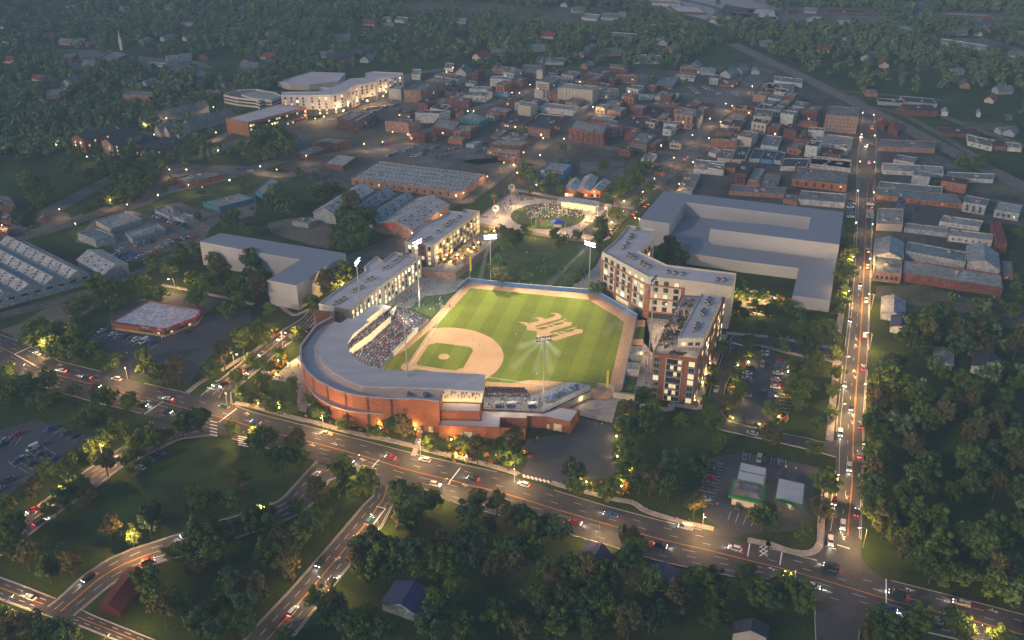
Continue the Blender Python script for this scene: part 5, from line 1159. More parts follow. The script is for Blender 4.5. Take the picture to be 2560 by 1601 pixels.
# ============================================================ BALL PARK BUILDING
WH = hsolve(px('12', 1570, 1050), px('12', 0, 748)[1])
print('stadium wall height', WH)
top = pts('E', '545,560 420,625 290,700 190,835 110,945 72,1010 72,1110 80,1235 12: 480,480 580,570 750,655 900,700 1050,725 1240,740 1400,743 1560,746 1728,768')
TOPW = [G(p, WH) for p in top]
O = Vector((-60, 395, 0)); stad = empty('stadium', O, label='brick ball park grandstand curving behind home plate under a grey canopy', cat='stadium')
FOOT.append([(v.x, v.y) for v in TOPW]+[(G(px('12', 1758, 665), WH).x, G(px('12', 1758, 665), WH).y), (-40, 408)])
def lift(P, z): return [Vector((p[0], p[1], z)) for p in P]
def wallstrip(b, P, z0, z1, m=0):
    for a, c in zip(P, P[1:]): b.quad((a[0], a[1], z0), (c[0], c[1], z0), (c[0], c[1], z1), (a[0], a[1], z1), m=m)
def inner(P, d):
    L, Rr = offset_line([Vector((p[0], p[1], 0)) for p in P], 2*d); return L
b = MB(brick, O); wallstrip(b, TOPW, 0, WH); back = G(px('12', 1758, 665), WH); end = TOPW[-1]
wallstrip(b, [end, back], 0, WH); I = inner(TOPW, .5)
for i in range(len(TOPW)-1): b.quad((TOPW[i].x, TOPW[i].y, WH), (TOPW[i+1].x, TOPW[i+1].y, WH), (I[i+1].x, I[i+1].y, WH), (I[i].x, I[i].y, WH)); b.quad((I[i+1].x, I[i+1].y, WH-2.2), (I[i].x, I[i].y, WH-2.2), (I[i].x, I[i].y, WH), (I[i+1].x, I[i+1].y, WH))
b.build('wall', stad, (0, 0, 0))
b = MB(mat('coping', (.40, .40, .44), .7, .05, 1), O)
for i in range(len(TOPW)-1):
    a, c = TOPW[i], TOPW[i+1]; d = c-a; b.box(((a.x+c.x)/2, (a.y+c.y)/2, WH+.12), (d.length+.3, 1.0, .25), math.atan2(d.y, d.x))
b.build('coping', stad, (0, 0, 0))
# recessed vertical strips, mid-height ledge
def along(P, s):
    for a, c in zip(P, P[1:]):
        L = (c-a).length
        if s <= L: return a.lerp(c, s/L), math.atan2((c-a).y, (c-a).x)
        s -= L
    return P[-1], 0
TL = sum((c-a).length for a, c in zip(TOPW, TOPW[1:]))
s_ = TL*.40
while s_ < TL-16:
    p, an = along(TOPW, s_); bb = MB(mat('bronze_strip', (.09, .045, .035), .7, .1, 1), O); bb.box((p.x, p.y, WH/2), (1.0, .3, WH-1.0), an); bb.build('recessed_strip', stad, (0, 0, 0)); s_ += 10.5
sa, sb = TL*.36, TL*.80; k = 26; bb = MB(mat('ledge', (.34, .27, .27), .8, .08, 1), O); prev = None
for i in range(k+1):
    p, an = along(TOPW, sa+(sb-sa)*i/k); n_ = Vector((math.sin(an), -math.cos(an), 0)); w_ = 2.2*math.sin(math.pi*min(1, max(.12, (k-i)/k*1.2)))+.5; q = p+n_*w_
    if prev: bb.quad((prev[0].x, prev[0].y, WH*.56), (prev[1].x, prev[1].y, WH*.56), (q.x, q.y, WH*.56), (p.x, p.y, WH*.56)); bb.quad((prev[1].x, prev[1].y, WH*.56-.6), (q.x, q.y, WH*.56-.6), (q.x, q.y, WH*.56), (prev[1].x, prev[1].y, WH*.56))
    prev = (p, q)
bb.build('ledge', stad, (0, 0, 0))
# doors at the foot
for x, y in ((1557, 1000), (1652, 1035)):
    p = G(px('12', x, y+28)); bb = MB([frame_d, offwhite], O); q = min(range(60), key=lambda i: (along(TOPW, TL*i/60)[0].xy-p.xy).length); pp, an = along(TOPW, TL*q/60); n_ = Vector((math.sin(an), -math.cos(an), 0))*.1; pp += n_
    bb.box((pp.x, pp.y, 1.4), (2.0, .2, 2.8), an, m=1 if x > 1600 else 0); bb.build('door', stad, (0, 0, 0))
# lower roof ring
ZC = WH+1.6
CO = [G(p, ZC) for p in pts('E', '790,580 600,695 430,845 352,960 350,1165 430,1290 560,1400 760,1508 12: 1000,628 1200,634 1430,640 1600,646 1760,653')]
b = MB(membrane, O); n = 50
def res(V, n):
    d = [0]
    for a, c in zip(V, V[1:]): d.append(d[-1]+(c-a).length)
    r = []
    for i in range(n+1):
        t = d[-1]*i/n
        for j in range(len(d)-1):
            if d[j] <= t <= d[j+1]+1e-6: r.append(V[j].lerp(V[j+1], (t-d[j])/max(1e-6, d[j+1]-d[j]))); break
    return r
RA_, RB_ = res(I, n), res([Vector((p.x, p.y, 0)) for p in CO], n)
for i in range(n):
    b.quad((RA_[i].x, RA_[i].y, WH-2.2), (RA_[i+1].x, RA_[i+1].y, WH-2.2), (RB_[i+1].x, RB_[i+1].y, WH-2.2), (RB_[i].x, RB_[i].y, WH-2.2))
b.build('lower_roof', stad, (0, 0, 0))
b = MB(mat('clerestory', (.45, .36, .32), .8, .08, .5), O); wallstrip(b, res(CO, 60), WH-2.2, ZC-.5); b.build('clerestory_wall', stad, (0, 0, 0))
# two sunk plant bays at the end
for s in ('1440,650 1595,660 1570,740 1410,725', '1610,665 1755,665 1735,762 1570,740'):
    P = ccw([(G(p, WH).x, G(p, WH).y) for p in pts('12', s)]); bb = MB(steel, O); I_ = inset(P, .4)
    for i in range(4): bb.quad((*P[i], WH-.1), (*P[(i+1) % 4], WH-.1), (*I_[(i+1) % 4], WH-.1), (*I_[i], WH-.1)); bb.quad((*I_[i], WH-2), (*I_[(i+1) % 4], WH-2), (*I_[(i+1) % 4], WH-.1), (*I_[i], WH-.1))
    bb.build('plant_screen', stad, (0, 0, 0))
# canopy
CI = [G(p, ZC) for p in pts('E', '12: 2165,515 1700,492 1400,484 1190,466 E: 1200,1330 1050,1288 930,1215 830,1110 785,1050 785,940 860,830 1000,715 1110,622')]
can = [Vector((p.x, p.y, 0)) for p in CO]+[G(px('12', 2140, 676), ZC)]+CI
bm = bmesh.new(); vs = [bm.verts.new((p.x-O.x, p.y-O.y, ZC)) for p in can]; f = bm.faces.new(vs); f.normal_update(); r_ = bmesh.ops.extrude_face_region(bm, geom=[f])
for v in [g for g in r_['geom'] if isinstance(g, bmesh.types.BMVert)]: v.co.z -= .9
bmesh.ops.recalc_face_normals(bm, faces=bm.faces); bmesh.ops.triangulate(bm, faces=[f for f in bm.faces if len(f.verts) > 4], ngon_method='EAR_CLIP')
me = bpy.data.meshes.new('canopy'); bm.to_mesh(me); bm.free(); me.materials.append(membrane); add_child('canopy', me, stad, (0, 0, 0))
CO2, CI2 = res(can[:len(CO)], 46), res([Vector((p.x, p.y, 0)) for p in reversed(CI)], 46); b = MB(mat('seam', (.36, .33, .33), .6, 0), O)
for p, q in zip(CO2[1:-1], CI2[1:-1]):
    d = q-p; c = (p+q)/2; b.box((c.x, c.y, ZC+.04), (d.length-.6, .18, .08), math.atan2(d.y, d.x))
b.build('roof_seam', stad, (0, 0, 0))
# side roof by the white apartments
P = ccw([(G(p, 13).x, G(p, 13).y) for p in pts('E', '880,575 1110,640 1440,398 1290,372 1100,420')]); b = MB([membrane, cream], O); b.prism(P, 12.2, 13, 1, 0, True); b.build('side_roof', stad, (0, 0, 0))
P = ccw([(G(p, 9).x, G(p, 9).y) for p in pts('E', '270,560 520,600 300,720')]); b = MB(brick, O); b.prism(P, 0, WH-3); b.build('end_block', stad, (0, 0, 0))
# seating bowl, lower tier
FRONT = [G(p, 1.2) for p in pts('E', '2010,600 1860,735 1480,1105 1300,1330 1260,1420 S: 975,962 1060,985 1206,983')]
BACK = [G(p, 8.6) for p in pts('E', '1400,450 1420,595 1100,870 900,1015 845,1075 790,1250 1000,1500 12: 1000,620 1300,640 1750,655')]
BACK[0] = G(px('E', 1640, 440), 3.5); BACK.insert(1, G(px('E', 1400, 470), 8.6))
nF = 60; FR, BK = res(FRONT, nF), res(BACK, nF); rows = 12
b = MB([concrete, mat('seat_blue', (.10, .11, .15), .7, .1, 1)], O)
def bowl(i, f, lift_=0):
    p = FR[i].lerp(BK[i], f); return Vector((p.x, p.y, p.z+lift_))
for i in range(nF):
    for r in range(rows):
        f0, f1 = r/rows, (r+1)/rows; a, c, d, e = bowl(i, f0), bowl(i+1, f0), bowl(i+1, f1), bowl(i, f1)
        za, zc = d.z, e.z
        b.quad((a.x, a.y, zc), (c.x, c.y, za), (d.x, d.y, za), (e.x, e.y, zc), m=1 if r else 0)
        b.quad((a.x, a.y, a.z), (c.x, c.y, c.z), (c.x, c.y, za), (a.x, a.y, zc))
    b.quad((FR[i].x, FR[i].y, 0), (FR[i+1].x, FR[i+1].y, 0), (FR[i+1].x, FR[i+1].y, 1.9), (FR[i].x, FR[i].y, 1.9))
b.build('lower_seating', stad, (0, 0, 0))
U0 = [G(p, 11.6) for p in pts('E', '1430,560 1120,840 930,975 800,1062 760,1250 980,1480')]
U1 = [G(p, 14) for p in pts('E', '1310,505 1060,700 870,860 785,950 640,1200 800,1500')]
a0, a1 = res(U0, 30), res(U1, 30); a2 = res([BK[int(i*nF*.62/12)] for i in range(0, 9)], 30)
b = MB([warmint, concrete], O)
for i in range(30):
    z = lambda v, h_: (v.x, v.y, h_)
    b.quad(z(a0[i], 8.5), z(a0[i+1], 8.5), z(a0[i+1], 12.2), z(a0[i], 12.2)); b.quad(z(a0[i], 11.6), z(a0[i+1], 11.6), z(a1[i+1], 13.6), z(a1[i], 13.6), m=1)
    b.quad(z(a1[i], 13.6), z(a1[i+1], 13.6), z(a1[i+1], ZC-.9), z(a1[i], ZC-.9))
b.build('upper_tier', stad, (0, 0, 0))
b = MB(mat('cream_deck', (.72, .64, .44), .8, .1, .3), O)
for i in range(30):
    p, q = a0[i], a0[i+1]; n_ = (q-p).normalized(); n_ = Vector((-n_.y, n_.x, 0))*(-2.8) if False else (BK[0]-a0[0])*0
    i0, i1 = int(3+i*1.1), int(3+(i+1)*1.1); u, v = BK[min(i0, nF)], BK[min(i1, nF)]
    b.quad((u.x, u.y, 8.62), (v.x, v.y, 8.62), (q.x, q.y, 8.62), (p.x, p.y, 8.62))
b.build('walkway_deck', stad, (0, 0, 0))
# open concourse at the right end, its floor glowing by itself to look lit
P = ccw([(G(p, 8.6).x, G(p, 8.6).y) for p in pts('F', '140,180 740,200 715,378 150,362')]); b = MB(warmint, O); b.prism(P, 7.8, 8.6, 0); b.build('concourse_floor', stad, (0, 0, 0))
pA, pB = G(px('F', 150, 250), 8.6), G(px('F', 735, 250), 8.6)
b = MB(darksteel, O)
for f in (.02, .5, .97):
    p = pA.lerp(pB, f); b.tube((p.x, p.y, 8.6), (p.x, p.y, ZC-.9), .2, .2, 6)
b.build('canopy_post', stad, (0, 0, 0))
# brick annexes
def annex(s, h, wallm, roofm, label, t='F', par=.3, name='annex', base=0):
    P = [G(p, h) for p in pts(t, s)]; b = None
    return build_block(name, P, h, wallm, roofm, label, parapet=par, base=base)
AH = hsolve(px('F', 1992, 832), px('F', 0, 668)[1])
rt, O2, P, zr = annex('95,712 975,745 985,602 1368,615 1370,580 1650,592 1990,668 2117,490 1850,445 1605,530 720,495 700,640 118,628', AH, brick, membrane, 'low brick service building with a folded plan in front of the party deck', name='service_building')
for x0, x1, y, hh__, m_ in ((420, 450, 850, 2.4, offwhite), (482, 580, 850, 3.4, offwhite), (1760, 1870, 775, 3.8, cream), (1672, 1700, 735, 2.6, offwhite), (1420, 1485, 710, 2.6, glass)):
    pass
def on_edge(P, pxs, w, hh__, m_, rt, O, name='door', z0=0):
    """place a leaf on the wall edge nearest to the ground point of pxs"""
    p = G(pxs); best = None
    for i in range(len(P)):
        a, c = Vector(P[i]), Vector(P[(i+1) % len(P)]); d = c-a; t = max(0, min(1, (p.xy-a).dot(d)/d.length_squared)); q = a+d*t; dist = (q-p.xy).length
        if best is None or dist < best[0]: best = (dist, q, d)
    _, q, d = best; d.normalize(); n_ = Vector((d.y, -d.x)); q = q+n_*.06; bb = MB([frame_d, m_], O); bb.box((q.x, q.y, z0+hh__/2), (w+.3, .1, hh__+.15), math.atan2(d.y, d.x)); q2 = q+n_*.05; bb.box((q2.x, q2.y, z0+hh__/2), (w, .08, hh__), math.atan2(d.y, d.x), 1); return bb.build(name, rt, (0, 0, 0))
on_edge(P, px('F', 435, 850), 1.2, 2.3, offwhite, rt, O2); on_edge(P, px('F', 530, 852), 3.4, 3.2, offwhite, rt, O2, 'roller_door')
on_edge(P, px('F', 1815, 785), 3.8, 3.6, cream, rt, O2, 'roller_door'); on_edge(P, px('F', 1686, 740), 1.2, 2.4, offwhite, rt, O2); on_edge(P, px('F', 1450, 710), 2.4, 2.4, glass, rt, O2)
p0, p1, p2 = G(px('F', 985, 747), AH), G(px('F', 1345, 757), AH), G(px('F', 1392, 620), AH)
rtw = empty('screen_wall', (p1.x, p1.y, 0), label='brick screen wall around the sunken service court', cat='wall'); b = MB(brick, rtw.location)
d = p1-p0; b.box(((p0.x+p1.x)/2, (p0.y+p1.y)/2, AH/2-.01), (d.length, .5, AH-.02), math.atan2(d.y, d.x)); b.build('wall', rtw, (0, 0, 0))
MH = AH+4.2
annex('148,372 712,388 692,516 124,502', MH, brick, membrane, 'square brick box standing on the service building below the open concourse', name='service_building')
# right-field party deck
DZ = 5.2
rd = empty('party_deck', G(px('F', 1300, 300)), label='raised party deck with blue umbrellas and tiered seats beyond first base', cat='deck'); OD = rd.location
dk = pts('F', '735,480 1605,522 2287,205 2285,135 1985,78 1750,150 1400,290 740,300'); P = ccw([(G(p, DZ).x, G(p, DZ).y) for p in dk])
b = MB([mat('deck_wall', (.50, .43, .36), .8, .1, .3), concrete], OD); b.prism(P, 1.2, DZ, 0, 1, True); b.build('deck', rd, (0, 0, 0)); FOOT.append(P)
f0 = res([G(p, .8) for p in pts('F', '765,190 1330,205')], 8); f1 = res([G(p, DZ) for p in pts('F', '742,300 1400,300')], 8); b = MB([MAT['seat_blue'], concrete], OD)
for i in range(8):
    for r in range(7):
        u0, u1 = r/7, (r+1)/7; a, c = f0[i].lerp(f1[i], u0), f0[i+1].lerp(f1[i+1], u0); d, e = f0[i+1].lerp(f1[i+1], u1), f0[i].lerp(f1[i], u1)
        b.quad((a.x, a.y, e.z), (c.x, c.y, d.z), (d.x, d.y, d.z), (e.x, e.y, e.z)); b.quad((a.x, a.y, a.z), (c.x, c.y, c.z), (c.x, c.y, d.z), (a.x, a.y, e.z), m=1)
b.build('tiered_seats', rd, (0, 0, 0))
b = MB(darksteel, OD)
for i in range(len(P)):
    a, c = Vector(P[i]), Vector(P[(i+1) % len(P)]); d = c-a; L = d.length; m_ = (a+c)/2; b.box((m_.x, m_.y, DZ+1.05), (L, .08, .08), math.atan2(d.y, d.x)); b.box((m_.x, m_.y, DZ-.2), (L, .25, .5), math.atan2(d.y, d.x))
    for k in range(int(L/1.5)+1): q = a+d*(k*1.5/L); b.box((q.x, q.y, DZ+.5), (.07, .07, 1.1))
b.build('railing', rd, (0, 0, 0))
UM = MB([umb, steel]); UM.tube((0, 0, 0), (0, 0, 2.5), .05, .05, 6, m=1); UM.tube((0, 0, 2.2), (0, 0, 2.95), 1.9, .05, 10)
ucan, upole = MB(umb), MB(steel); ucan.tube((0, 0, 2.2), (0, 0, 2.95), 1.35, .05, 10); upole.tube((0, 0, 0), (0, 0, 2.6), .05, .05, 6); upole.tube((0, 0, .72), (0, 0, .76), .6, .6, 10); uc, up = ucan.mesh('canopy'), upole.mesh('pole')
for i, (x, y) in enumerate(((1705, 312), (1780, 278), (1855, 245), (1930, 212), (2005, 175), (2075, 140))):
    e = empty('patio_umbrella', G(px('F', x, y), DZ+2.2)-Vector((0, 0, 2.2)), label='blue parasol over a table, %s from the lower end of the deck row' % nth(i+1), cat='umbrella', group='blue parasols on the party deck'); add_child('canopy', uc, e, (0, 0, 0)); add_child('pole', up, e, (0, 0, 0))
for i, (x, y) in enumerate(((975, 450), (1140, 452), (1445, 460))):
    p = G(px('F', x, y), DZ); e = empty('bar_kiosk', p, .12, label='blue and white serving kiosk at the back rail, %s from the left' % nth(i+1), cat='kiosk', group='serving kiosks on the party deck')
    b = MB([umb, offwhite]); b.box((0, 0, .6), (3.8, 1.2, 1.1)); b.build('counter', e, (0, 0, 0)); b = MB([umb, offwhite]); b.box((0, 0, 2.6), (4.0, 1.6, .25), m=1); b.build('kiosk_roof', e, (0, 0, 0)); b = MB(offwhite); b.box((0, .9, 1.6), (4, .1, 1.9)); b.build('back_panel', e, (0, 0, 0))
# dugout
P = ccw([(G(p, 2.4).x, G(p, 2.4).y) for p in pts('E', '1775,690 1850,735 1480,1105 1395,1050')]); c = Vector((*P[0], 0)); e = empty('dugout', c, label='long lit dugout with a cream roof along third base', cat='dugout')
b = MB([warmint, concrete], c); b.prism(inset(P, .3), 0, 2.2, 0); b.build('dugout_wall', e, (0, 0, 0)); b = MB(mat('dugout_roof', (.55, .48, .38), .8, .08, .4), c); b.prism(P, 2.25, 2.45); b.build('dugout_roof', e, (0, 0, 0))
# outfield wall, foul pole, batting eye walk
OW = [FIELD_OUT[i] for i in (15, 0, 1, 2, 3)]
e = empty('outfield_wall', OW[1], label='padded blue outfield fence from the left-field corner to the right-field corner', cat='outfield wall')
b = MB(wallblue, OW[1]); c_ = MB(cream, OW[1])
for a, c in zip(OW, OW[1:]):
    d = c-a; b.box(((a.x+c.x)/2, (a.y+c.y)/2, 1.35), (d.length, .4, 2.7), math.atan2(d.y, d.x)); c_.box(((a.x+c.x)/2, (a.y+c.y)/2, 2.76), (d.length, .5, .12), math.atan2(d.y, d.x))
b.build('padding', e, (0, 0, 0)); c_.build('top_rail', e, (0, 0, 0))
p = FP(0, 101.5); e = empty('foul_pole', p, label='yellow foul pole in the left-field corner', cat='foul pole'); b = MB(mat('pole_yellow', (.7, .55, .05), .5, 0)); b.tube((0, 0, 0), (0, 0, 13), .15, .15, 8); b.build('pole', e, (0, 0, 0)); b = MB(MAT['pole_yellow']); b.box((.5, 0, 8), (.8, .05, 9)); b.build('screen', e, (0, 0, 0))
p = G((1519, 985)); e = empty('foul_pole', p, label='yellow foul pole in the right-field corner', cat='foul pole'); b = MB(MAT['pole_yellow']); b.tube((0, 0, 0), (0, 0, 13), .15, .15, 8); b.build('pole', e, (0, 0, 0)); b = MB(MAT['pole_yellow']); b.box((-.5, 0, 8), (.8, .05, 9)); b.build('screen', e, (0, 0, 0))
ribbon('pavement', pts('S', '1170,699 1280,714 1489,730 1520,745 1600,795'), 5, .14, concrete, thick=.1)
area('pavement', '21', '790,1260 560,1210 640,1150 800,1000 850,880 850,1260', .09, concrete, keep=False)
area('pavement', 'E', '1440,395 1320,370 1800,0 11: 1530,1130 1640,1045 1880,1105 1975,1145 1905,1240 1790,1275 1600,1290 1460,1400 E: 1720,430 1640,440', .12, concrete)
area('pavement', '21', '-400,1430 830,1240 1190,1500 1300,1400 1500,1400 1560,1480 22: 1490,0 1335,320 1300,745 1165,690 1200,380 1265,0 1180,0 21: 790,1255', .1, concrete) if False else area('pavement', '22', '1262,-60 1180,-80 21: 820,1250 880,1150 1050,1300 1280,1500 1520,1480 22: 1600,-60 1335,325 1300,745 1160,692 1200,480 1245,180', .1, paving)
# bullpen buildings beyond right field
for s, hh__, wl, lab in (('1125,250 1232,250 1228,330 1112,325', 4, greywall, 'small grey bullpen building with a dark flat roof'), ('1100,400 1218,410 1200,480 1085,470', 3.2, offwhite, 'small white bullpen shelter beside the walkway')):
    P = [G(p, hh__) for p in pts('22', s)]; build_block('bullpen_shelter', P, hh__, wl, roofgrey if wl is greywall else rooflight, lab, parapet=.2)
area('bullpen_dirt', '22', '1178,5 1262,5 1256,72 1168,72', .13, dirt, keep=False); area('bullpen_dirt', '22', '1148,184 1238,184 1234,246 1136,242', .13, dirt, keep=False); area('bullpen_dirt', '22', '1076,482 1200,490 1190,545 1062,535', .13, dirt, keep=False)
w_ = pts('22', '1178,0 1045,655'); a, c = G(w_[0]), G(w_[1]); d = c-a; b = MB(wallblue); b.box(((a.x+c.x)/2, (a.y+c.y)/2, 1.0), (d.length, .3, 2.0), math.atan2(d.y, d.x)); o = b.build('side_fence', label='low dark blue fence between right field and the bullpens', cat='fence')
pp = [G(p) for p in pts('22', '800,650 955,665 958,735 1150,765 1165,680')]; b = MB(tan)
for a, c in zip(pp, pp[1:]): d = c-a; b.box(((a.x+c.x)/2, (a.y+c.y)/2, 1.5), (d.length, .4, 3.0), math.atan2(d.y, d.x))
b.build('gate_wall', label='tan wall closing the right-field corner by the gate plaza', cat='wall')
# garden terrace wall of the cream block
wp = [G(p, 5) for p in pts('11', '1560,1020 1620,1045 1885,1065 2330,700')]; b = MB(brick3)
for a, c in zip(wp, wp[1:]): d = c-a; b.box(((a.x+c.x)/2, (a.y+c.y)/2, 2.5), (d.length, .5, 5.0), math.atan2(d.y, d.x))
b.build('retaining_wall', label='brown brick retaining wall holding the garden of the cream apartments', cat='wall')
P = ccw([(G(p, 4.4).x, G(p, 4.4).y) for p in pts('11', '1560,1015 1620,1038 1883,1058 2325,700 2112,690 1700,1010')]); b = MB([brick3, paving]); b.prism(P, 0, 4.4, 0, 1); o = b.build('garden_terrace', kind='structure')
w2 = [G(p) for p in pts('F', '2115,560 2418,640 22: 935,975')]; b = MB([steel])
for a, c in zip(w2, w2[1:]):
    d = c-a; L = d.length; b.box(((a.x+c.x)/2, (a.y+c.y)/2, 2.0), (L, .08, .08), math.atan2(d.y, d.x))
    for k in range(int(L/1.2)+1): q = a+d*(k*1.2/L); b.box((q.x, q.y, 1), (.08, .08, 2))
b.build('railing_fence', label='thin steel gate railing across the entrance plaza', cat='fence')
# ---- floodlight towers
fl = MB([darksteel, floodglow]); fl.tube((0, 0, 0), (0, -.5, 0), .42, .48, 10); fl.tube((0, -.5, 0), (0, -.52, 0), .40, .40, 10, m=1); FLM = fl.mesh('floodlight')
FC = FP(38, 40)
TW = [((888, 648), (903, 800), 0, 'beside the long pale apartment roof'), ((1039.5, 600), (1049, 770), 0, 'at the end of the left-field stands'), ((1223, 586), (1227, 702), 0, 'behind the centre of left field wall'), ((1478, 604), (1472, 722), 0, 'behind the right-centre fence, left of the brick apartments'),
      ((1360.5, 842), (1358, 998), DZ, 'rising from the party deck'), ((1008, 778), (1019, 942), ZC, 'standing on the canopy roof behind home plate'), ((1645, 695), (1619, 936), 0, 'on the walkway beside the brick wing')]
for i, (tp, bp, z0, lab) in enumerate(TW):
    p = G(bp, z0); k = (800.5-tp[1])/F; H_ = CAM_H + p.y*(k*CP-SP)/(CP+k*SP); H_ = max(H_, 22)
    e = empty('light_tower', p, math.atan2(FC.y-p.y, FC.x-p.x)+math.pi/2, label='steel floodlight tower '+lab, cat='light tower', group='floodlight towers')
    Ht = H_-p.z; b = MB(steel); b.tube((0, 0, 0), (0, 0, Ht), .38, .22, 10); b.build('pole', e, (0, 0, 0)); b = MB(steel); 
    for zz in (Ht-.3, Ht-1.9): b.box((0, 0, zz), (6.6, .15, .15))
    b.build('crossbar', e, (0, 0, 0))
    for zz in (Ht-.3, Ht-1.9):
        for x in np.linspace(-2.9, 2.9, 6): add_child('floodlight', FLM, e, (x, -.15, zz)).rotation_euler = (R(35), 0, 0)
    pw = 42000 if i in (2, 3) else 36000
    lp = Vector((p.x, p.y, H_-1)); dr = (FC-lp); dr.z = 0; dr.normalize(); lp = lp+dr*1.5; tg = FC+(Vector((p.x, p.y, 0))-FC)*.15
    pointlamp(None, lp, pw, (1.0, .92, .66), .9, 'floodlight_beam', 120 if i in (2, 3) else 78, tg)
def beam(apex, tgt, r, ln):  # added cone volumes that draw the floodlight rays
    d = (Vector(tgt)-Vector(apex)).normalized(); b = MB(BEAM, apex); b.tube(Vector(apex)+d*1.2, Vector(apex)+d*ln, .5, r, 10); return b.build('beam_cone', loc=apex, kind='stuff', label='faint mist cone added to show a floodlight beam by the outfield', cat='mist')
BEAM = bpy.data.materials.new('beam_cone'); BEAM.use_nodes = True; nn_ = BEAM.node_tree.nodes; nn_.remove(nn_['Principled BSDF']); pv = nn_.new('ShaderNodeVolumePrincipled'); pv.inputs['Density'].default_value = .012; pv.inputs['Color'].default_value = (.95, .98, 1, 1); BEAM.node_tree.links.new(pv.outputs[0], nn_['Material Output'].inputs['Volume'])
for hx, tg in ((2, ((1150, 720), (1190, 740), (1140, 690))), (3, ((1400, 720), (1430, 700), (1350, 735))), (4, ((1290, 870), (1335, 940), (1400, 890), (1270, 930), (1380, 940))), (6, ((1540, 830), (1500, 850), (1560, 790)))):
    (tp, bp, z0, lab) = TW[hx]; p = G(bp, z0); k = (800.5-tp[1])/F; H_ = CAM_H + p.y*(k*CP-SP)/(CP+k*SP)
    for q in tg: beam((p.x, p.y, H_-1), G(q), 2.1, (G(q)-Vector((p.x, p.y, H_))).length*.9)
for x, y in ((850, 1350), (900, 1230), (940, 1120), (1000, 1010), (1080, 960), (760, 1440)): p = G(px('I', x, y), 5); pointlamp(None, p, 420, WARM, .4, 'walkway_fill')  # added warm fill along the walkway, no fixtures behind it
for x, y in ((2170, 1290), (2250, 1240), (2330, 1330), (2400, 1290), (2200, 1400), (2380, 1420)): p = G(px('21', x, y), 4); pointlamp(None, p, 650, (1.0, .74, .30), .4, 'park_light')
for x, y in ((20, 760), (120, 730), (260, 720), (420, 660), (560, 610), (800, 560), (950, 500), (1100, 420), (1280, 310)): p = G(px('A', x, y), 6); pointlamp(None, p, 1000, WARM, .6, 'street_glow')
area('park_path', '21', '2120,1260 2300,1230 2500,1300 2480,1480 2200,1470 2100,1400', .12, paving, keep=False)
# soft light under the canopy and in the stands
for x, y, z in ((1350, 620, 15.5), (1150, 780, 15.5), (980, 900, 15.5)): p = G(px('E', x, y), z); pointlamp(None, p, 600, WARM, .5, 'canopy_light')
for x in (250, 420, 600): p = G(px('F', x, 290), 12); pointlamp(None, p, 420, WARM, .4, 'canopy_light')
for x, y in ((2000, 300), (1900, 380), (2150, 330)): p = G(px('F', x, y), 3.2); pointlamp(None, p, 260, WARM, .4, 'deck_light')
for x, y in ((850, 250), (1150, 270), (1450, 300), (1700, 250), (1950, 160), (1000, 420), (1350, 420)): p = G(px('F', x, y), DZ+5); pointlamp(None, p, 260, (1.0, .85, .6), .5, 'deck_light')
for x, y in ((1250, 1150), (1100, 1050), (1400, 950), (1550, 750), (1700, 560), (1900, 250), (2150, 330), (1600, 300)): p = G(px('E', x, y), 14 if x < 1600 else 8); pointlamp(None, p, 900, (1.0, .86, .62), .5, 'stand_fill')  # added lamps without fixtures that brighten the seated crowd
# ============================================================ STREET LAMPS
SL = MB(steel); SL.tube((0, 0, 0), (0, 0, 8.2), .13, .09, 7)
for i in range(5):
    t0, t1 = i/5*math.pi/2, (i+1)/5*math.pi/2; SL.tube((2.4*(1-math.cos(t0)), 0, 8.2+1.1*math.sin(t0)), (2.4*(1-math.cos(t1)), 0, 8.2+1.1*math.sin(t1)), .07, .06, 6)
SLp = SL.mesh('pole'); b = MB([darksteel, lampglow]); b.box((2.6, 0, 9.3), (1.0, .4, .18)); b.box((2.7, 0, 9.17), (.8, .34, .1), m=1); SLh = b.mesh('lamp_head')
b = MB(darksteel); b.tube((0, 0, 0), (0, 0, 6.0), .12, .08, 6); TLp = b.mesh('pole'); b = MB([townglow, darksteel]); b.tube((0, 0, 6.0), (0, 0, 6.6), .16, .26, 8); b.tube((0, 0, 6.7), (0, 0, 6.9), .4, .1, 8, m=1); TLh = b.mesh('lantern')
def lamp(i, t, x, y, big, ang, lab, group, e):
    z = 9.2 if big else 6.4
    g = G(px(t, x, y), z); a = ang; p = Vector((g.x, g.y, 0))-(Vector((math.cos(a), math.sin(a), 0))*2.7 if big else Vector())
    r = empty('street_lamp', p, a if big else 0, label=lab, cat='street lamp', group=group)
    add_child('pole', SLp if big else TLp, r, (0, 0, 0)); add_child('lamp_head' if big else 'lantern', SLh if big else TLh, r, (0, 0, 0))
    pointlamp(r, (2.7, 0, 8.9) if big else (0, 0, 5.7), e, WARM2, .25)
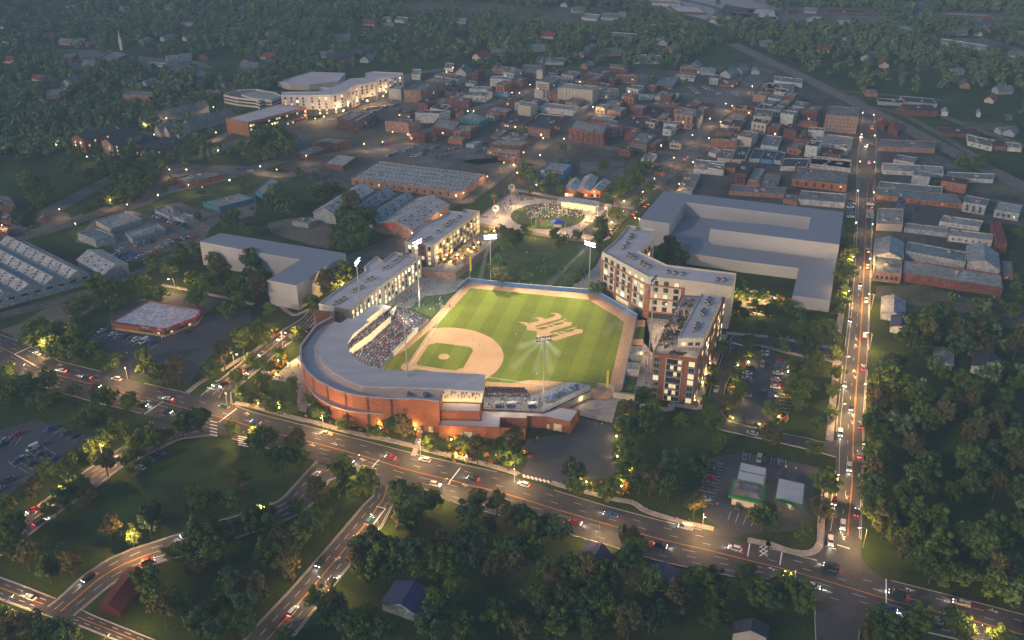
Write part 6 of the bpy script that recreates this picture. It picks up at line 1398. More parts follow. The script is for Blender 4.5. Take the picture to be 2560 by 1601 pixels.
big = [(t, x, y, a) for t, l in (('02', ((395, 205, -1.2), (225, 425, 1.6), (1180, 450, -1.2), (2235, 325, -.5), (2130, 690, -1.2), (2375, 1015, 1.6), (965, 1185, -.8))), ('12', ((275, 120, -.5), (610, 920, -1.6), (970, 1275, 1.2), (1540, 1150, -1.6), (1800, 1500, 1.2))),
      ('03', ((530, 95, -.6), (1240, 500, -1), (115, 1090, 1.2), (1020, 1460, 1.2))), ('13', ((50, 245, -1), (1090, 325, 2.6), (595, 910, 2.6))), ('23', ((20, -110, -1.6), (830, 385, 1.4), (1820, 345, -1.6))), ('33', ((865, 450, 3.1), (180, 865, 1.4), (2025, 1365, 1.4))),
      ('32', ((935, 120, 3.1), (765, 345, 0), (920, 605, 3.1), (725, 790, 0), (900, 1170, 3.1), (665, 1460, 0))), ('31', ((955, 1265, 3.1), (765, 1235, 0), (965, 930, 3.1), (805, 915, 0))), ('01', ((1590, 1125, 3.3),)), ('11', ((810, 1180, .2),)), ('21', ((1165, 545, 3.3),))) for x, y, a in l]
for i, (t, x, y, a) in enumerate(sorted(big, key=lambda q: px(*q[:3])[0])):
    lamp(i, t, x, y, True, a, 'curved arm street lamp along the near roads, %s counted from the left edge' % nth(i+1), 'curved street lamps', 6500)
small = [(t, x, y) for t, l in (('31', ((835, 590), (990, 605), (850, 290), (1000, 305), (870, 15), (1005, 20))), ('01', ((560, 465), (1200, 420), (710, 600), (85, 765), (1040, 375), (1780, 235), (1490, 330), (1910, 255), (2170, 190), (1755, 90), (1600, 90), (15, 615))),
      ('00', ((975, 1190), (1365, 1170), (525, 1360), (820, 1480), (1455, 1270), (2015, 1010), (1570, 1115), (2040, 1250), (2060, 1420))), ('10', ((1020, 1360), (1195, 1340), (1290, 1245), (1430, 1270), (475, 1470), (2000, 1050), (2055, 1050), (560, 1120), (640, 1100), (1200, 910), (1050, 950), (1180, 850), (1860, 640), (1800, 680), (830, 1040))),
      ('11', ((2340, 25), (2185, 155), (1960, 310), (1745, 520), (1475, 690), (195, 90), (40, 60))), ('20', ((765, 1010), (855, 1035), (635, 1155), (490, 1310), (295, 1305), (110, 1440), (265, 1465), (1705, 1275), (1860, 1305), (1530, 1490), (1970, 1150), (0, 875), (70, 880), (2020, 980), (2080, 1000), (2270, 815), (1870, 1120), (170, 800))),
      ('21', ((1345, 175), (1235, 300), (1710, 20), (1580, 225), (230, 235), (775, 300), (50, 120))), ('30', ((895, 1065), (1000, 1085), (885, 1270), (1008, 1280), (940, 1370)))) for x, y in l]
for i, (t, x, y) in enumerate(sorted(small, key=lambda q: px(*q)[0])):
    lamp(i, t, x, y, False, 0, 'small lantern lamp post in the old town, %s counted from the left edge' % nth(i+1), 'old town lamp posts', 1300)
# garden lights
gd = [(t, x, y) for t, l in (('12', ((40, 560), (385, 385), (210, 385), (190, 510), (300, 415), (520, 840), (220, 830), (930, 970), (1175, 1030), (1325, 1030), (1500, 1040), (1845, 1130), (1890, 1270), (1985, 1290), (2270, 1275), (2350, 1290), (20, 790), (150, 100))), ('22', ((50, 1270), (985, 1100), (995, 1290), (1110, 1420), (1240, 855), (1095, 960), (1725, 760), (1800, 590), (1835, 510), (1870, 410), (1925, 275), (2235, 400), (2135, 430), (2075, 640), (2155, 755), (2085, 930), (2335, 985), (1850, 240))), ('32', ((190, 490), (145, 680), (100, 915))), ('23', ((700, 20), (800, 70), (1030, 60))),
      ('21', ((2200, 1240), (2360, 1270), (2090, 1300), (2270, 1350), (2300, 1420), (2380, 1400), (15, 50), (1060, 390), (1050, 490), (940, 590), (930, 660), (2130, 1440))), ('31', ((65, 1400), (10, 1410), (60, 1310), (180, 1345))), ('11', ((1840, 960), (1800, 900), (1900, 900), (2000, 850), (1950, 930), (2100, 780), (2060, 830), (2180, 700), (2250, 670), (2250, 640), (1780, 940)))) for x, y in l]
b = MB(darksteel); b.tube((0, 0, 0), (0, 0, .9), .08, .08, 6); gp = b.mesh('post'); b = MB(lampglow); b.tube((0, 0, .9), (0, 0, 1.3), .16, .16, 8); gl = b.mesh('lens')
GPOS = []
for i, (t, x, y) in enumerate(sorted(gd, key=lambda q: px(*q)[0])):
    z0 = 4.4 if t == '11' and x < 2150 else 0
    p = G(px(t, x, y), 1+z0); p.z = z0; GPOS.append(p); r = empty('garden_lamp', p, label='low glowing garden light among the planting, %s counted from the left edge' % nth(i+1), cat='garden light', group='garden lights'); add_child('post', gp, r, (0, 0, 0)); add_child('lens', gl, r, (0, 0, 0))
    pointlamp(r, (0, 0, 3.0), 620, (1.0, .66, .18), .3)

# ============================================================ CARS
PAINT = {'w': (.62, .61, .59), 's': (.35, .36, .38), 'k': (.02, .02, .025), 'g': (.10, .11, .12), 'b': (.03, .09, .26), 'r': (.42, .02, .02), 't': (.42, .36, .28), 'n': (.03, .12, .05), 'c': (.04, .22, .24), 'p': (.10, .08, .20)}
CNAME = dict(w='white', s='silver', k='black', g='dark grey', b='blue', r='red', t='tan', n='green', c='teal', p='purple-blue')
def cm(c):
    return mat('car_paint_'+CNAME[c].replace(' ', '_'), PAINT[c], .3, 0, spec=.6)
CARM = {}
def loft(b, secs, m=0, cap=True):
    """secs: list of (x, [(y,z)...]) closed rings"""
    n = len(secs[0][1]); V = [(x, y, z) for x, r in secs for y, z in r]; Fs = []
    for k in range(len(secs)-1):
        for i in range(n): j = (i+1) % n; Fs.append((k*n+i, k*n+j, (k+1)*n+j, (k+1)*n+i))
    if cap: Fs.append(tuple(reversed(range(n)))); Fs.append(tuple(range((len(secs)-1)*n, len(secs)*n)))
    b.add(V, Fs, m)
def carmesh(kind, c):
    if (kind, c) in CARM: return CARM[kind, c]
    L, W_, H0, H1, c0, c1, c2, c3 = {'sedan': (4.7, 1.8, .92, 1.45, -1.95, -1.2, .55, 1.25), 'suv': (4.8, 1.9, 1.05, 1.75, -2.3, -1.95, .6, 1.25), 'pickup': (5.6, 2.0, 1.1, 1.85, -.75, -.5, 1.0, 1.6), 'van': (5.6, 2.05, 1.15, 2.35, -2.75, -2.65, 1.5, 2.15)}[kind]
    h, w = L/2, W_/2
    def ring(ww, z0, z1): return [(-ww, z0), (ww, z0), (ww+.02, (z0+z1)/2), (ww*.94, z1), (-ww*.94, z1), (-ww-.02, (z0+z1)/2)]
    body = MB(cm(c))
    loft(body, [(-h, ring(w*.88, .4, H0*.86)), (-h+.15, ring(w*.97, .26, H0*.97)), (-h*.5, ring(w, .24, H0)), (h*.35, ring(w, .24, H0)), (h*.8, ring(w*.96, .25, H0*.86)), (h-.08, ring(w*.86, .3, H0*.74)), (h, ring(w*.78, .38, H0*.62))])
    body.f = [tuple(reversed(f)) for f in body.f]
    if kind == 'pickup':
        body.box((-1.75, 0, H0+.02), (1.9, W_*.80, .06)); body.box((-1.75, w*.88, H0+.12), (2.0, .1, .28)); body.box((-1.75, -w*.88, H0+.12), (2.0, .1, .28)); body.box((-2.7, 0, H0+.12), (.1, W_*.85, .28))
    cab = MB([glass, cm(c)])
    zb, zt = H0-.03, H1-.07
    wt = w*.78
    loft(cab, [(c0, [(-w*.92, zb), (w*.92, zb), (w*.90, zb+.02), (-w*.90, zb+.02)]), (c1, [(-w*.92, zb), (w*.92, zb), (wt, zt), (-wt, zt)]), (c2, [(-w*.92, zb), (w*.92, zb), (wt, zt), (-wt, zt)]), (c3, [(-w*.92, zb), (w*.92, zb), (w*.88, zb+.02), (-w*.88, zb+.02)])])
    cab.f = [tuple(reversed(f)) for f in cab.f]
    roof = MB(cm(c)); loft(roof, [(c1+.05, [(-wt, zt-.02), (wt, zt-.02), (wt*.9, H1), (-wt*.9, H1)]), (c2-.05, [(-wt, zt-.02), (wt, zt-.02), (wt*.9, H1), (-wt*.9, H1)])]); roof.f = [tuple(reversed(f)) for f in roof.f]
    if kind == 'van': roof.box(((c0+c2)/2-.3, 0, (H0+H1)/2), (c2-c0-1.4, W_*.93, H1-H0-.15))
    wh = MB([tyre, steel]); wh.tube((0, -.11, 0), (0, .11, 0), .34, .34, 12); wh.tube((0, -.12, 0), (0, .12, 0), .19, .19, 8, m=1)
    hl = MB(headglow); hl.box((0, 0, 0), (.08, .42, .16)); tl = MB(tailglow); tl.box((0, 0, 0), (.08, .4, .16)); ho = MB(lensclear); ho.box((0, 0, 0), (.08, .42, .16)); to = MB(lensred); to.box((0, 0, 0), (.08, .4, .16))
    r = dict(body=body.mesh('body'), windows=cab.mesh('windows'), roof=roof.mesh('roof'), wheel=CARM.get('wheel') or wh.mesh('wheel'), h=h, w=w, H0=H0, hl=CARM.get('hl') or hl.mesh('headlight'), tl=CARM.get('tl') or tl.mesh('taillight'), ho=CARM.get('ho') or ho.mesh('headlight'), to=CARM.get('to') or to.mesh('taillight'))
    for k in ('wheel', 'hl', 'tl', 'ho', 'to'): CARM[k] = r[k]
    CARM[kind, c] = r; return r
NCAR = [0]
def car(p, ang, kind, c, label, group, lit=True, beams=True):
    r = carmesh(kind, c); nm = {'sedan': 'car', 'suv': 'suv', 'pickup': 'pickup_truck', 'van': 'van'}[kind]
    e = empty(nm, (p.x, p.y, .33), ang, label=label, cat={'sedan': 'car', 'suv': 'car', 'pickup': 'pickup truck', 'van': 'van'}[kind], group=group)
    add_child('body', r['body'], e, (0, 0, 0)); add_child('windows', r['windows'], e, (0, 0, 0)); add_child('roof', r['roof'], e, (0, 0, 0))
    for x in (-r['h']*.6, r['h']*.62):
        for y in (-r['w']+.08, r['w']-.08): add_child('wheel', r['wheel'], e, (x, y, .34))
    for y in (-r['w']*.66, r['w']*.66): add_child('headlight', r['hl' if lit else 'ho'], e, (r['h']*.985, y, r['H0']*.6)); add_child('taillight', r['tl' if lit else 'to'], e, (-r['h']*.985, y, r['H0']*.72))
    if lit and beams:
        o = pointlamp(e, (r['h']+.15, 0, .75), 420, (1.0, .90, .66), .25, 'headlamp_beam', 95); o.rotation_euler = (0, R(-78), 0)
        o = pointlamp(e, (-r['h']-.15, 0, .75), 45, (1.0, .12, .04), .2, 'tail_glow')
def dir_at(A, f, side):
    pass
def road_dir(p, A):
    i = min(range(len(A)-1), key=lambda i: (A[i].xy-p.xy).length); d = A[min(i+1, len(A)-1)]-A[max(i-1, 0)]; return math.atan2(d.y, d.x)
def place(lst, A, group, where, flip_up=False, lit=True, off=0.0):
    """lst rows: tile, x, y, colour, kind, sense (+1 along the edge line, -1 against)"""
    rows_ = [(G(px(t, x, y), .7), c, k, s) for t, x, y, c, k, s in lst]; rows_.sort(key=lambda r: proj(r[0])[0])
    for i, (p, c, k, s) in enumerate(rows_):
        a = (road_dir(p, A) if A else 0)+(0 if s > 0 else math.pi)+off
        car(p, a, k, c, '%s %s %s, %s from the left' % (CNAME[c], {'sedan': 'car', 'suv': 'estate car', 'pickup': 'pickup truck', 'van': 'van'}[k], where, nth(i+1)), group, lit)
D, U_, P_, V = 'sedan', 'suv', 'pickup', 'van'
place([('02', 350, 320, 'w', D, -1), ('02', 585, 480, 'w', D, -1), ('02', 820, 540, 'g', D, -1), ('02', 1105, 560, 'w', U_, -1), ('02', 910, 620, 'k', D, 1), ('02', 1590, 745, 'w', D, -1), ('02', 1350, 800, 'n', D, 1), ('02', 1580, 865, 'k', D, 1), ('02', 2120, 820, 'n', U_, -1), ('12', 0, 965, 'b', D, -1), ('12', 665, 1080, 't', P_, -1), ('12', 870, 1335, 'k', U_, 1), ('12', 1270, 1300, 'r', D, -1), ('12', 1595, 1325, 'w', U_, -1), ('12', 2050, 1500, 'k', U_, -1),
       ('13', 1690, 45, 'w', U_, 1), ('23', 110, 45, 'w', U_, -1), ('23', 930, 335, 'b', P_, -1), ('23', 600, 400, 'r', D, 1), ('23', 1635, 450, 'w', V, -1), ('23', 1400, 620, 'k', U_, 1), ('23', 2100, 650, 'w', U_, -1), ('33', 600, 820, 'k', P_, -1), ('33', 425, 1005, 'w', U_, 1), ('33', 1220, 1075, 'k', P_, -1), ('33', 1825, 1165, 't', P_, -1), ('33', 1150, 1225, 'b', D, 1), ('33', 1600, 1340, 's', D, 1)], BA, 'cars on the boulevard', 'driving on the wide boulevard')
place([('33', 625, 205, 'r', U_, -1), ('33', 705, 430, 'w', P_, -1), ('33', 590, 580, 'w', P_, -1), ('33', 835, 310, 'k', D, 1), ('32', 915, 145, 'w', U_, 1), ('32', 900, 455, 'r', D, 1), ('32', 725, 610, 'w', D, -1), ('32', 785, 830, 'k', D, -1), ('32', 878, 1000, 'k', U_, 1), ('32', 683, 1070, 'w', P_, -1), ('32', 860, 1275, 'g', U_, 1), ('32', 765, 1395, 'w', P_, -1), ('31', 950, 860, 'w', D, 1), ('31', 940, 1010, 'w', U_, 1), ('31', 870, 1175, 'b', D, -1), ('31', 928, 1330, 'w', P_, 1), ('31', 955, 25, 'w', D, 1),
       ('32', 775, 0, 'b', D, -1), ('30', 925, 1380, 'w', D, -1), ('30', 985, 1210, 's', D, 1), ('30', 880, 1290, 'r', D, -1)], RA, 'cars on the right-hand road', 'driving on the long straight road')
SA = [G(p) for p in pts('13', '-190,1600 640,640 1110,30')]
place([('13', 1065, 390, 'c', D, 1), ('13', 910, 570, 'g', D, 1), ('13', 610, 780, 'k', U_, -1), ('13', 715, 970, 'k', D, 1), ('13', 345, 1245, 'w', U_, 1)], SA, 'cars on the diagonal street', 'on the straight diagonal street below')
SB = [G(p) for p in smooth([Vector((*q, 0)) for q in pts('03', '500,1180 1000,820 1700,560 12: 420,1580 600,1440')], 4)]
place([('03', 835, 925, 'k', U_, -1), ('03', 1390, 770, 'r', U_, 1), ('03', 1760, 515, 'b', D, -1), ('12', 560, 1470, 's', U_, 1)], SB, 'cars on the curved street', 'on the curved street below')
place([('03', 310, 285, 'r', D, -1), ('03', 370, 400, 'g', D, 1), ('02', 1110, 1305, 't', D, 1)], [G(p) for p in pts('03', '0,550 900,60')], 'cars on the lower left street', 'on the short street by the left car park')
place([('03', 285, 1110, 'w', D, -1)], [G(p) for p in pts('03', '0,920 900,1290')], None, 'on the road at the lower left corner')
place([('02', 2050, 605, 's', U_, -1), ('02', 2118, 612, 'k', D, -1), ('02', 2340, 462, 'k', D, 1), ('02', 2300, 530, 'w', D, 1), ('12', 500, 95, 'k', D, 1), ('12', 60, 320, 's', D, -1), ('12', 235, 175, 'w', D, -1)], [G(p) for p in pts('12', '-400,500 0,290 420,0')], 'cars on the side street', 'on the side street left of the ball park')
place([('21', 1265, 435, 'g', D, 1), ('21', 1155, 508, 'r', D, 1), ('20', 1640, 1500, 'k', D, 1)], [G(p) for p in pts('21', '1000,600 1500,60')], 'cars on the park side road', 'on the wide road by the grey block')
def park(lst, a, b, off, group, where):
    a, b = G(a), G(b); d = b-a; ang = math.atan2(d.y, d.x)+off
    rows_ = [(G(px(t, x, y), .7), c, k) for t, x, y, c, k in lst]; rows_.sort(key=lambda r: (round(proj(r[0])[0]), proj(r[0])[1]))
    for i, (p, c, k) in enumerate(rows_): car(p, ang+(math.pi if i % 3 == 0 else 0), k, c, '%s %s %s, %s from the left' % (CNAME[c], {'sedan': 'car', 'suv': 'estate car', 'pickup': 'pickup truck', 'van': 'van'}[k], where, nth(i+1)), group, False)
park([('02', 170, 1075, 'r', D), ('02', 50, 1135, 's', D), ('02', 20, 1180, 'k', D), ('02', 475, 1030, 'b', P_), ('02', 630, 1065, 'g', D), ('02', 715, 1100, 'k', D)], px('02', 345, 950), px('02', 890, 1110), R(75), 'cars in the left car park', 'in the back row of the left car park')
park([('02', 310, 1215, 'w', V), ('02', 165, 1330, 'b', D), ('02', 220, 1300, 's', D), ('02', 380, 1265, 'g', D), ('02', 300, 1355, 'k', D), ('02', 450, 1300, 'k', D), ('02', 510, 1310, 'b', D), ('03', 30, 20, 'k', D), ('03', 80, 0, 'g', P_), ('03', -10, 90, 's', D)], px('02', 345, 950), px('02', 890, 1110), R(75), 'cars in the left car park', 'in the middle of the left car park')
park([('02', 960, 105, 'w', D), ('02', 1068, 135, 'w', D), ('02', 1115, 152, 's', D), ('02', 1185, 158, 'k', D), ('02', 1290, 185, 'w', U_), ('02', 1360, 205, 'w', V), ('02', 1440, 212, 'b', U_), ('02', 1240, 170, 'g', D), ('02', 1775, 112, 'k', D)], px('02', 900, 100), px('02', 1490, 230), R(75), 'cars at the red brick store', 'in front of the red brick store')
park([('J', 350, 140, 'g', D), ('J', 300, 260, 'k', D), ('J', 265, 415, 'r', D), ('J', 235, 510, 'g', D), ('J', 170, 630, 'k', U_), ('J', 170, 820, 's', D)], px('J', 40, 860), px('J', 250, 110), R(-80), 'cars at the small store', 'in the left row of the store lot')
park([('J', 935, 20, 'g', D), ('J', 1195, 55, 's', P_), ('J', 1335, 65, 'k', D), ('J', 1600, 130, 'b', D), ('J', 785, 950, 'g', D), ('J', 1045, 1040, 't', D)], px('J', 690, 1000), px('J', 1130, 1100), R(92), 'cars at the small store', 'by the small store walls')
park([('22', 2255, 455, 'k', U_), ('22', 2225, 505, 'w', D), ('22', 2215, 550, 'w', D), ('22', 2235, 580, 'k', D), ('22', 2215, 712, 's', D)], px('22', 2255, 440), px('22', 2200, 720), R(90), 'cars in the tree-lined lot', 'in the left row of the tree-lined lot')
park([('22', 2360, 315, 's', D), ('22', 2410, 315, 'w', D), ('22', 2195, 915, 'k', D), ('22', 2365, 420, 't', P_), ('22', 2385, 680, 'k', P_)], px('22', 2255, 440), px('22', 2200, 720), 0, 'cars in the tree-lined lot', 'in the aisle of the tree-lined lot')
park([('32', 120, 400, 'r', D), ('32', 110, 430, 'b', D), ('32', 105, 478, 'k', D), ('32', 95, 505, 'w', D), ('32', 75, 565, 's', D), ('32', 78, 602, 'r', D), ('32', 70, 635, 'w', D), ('32', 55, 690, 'b', D), ('32', 50, 722, 'p', D), ('32', 42, 775, 'k', D), ('32', 38, 830, 'w', U_)], px('32', 150, 400), px('32', 80, 860), R(90), 'cars in the tree-lined lot', 'in the right row of the tree-lined lot')
park([('22', 2085, 250, 'b', D), ('22', 2010, 430, 'k', P_), ('22', 1930, 655, 'w', P_)], px('22', 2050, 250), px('22', 1900, 700), 0, 'cars on the access lane', 'on the lane beside the brick wing')
park([('22', 2265, 1072, 's', D)], px('22', 2000, 1010), px('22', 2400, 1120), 0, None, 'on the lane below the tree-lined lot')
park([('02', 1520, 1255, 'b', D), ('02', 1420, 1318, 'g', D), ('02', 1330, 1395, 's', D)], px('02', 1300, 1300), px('02', 1700, 1450), 0, 'cars on the grass', 'left standing on the grass field')
# far simple cars in the old town lots
FCM = {}
def farcar(c):
    if c not in FCM:
        b = MB([cm(c), glass]); b.box((0, 0, .55), (4.5, 1.8, .7)); b.add([(-1.7, -.8, .9), (1.2, -.8, .9), (1.2, .8, .9), (-1.7, .8, .9), (-1.2, -.65, 1.4), (.5, -.65, 1.4), (.5, .65, 1.4), (-1.2, .65, 1.4)], [(0, 1, 5, 4), (1, 2, 6, 5), (2, 3, 7, 6), (3, 0, 4, 7)], 1); b.add([(-1.2, -.65, 1.4), (.5, -.65, 1.4), (.5, .65, 1.4), (-1.2, .65, 1.4)], [(0, 1, 2, 3)], 0)
        FCM[c] = b.mesh('car')
    return FCM[c]
def cluster(t, s, n, where, group, ang=.5, sp=3.4):
    (x0, y0), (x1, y1) = pts(t, s); a, b_ = G((x0, y0)), G((x1, y1))
    for i in range(n):
        p = a.lerp(b_, (i+.5)/n)+Vector((rng.uniform(-.5, .5), rng.uniform(-.5, .5), 0)); c = rng.choice('wwsskgbrtg')
        o = bpy.data.objects.new('car', farcar(c)); COL.objects.link(o); o.location = (p.x, p.y, .2); o.rotation_euler = (0, 0, ang+rng.choice((0, math.pi)))
        tag(o, '%s car %s, %s along' % (CNAME[c], where, nth(i+1)), 'car', group)
for k, (t, s, n, w_, a) in enumerate((('A', '1390,1330 1540,1270', 7, 'in the upper left row of the old car park', 1.2), ('A', '1690,1320 1900,1270', 9, 'in the middle upper row of the old car park', 1.2), ('A', '2030,1330 2250,1270', 9, 'in the right upper row of the old car park', 1.2), ('A', '1150,1400 1270,1360', 6, 'in the lower left row of the old car park', 1.2), ('A', '1510,1410 1700,1370', 8, 'in the lower middle row of the old car park', 1.2), ('A', '1900,1420 2090,1380', 8, 'in the lower right row of the old car park', 1.2), ('A', '1030,1240 1180,1225', 3, 'kerbside above the old car park', .4),
      ('A', '820,690 1200,640', 14, 'in the upper row by the white apartments', 1.1), ('A', '900,740 1300,620', 12, 'in the lower row by the white apartments', 1.1), ('C', '1330,360 1550,460', 9, 'in the first row of the far crowded car park', .3), ('C', '1100,340 1250,460', 6, 'in the left row of the far crowded car park', .3), ('C', '1760,440 1900,500', 8, 'in the right row of the far crowded car park', .3),
      ('01', '1070,880 1240,960', 8, 'in the first row of the scrap yard', 1.0), ('01', '1100,840 1320,930', 9, 'in the second row of the scrap yard', 1.0), ('01', '1280,810 1420,780', 6, 'in the third row of the scrap yard', 1.5), ('01', '1350,900 1480,880', 6, 'in the fourth row of the scrap yard', .5), ('01', '1500,840 1640,800', 6, 'in the fifth row of the scrap yard', .5), ('01', '1570,780 1820,740', 10, 'in the reddish top row of the scrap yard', .2), ('01', '1450,530 1730,630', 8, 'beside the small pale sheds', .9),
      ('31', '965,380 970,560', 9, 'on the right kerb of the straight road', 0), ('31', '780,380 770,560', 6, 'on the left kerb of the straight road', 0), ('31', '1230,480 1230,600', 4, 'on the roof deck of the tan building', 0), ('21', '1000,620 900,720', 4, 'at the kerb of the park', 1.0), ('21', '1560,600 1680,540', 6, 'on the raised deck in the grey block', .2), ('21', '1530,680 1620,600', 6, 'in the lower row of the raised deck', .2), ('01', '2230,90 2400,110', 3, 'behind the flat roofed red shop', .3), ('B', '190,1330 330,1290', 5, 'behind the lean-to roof building', 1.0), ('02', '10,400 60,440', 1, 'hidden at the far left road edge', .3))):
    cluster(t, s, n, w_, 'cars parked in the old town', a)
for o in COL.objects:
    if o.name.startswith('car') and 'raised' in o.get('label', ''): o.location.z = 7.2 if 'raised' in o['label'] else .13
    if 'roof deck of the tan' in o.get('label', ''): o.location.z = 9

# ============================================================ PEOPLE
def figure(J, E_, rads, name, bands):
    """one continuous skinned body; bands: (z limit, material slot) from the feet up"""
    me = bpy.data.meshes.new('tmp'); me.from_pydata(J, E_, []); o = bpy.data.objects.new('tmp', me); COL.objects.link(o)
    md = o.modifiers.new('s', 'SKIN'); md.use_smooth_shade = True
    for i, r in enumerate(rads): me.skin_vertices[0].data[i].radius = (r, r) if not isinstance(r, tuple) else r
    me.skin_vertices[0].data[0].use_root = True
    o.modifiers.new('u', 'SUBSURF').levels = 1
    m2 = bpy.data.meshes.new_from_object(o.evaluated_get(bpy.context.evaluated_depsgraph_get())); bpy.data.objects.remove(o)
    m2.name = name; return m2
def stand_pose(step=.0, arm=.12, sit=False, bat=False):
    hip = .95 if not sit else .5
    J = [(0, 0, hip), (0, 0, hip+.28), (0, 0, hip+.50), (0, 0, hip+.58), (0, 0, hip+.72)]; E_ = [(0, 1), (1, 2), (2, 3), (3, 4)]; r = [(.15, .11), (.16, .11), (.15, .10), .06, .11]
    for s in (-1, 1):
        st = step*s; k = len(J)
        if sit: J += [(s*.1, .0, hip), (s*.12, -.42, hip), (s*.12, -.45, .08), (s*.12, -.58, .06)]
        else: J += [(s*.1, 0, hip-.05), (s*.11, -st*.5-.03, .5), (s*.11, -st*.2+st*.9, .08), (s*.11, -st*.2+st*.9-.14, .05)]
        E_ += [(0, k), (k, k+1), (k+1, k+2), (k+2, k+3)]; r += [.10, .065, .045, .04]
        k = len(J); J += [(s*.2, 0, hip+.46), (s*(.25+arm*.3), -.02 if not bat else -.15, hip+.18), (s*(.24+arm*.2) if not bat else .1, (-.15+st*.4) if not bat else -.35, hip-.05 if not bat else hip+.35)]; E_ += [(2, k), (k, k+1), (k+1, k+2)]; r += [.055, .042, .035]
    return J, E_, r
PM = {}
SKIN = mat('skin', (.42, .24, .16), .7, 0); SKIN2 = mat('skin_deep', (.14, .075, .05), .7, 0); HAIR = mat('hair', (.03, .02, .015), .9, 0); SHOE = mat('shoes', (.05, .05, .05), .8, 0)
CL = [mat('cloth_'+n_, c, .9, 0) for n_, c in (('black', (.02, .02, .025)), ('navy', (.05, .08, .22)), ('white', (.75, .75, .74)), ('red', (.5, .05, .05)), ('grey', (.34, .34, .36)), ('denim', (.12, .18, .34)), ('tan', (.5, .4, .28)), ('teal', (.07, .35, .38)))]
CLN = ['black', 'navy', 'white', 'red', 'grey', 'denim blue', 'tan', 'teal']
POSES = {'standing': stand_pose(.02), 'walking': stand_pose(.28, .2), 'sitting': stand_pose(0, .1, True), 'batting': stand_pose(.12, .1, False, True)}
BASE = {k: figure(*v, k, None) for k, v in POSES.items()}
def pmesh(pose, top_, bot, skin):
    key = (pose, top_, bot, skin)
    if key in PM: return PM[key]
    me = BASE[pose].copy(); me.name = 'person'; me.materials.clear()
    for m_ in (SHOE, CL[bot], CL[top_], (SKIN, SKIN2)[skin], HAIR): me.materials.append(m_)
    hip = .5 if pose == 'sitting' else .95
    for p_ in me.polygons:
        c = p_.center; z = c.z
        s = 0 if z < .1 else 1 if (z < hip+.02 and abs(c.x) < .21) else 2 if z < hip+.52 else 4 if (z > hip+.76 or (c.y > .02 and z > hip+.62)) else 3
        if abs(c.x) > .22 and z < hip+.16: s = 3
        p_.material_index = s
    PM[key] = me; return me
NP = [0]
def person(p, ang, pose, top_, bot, skin, label, group):
    PQ.append((p, ang, pose, top_, bot, skin, label, group))
PQ = []
def flush_people():
    PQ.sort(key=lambda q: (0 if 'player' in q[6] else 1, (q[0]-cam.location).length)); rest_ = PQ[300:]
    for p, ang, pose, top_, bot, skin, label, group in PQ[:300]:
        o = bpy.data.objects.new('person', pmesh(pose, top_, bot, skin)); COL.objects.link(o); o.location = p; o.rotation_euler = (0, 0, ang); tag(o, label, 'person', group)
    mass('crowd', [q[0] for q in rest_], 'farther people standing about the party deck, stands edge and lit park', seated=False)
def crowd_line(t, s, z, where, group, tops=(0, 0, 1, 2, 2, 3, 4, 6), pose=None, per=1, jit=.7):
    P = [G(p, z) for p in pts(t, s)]; L = []
    for q in P:
        for k in range(per): L.append(q+Vector((rng.uniform(-jit, jit), rng.uniform(-jit, jit), 0)) if per > 1 else q)
    L.sort(key=lambda q: proj(q)[0])
    for i, q in enumerate(L):
        a = rng.choice(tops); bt = rng.choice((0, 1, 5, 4)); ps = pose or rng.choice(('standing', 'walking')); 
        person(q, rng.uniform(0, 6.28), ps, a, bt, rng.random() < .4, 'person in %s %s %s, %s from the left' % (CLN[a], ps, where, nth(i+1)), group)
crowd_line('22', '715,985 792,1000 850,1000 765,1050 425,1110 440,1105 525,1115 235,1130 255,1130 185,1095 165,1170 180,1190 825,1270 845,1280 860,1290 85,1215', .16, 'on the big grey forecourt', 'people on the forecourt')
crowd_line('22', '720,745 740,760 760,740 780,750 640,810 655,812 795,820 830,850 885,858 842,703 905,725 933,728 735,735 755,755 768,762', .16, 'on the gate plaza', 'people on the gate plaza')
crowd_line('12', '210,855 430,950 630,970 700,985 860,1030 880,1035 975,1055 995,1055 1130,1110 1240,1130 1260,1135 1490,1190 1510,1195 1535,1045 1550,1050 1735,1250 1790,1275 1835,1275 1985,1325 2170,1375 2185,1372 2235,1385', .2, 'on the boulevard pavement', 'people on the boulevard pavement')
crowd_line('12', '320,460 335,470 400,445 405,460 350,520 240,545 255,550 120,510 125,515 80,490 355,290 300,320 410,610 415,620 390,690 405,720 435,720 440,740 435,780 425,830 435,840 455,690', .2, 'on the path left of the grandstand', 'people on the left path', per=1)
crowd_line('12', '1950,1110 1970,1130 1985,1145 2000,1120 2015,1110 2030,1100 1990,1095 1960,1150 2365,1150 2375,1170 2170,1140', .2, 'by the service doors', 'people by the service doors')
crowd_line('23', '460,40 475,45 735,115 750,120 1035,190 1070,192 1260,292 1272,298 1528,355 1545,368 1558,372 1665,398 1925,240 1940,243', .2, 'on the lower boulevard pavement', 'people on the lower pavement')
crowd_line('22', '1390,40 1420,65 1360,180 1350,200 1370,150 1325,240 1260,320 1275,330 1290,440 1260,410 1270,460 1240,490 1248,565 1265,570 1250,605 1268,610 1208,640 1385,30 1395,45', .2, 'on the walkway beside the brick wing', 'people on the walkway')
crowd_line('32', '190,180 232,190 490,235 520,237 595,245 20,265 40,268 205,300 660,225 590,745 610,750 580,940 560,1100 578,1105', .2, 'on the paths by the right-hand road', 'people on the right-hand paths')
crowd_line('22', '1975,130 1995,130 1955,195 1970,195 1908,385 1875,500 1490,805 1750,820 1770,830 1595,790 1612,795', .2, 'on the path around the brick wing', 'people around the brick wing')
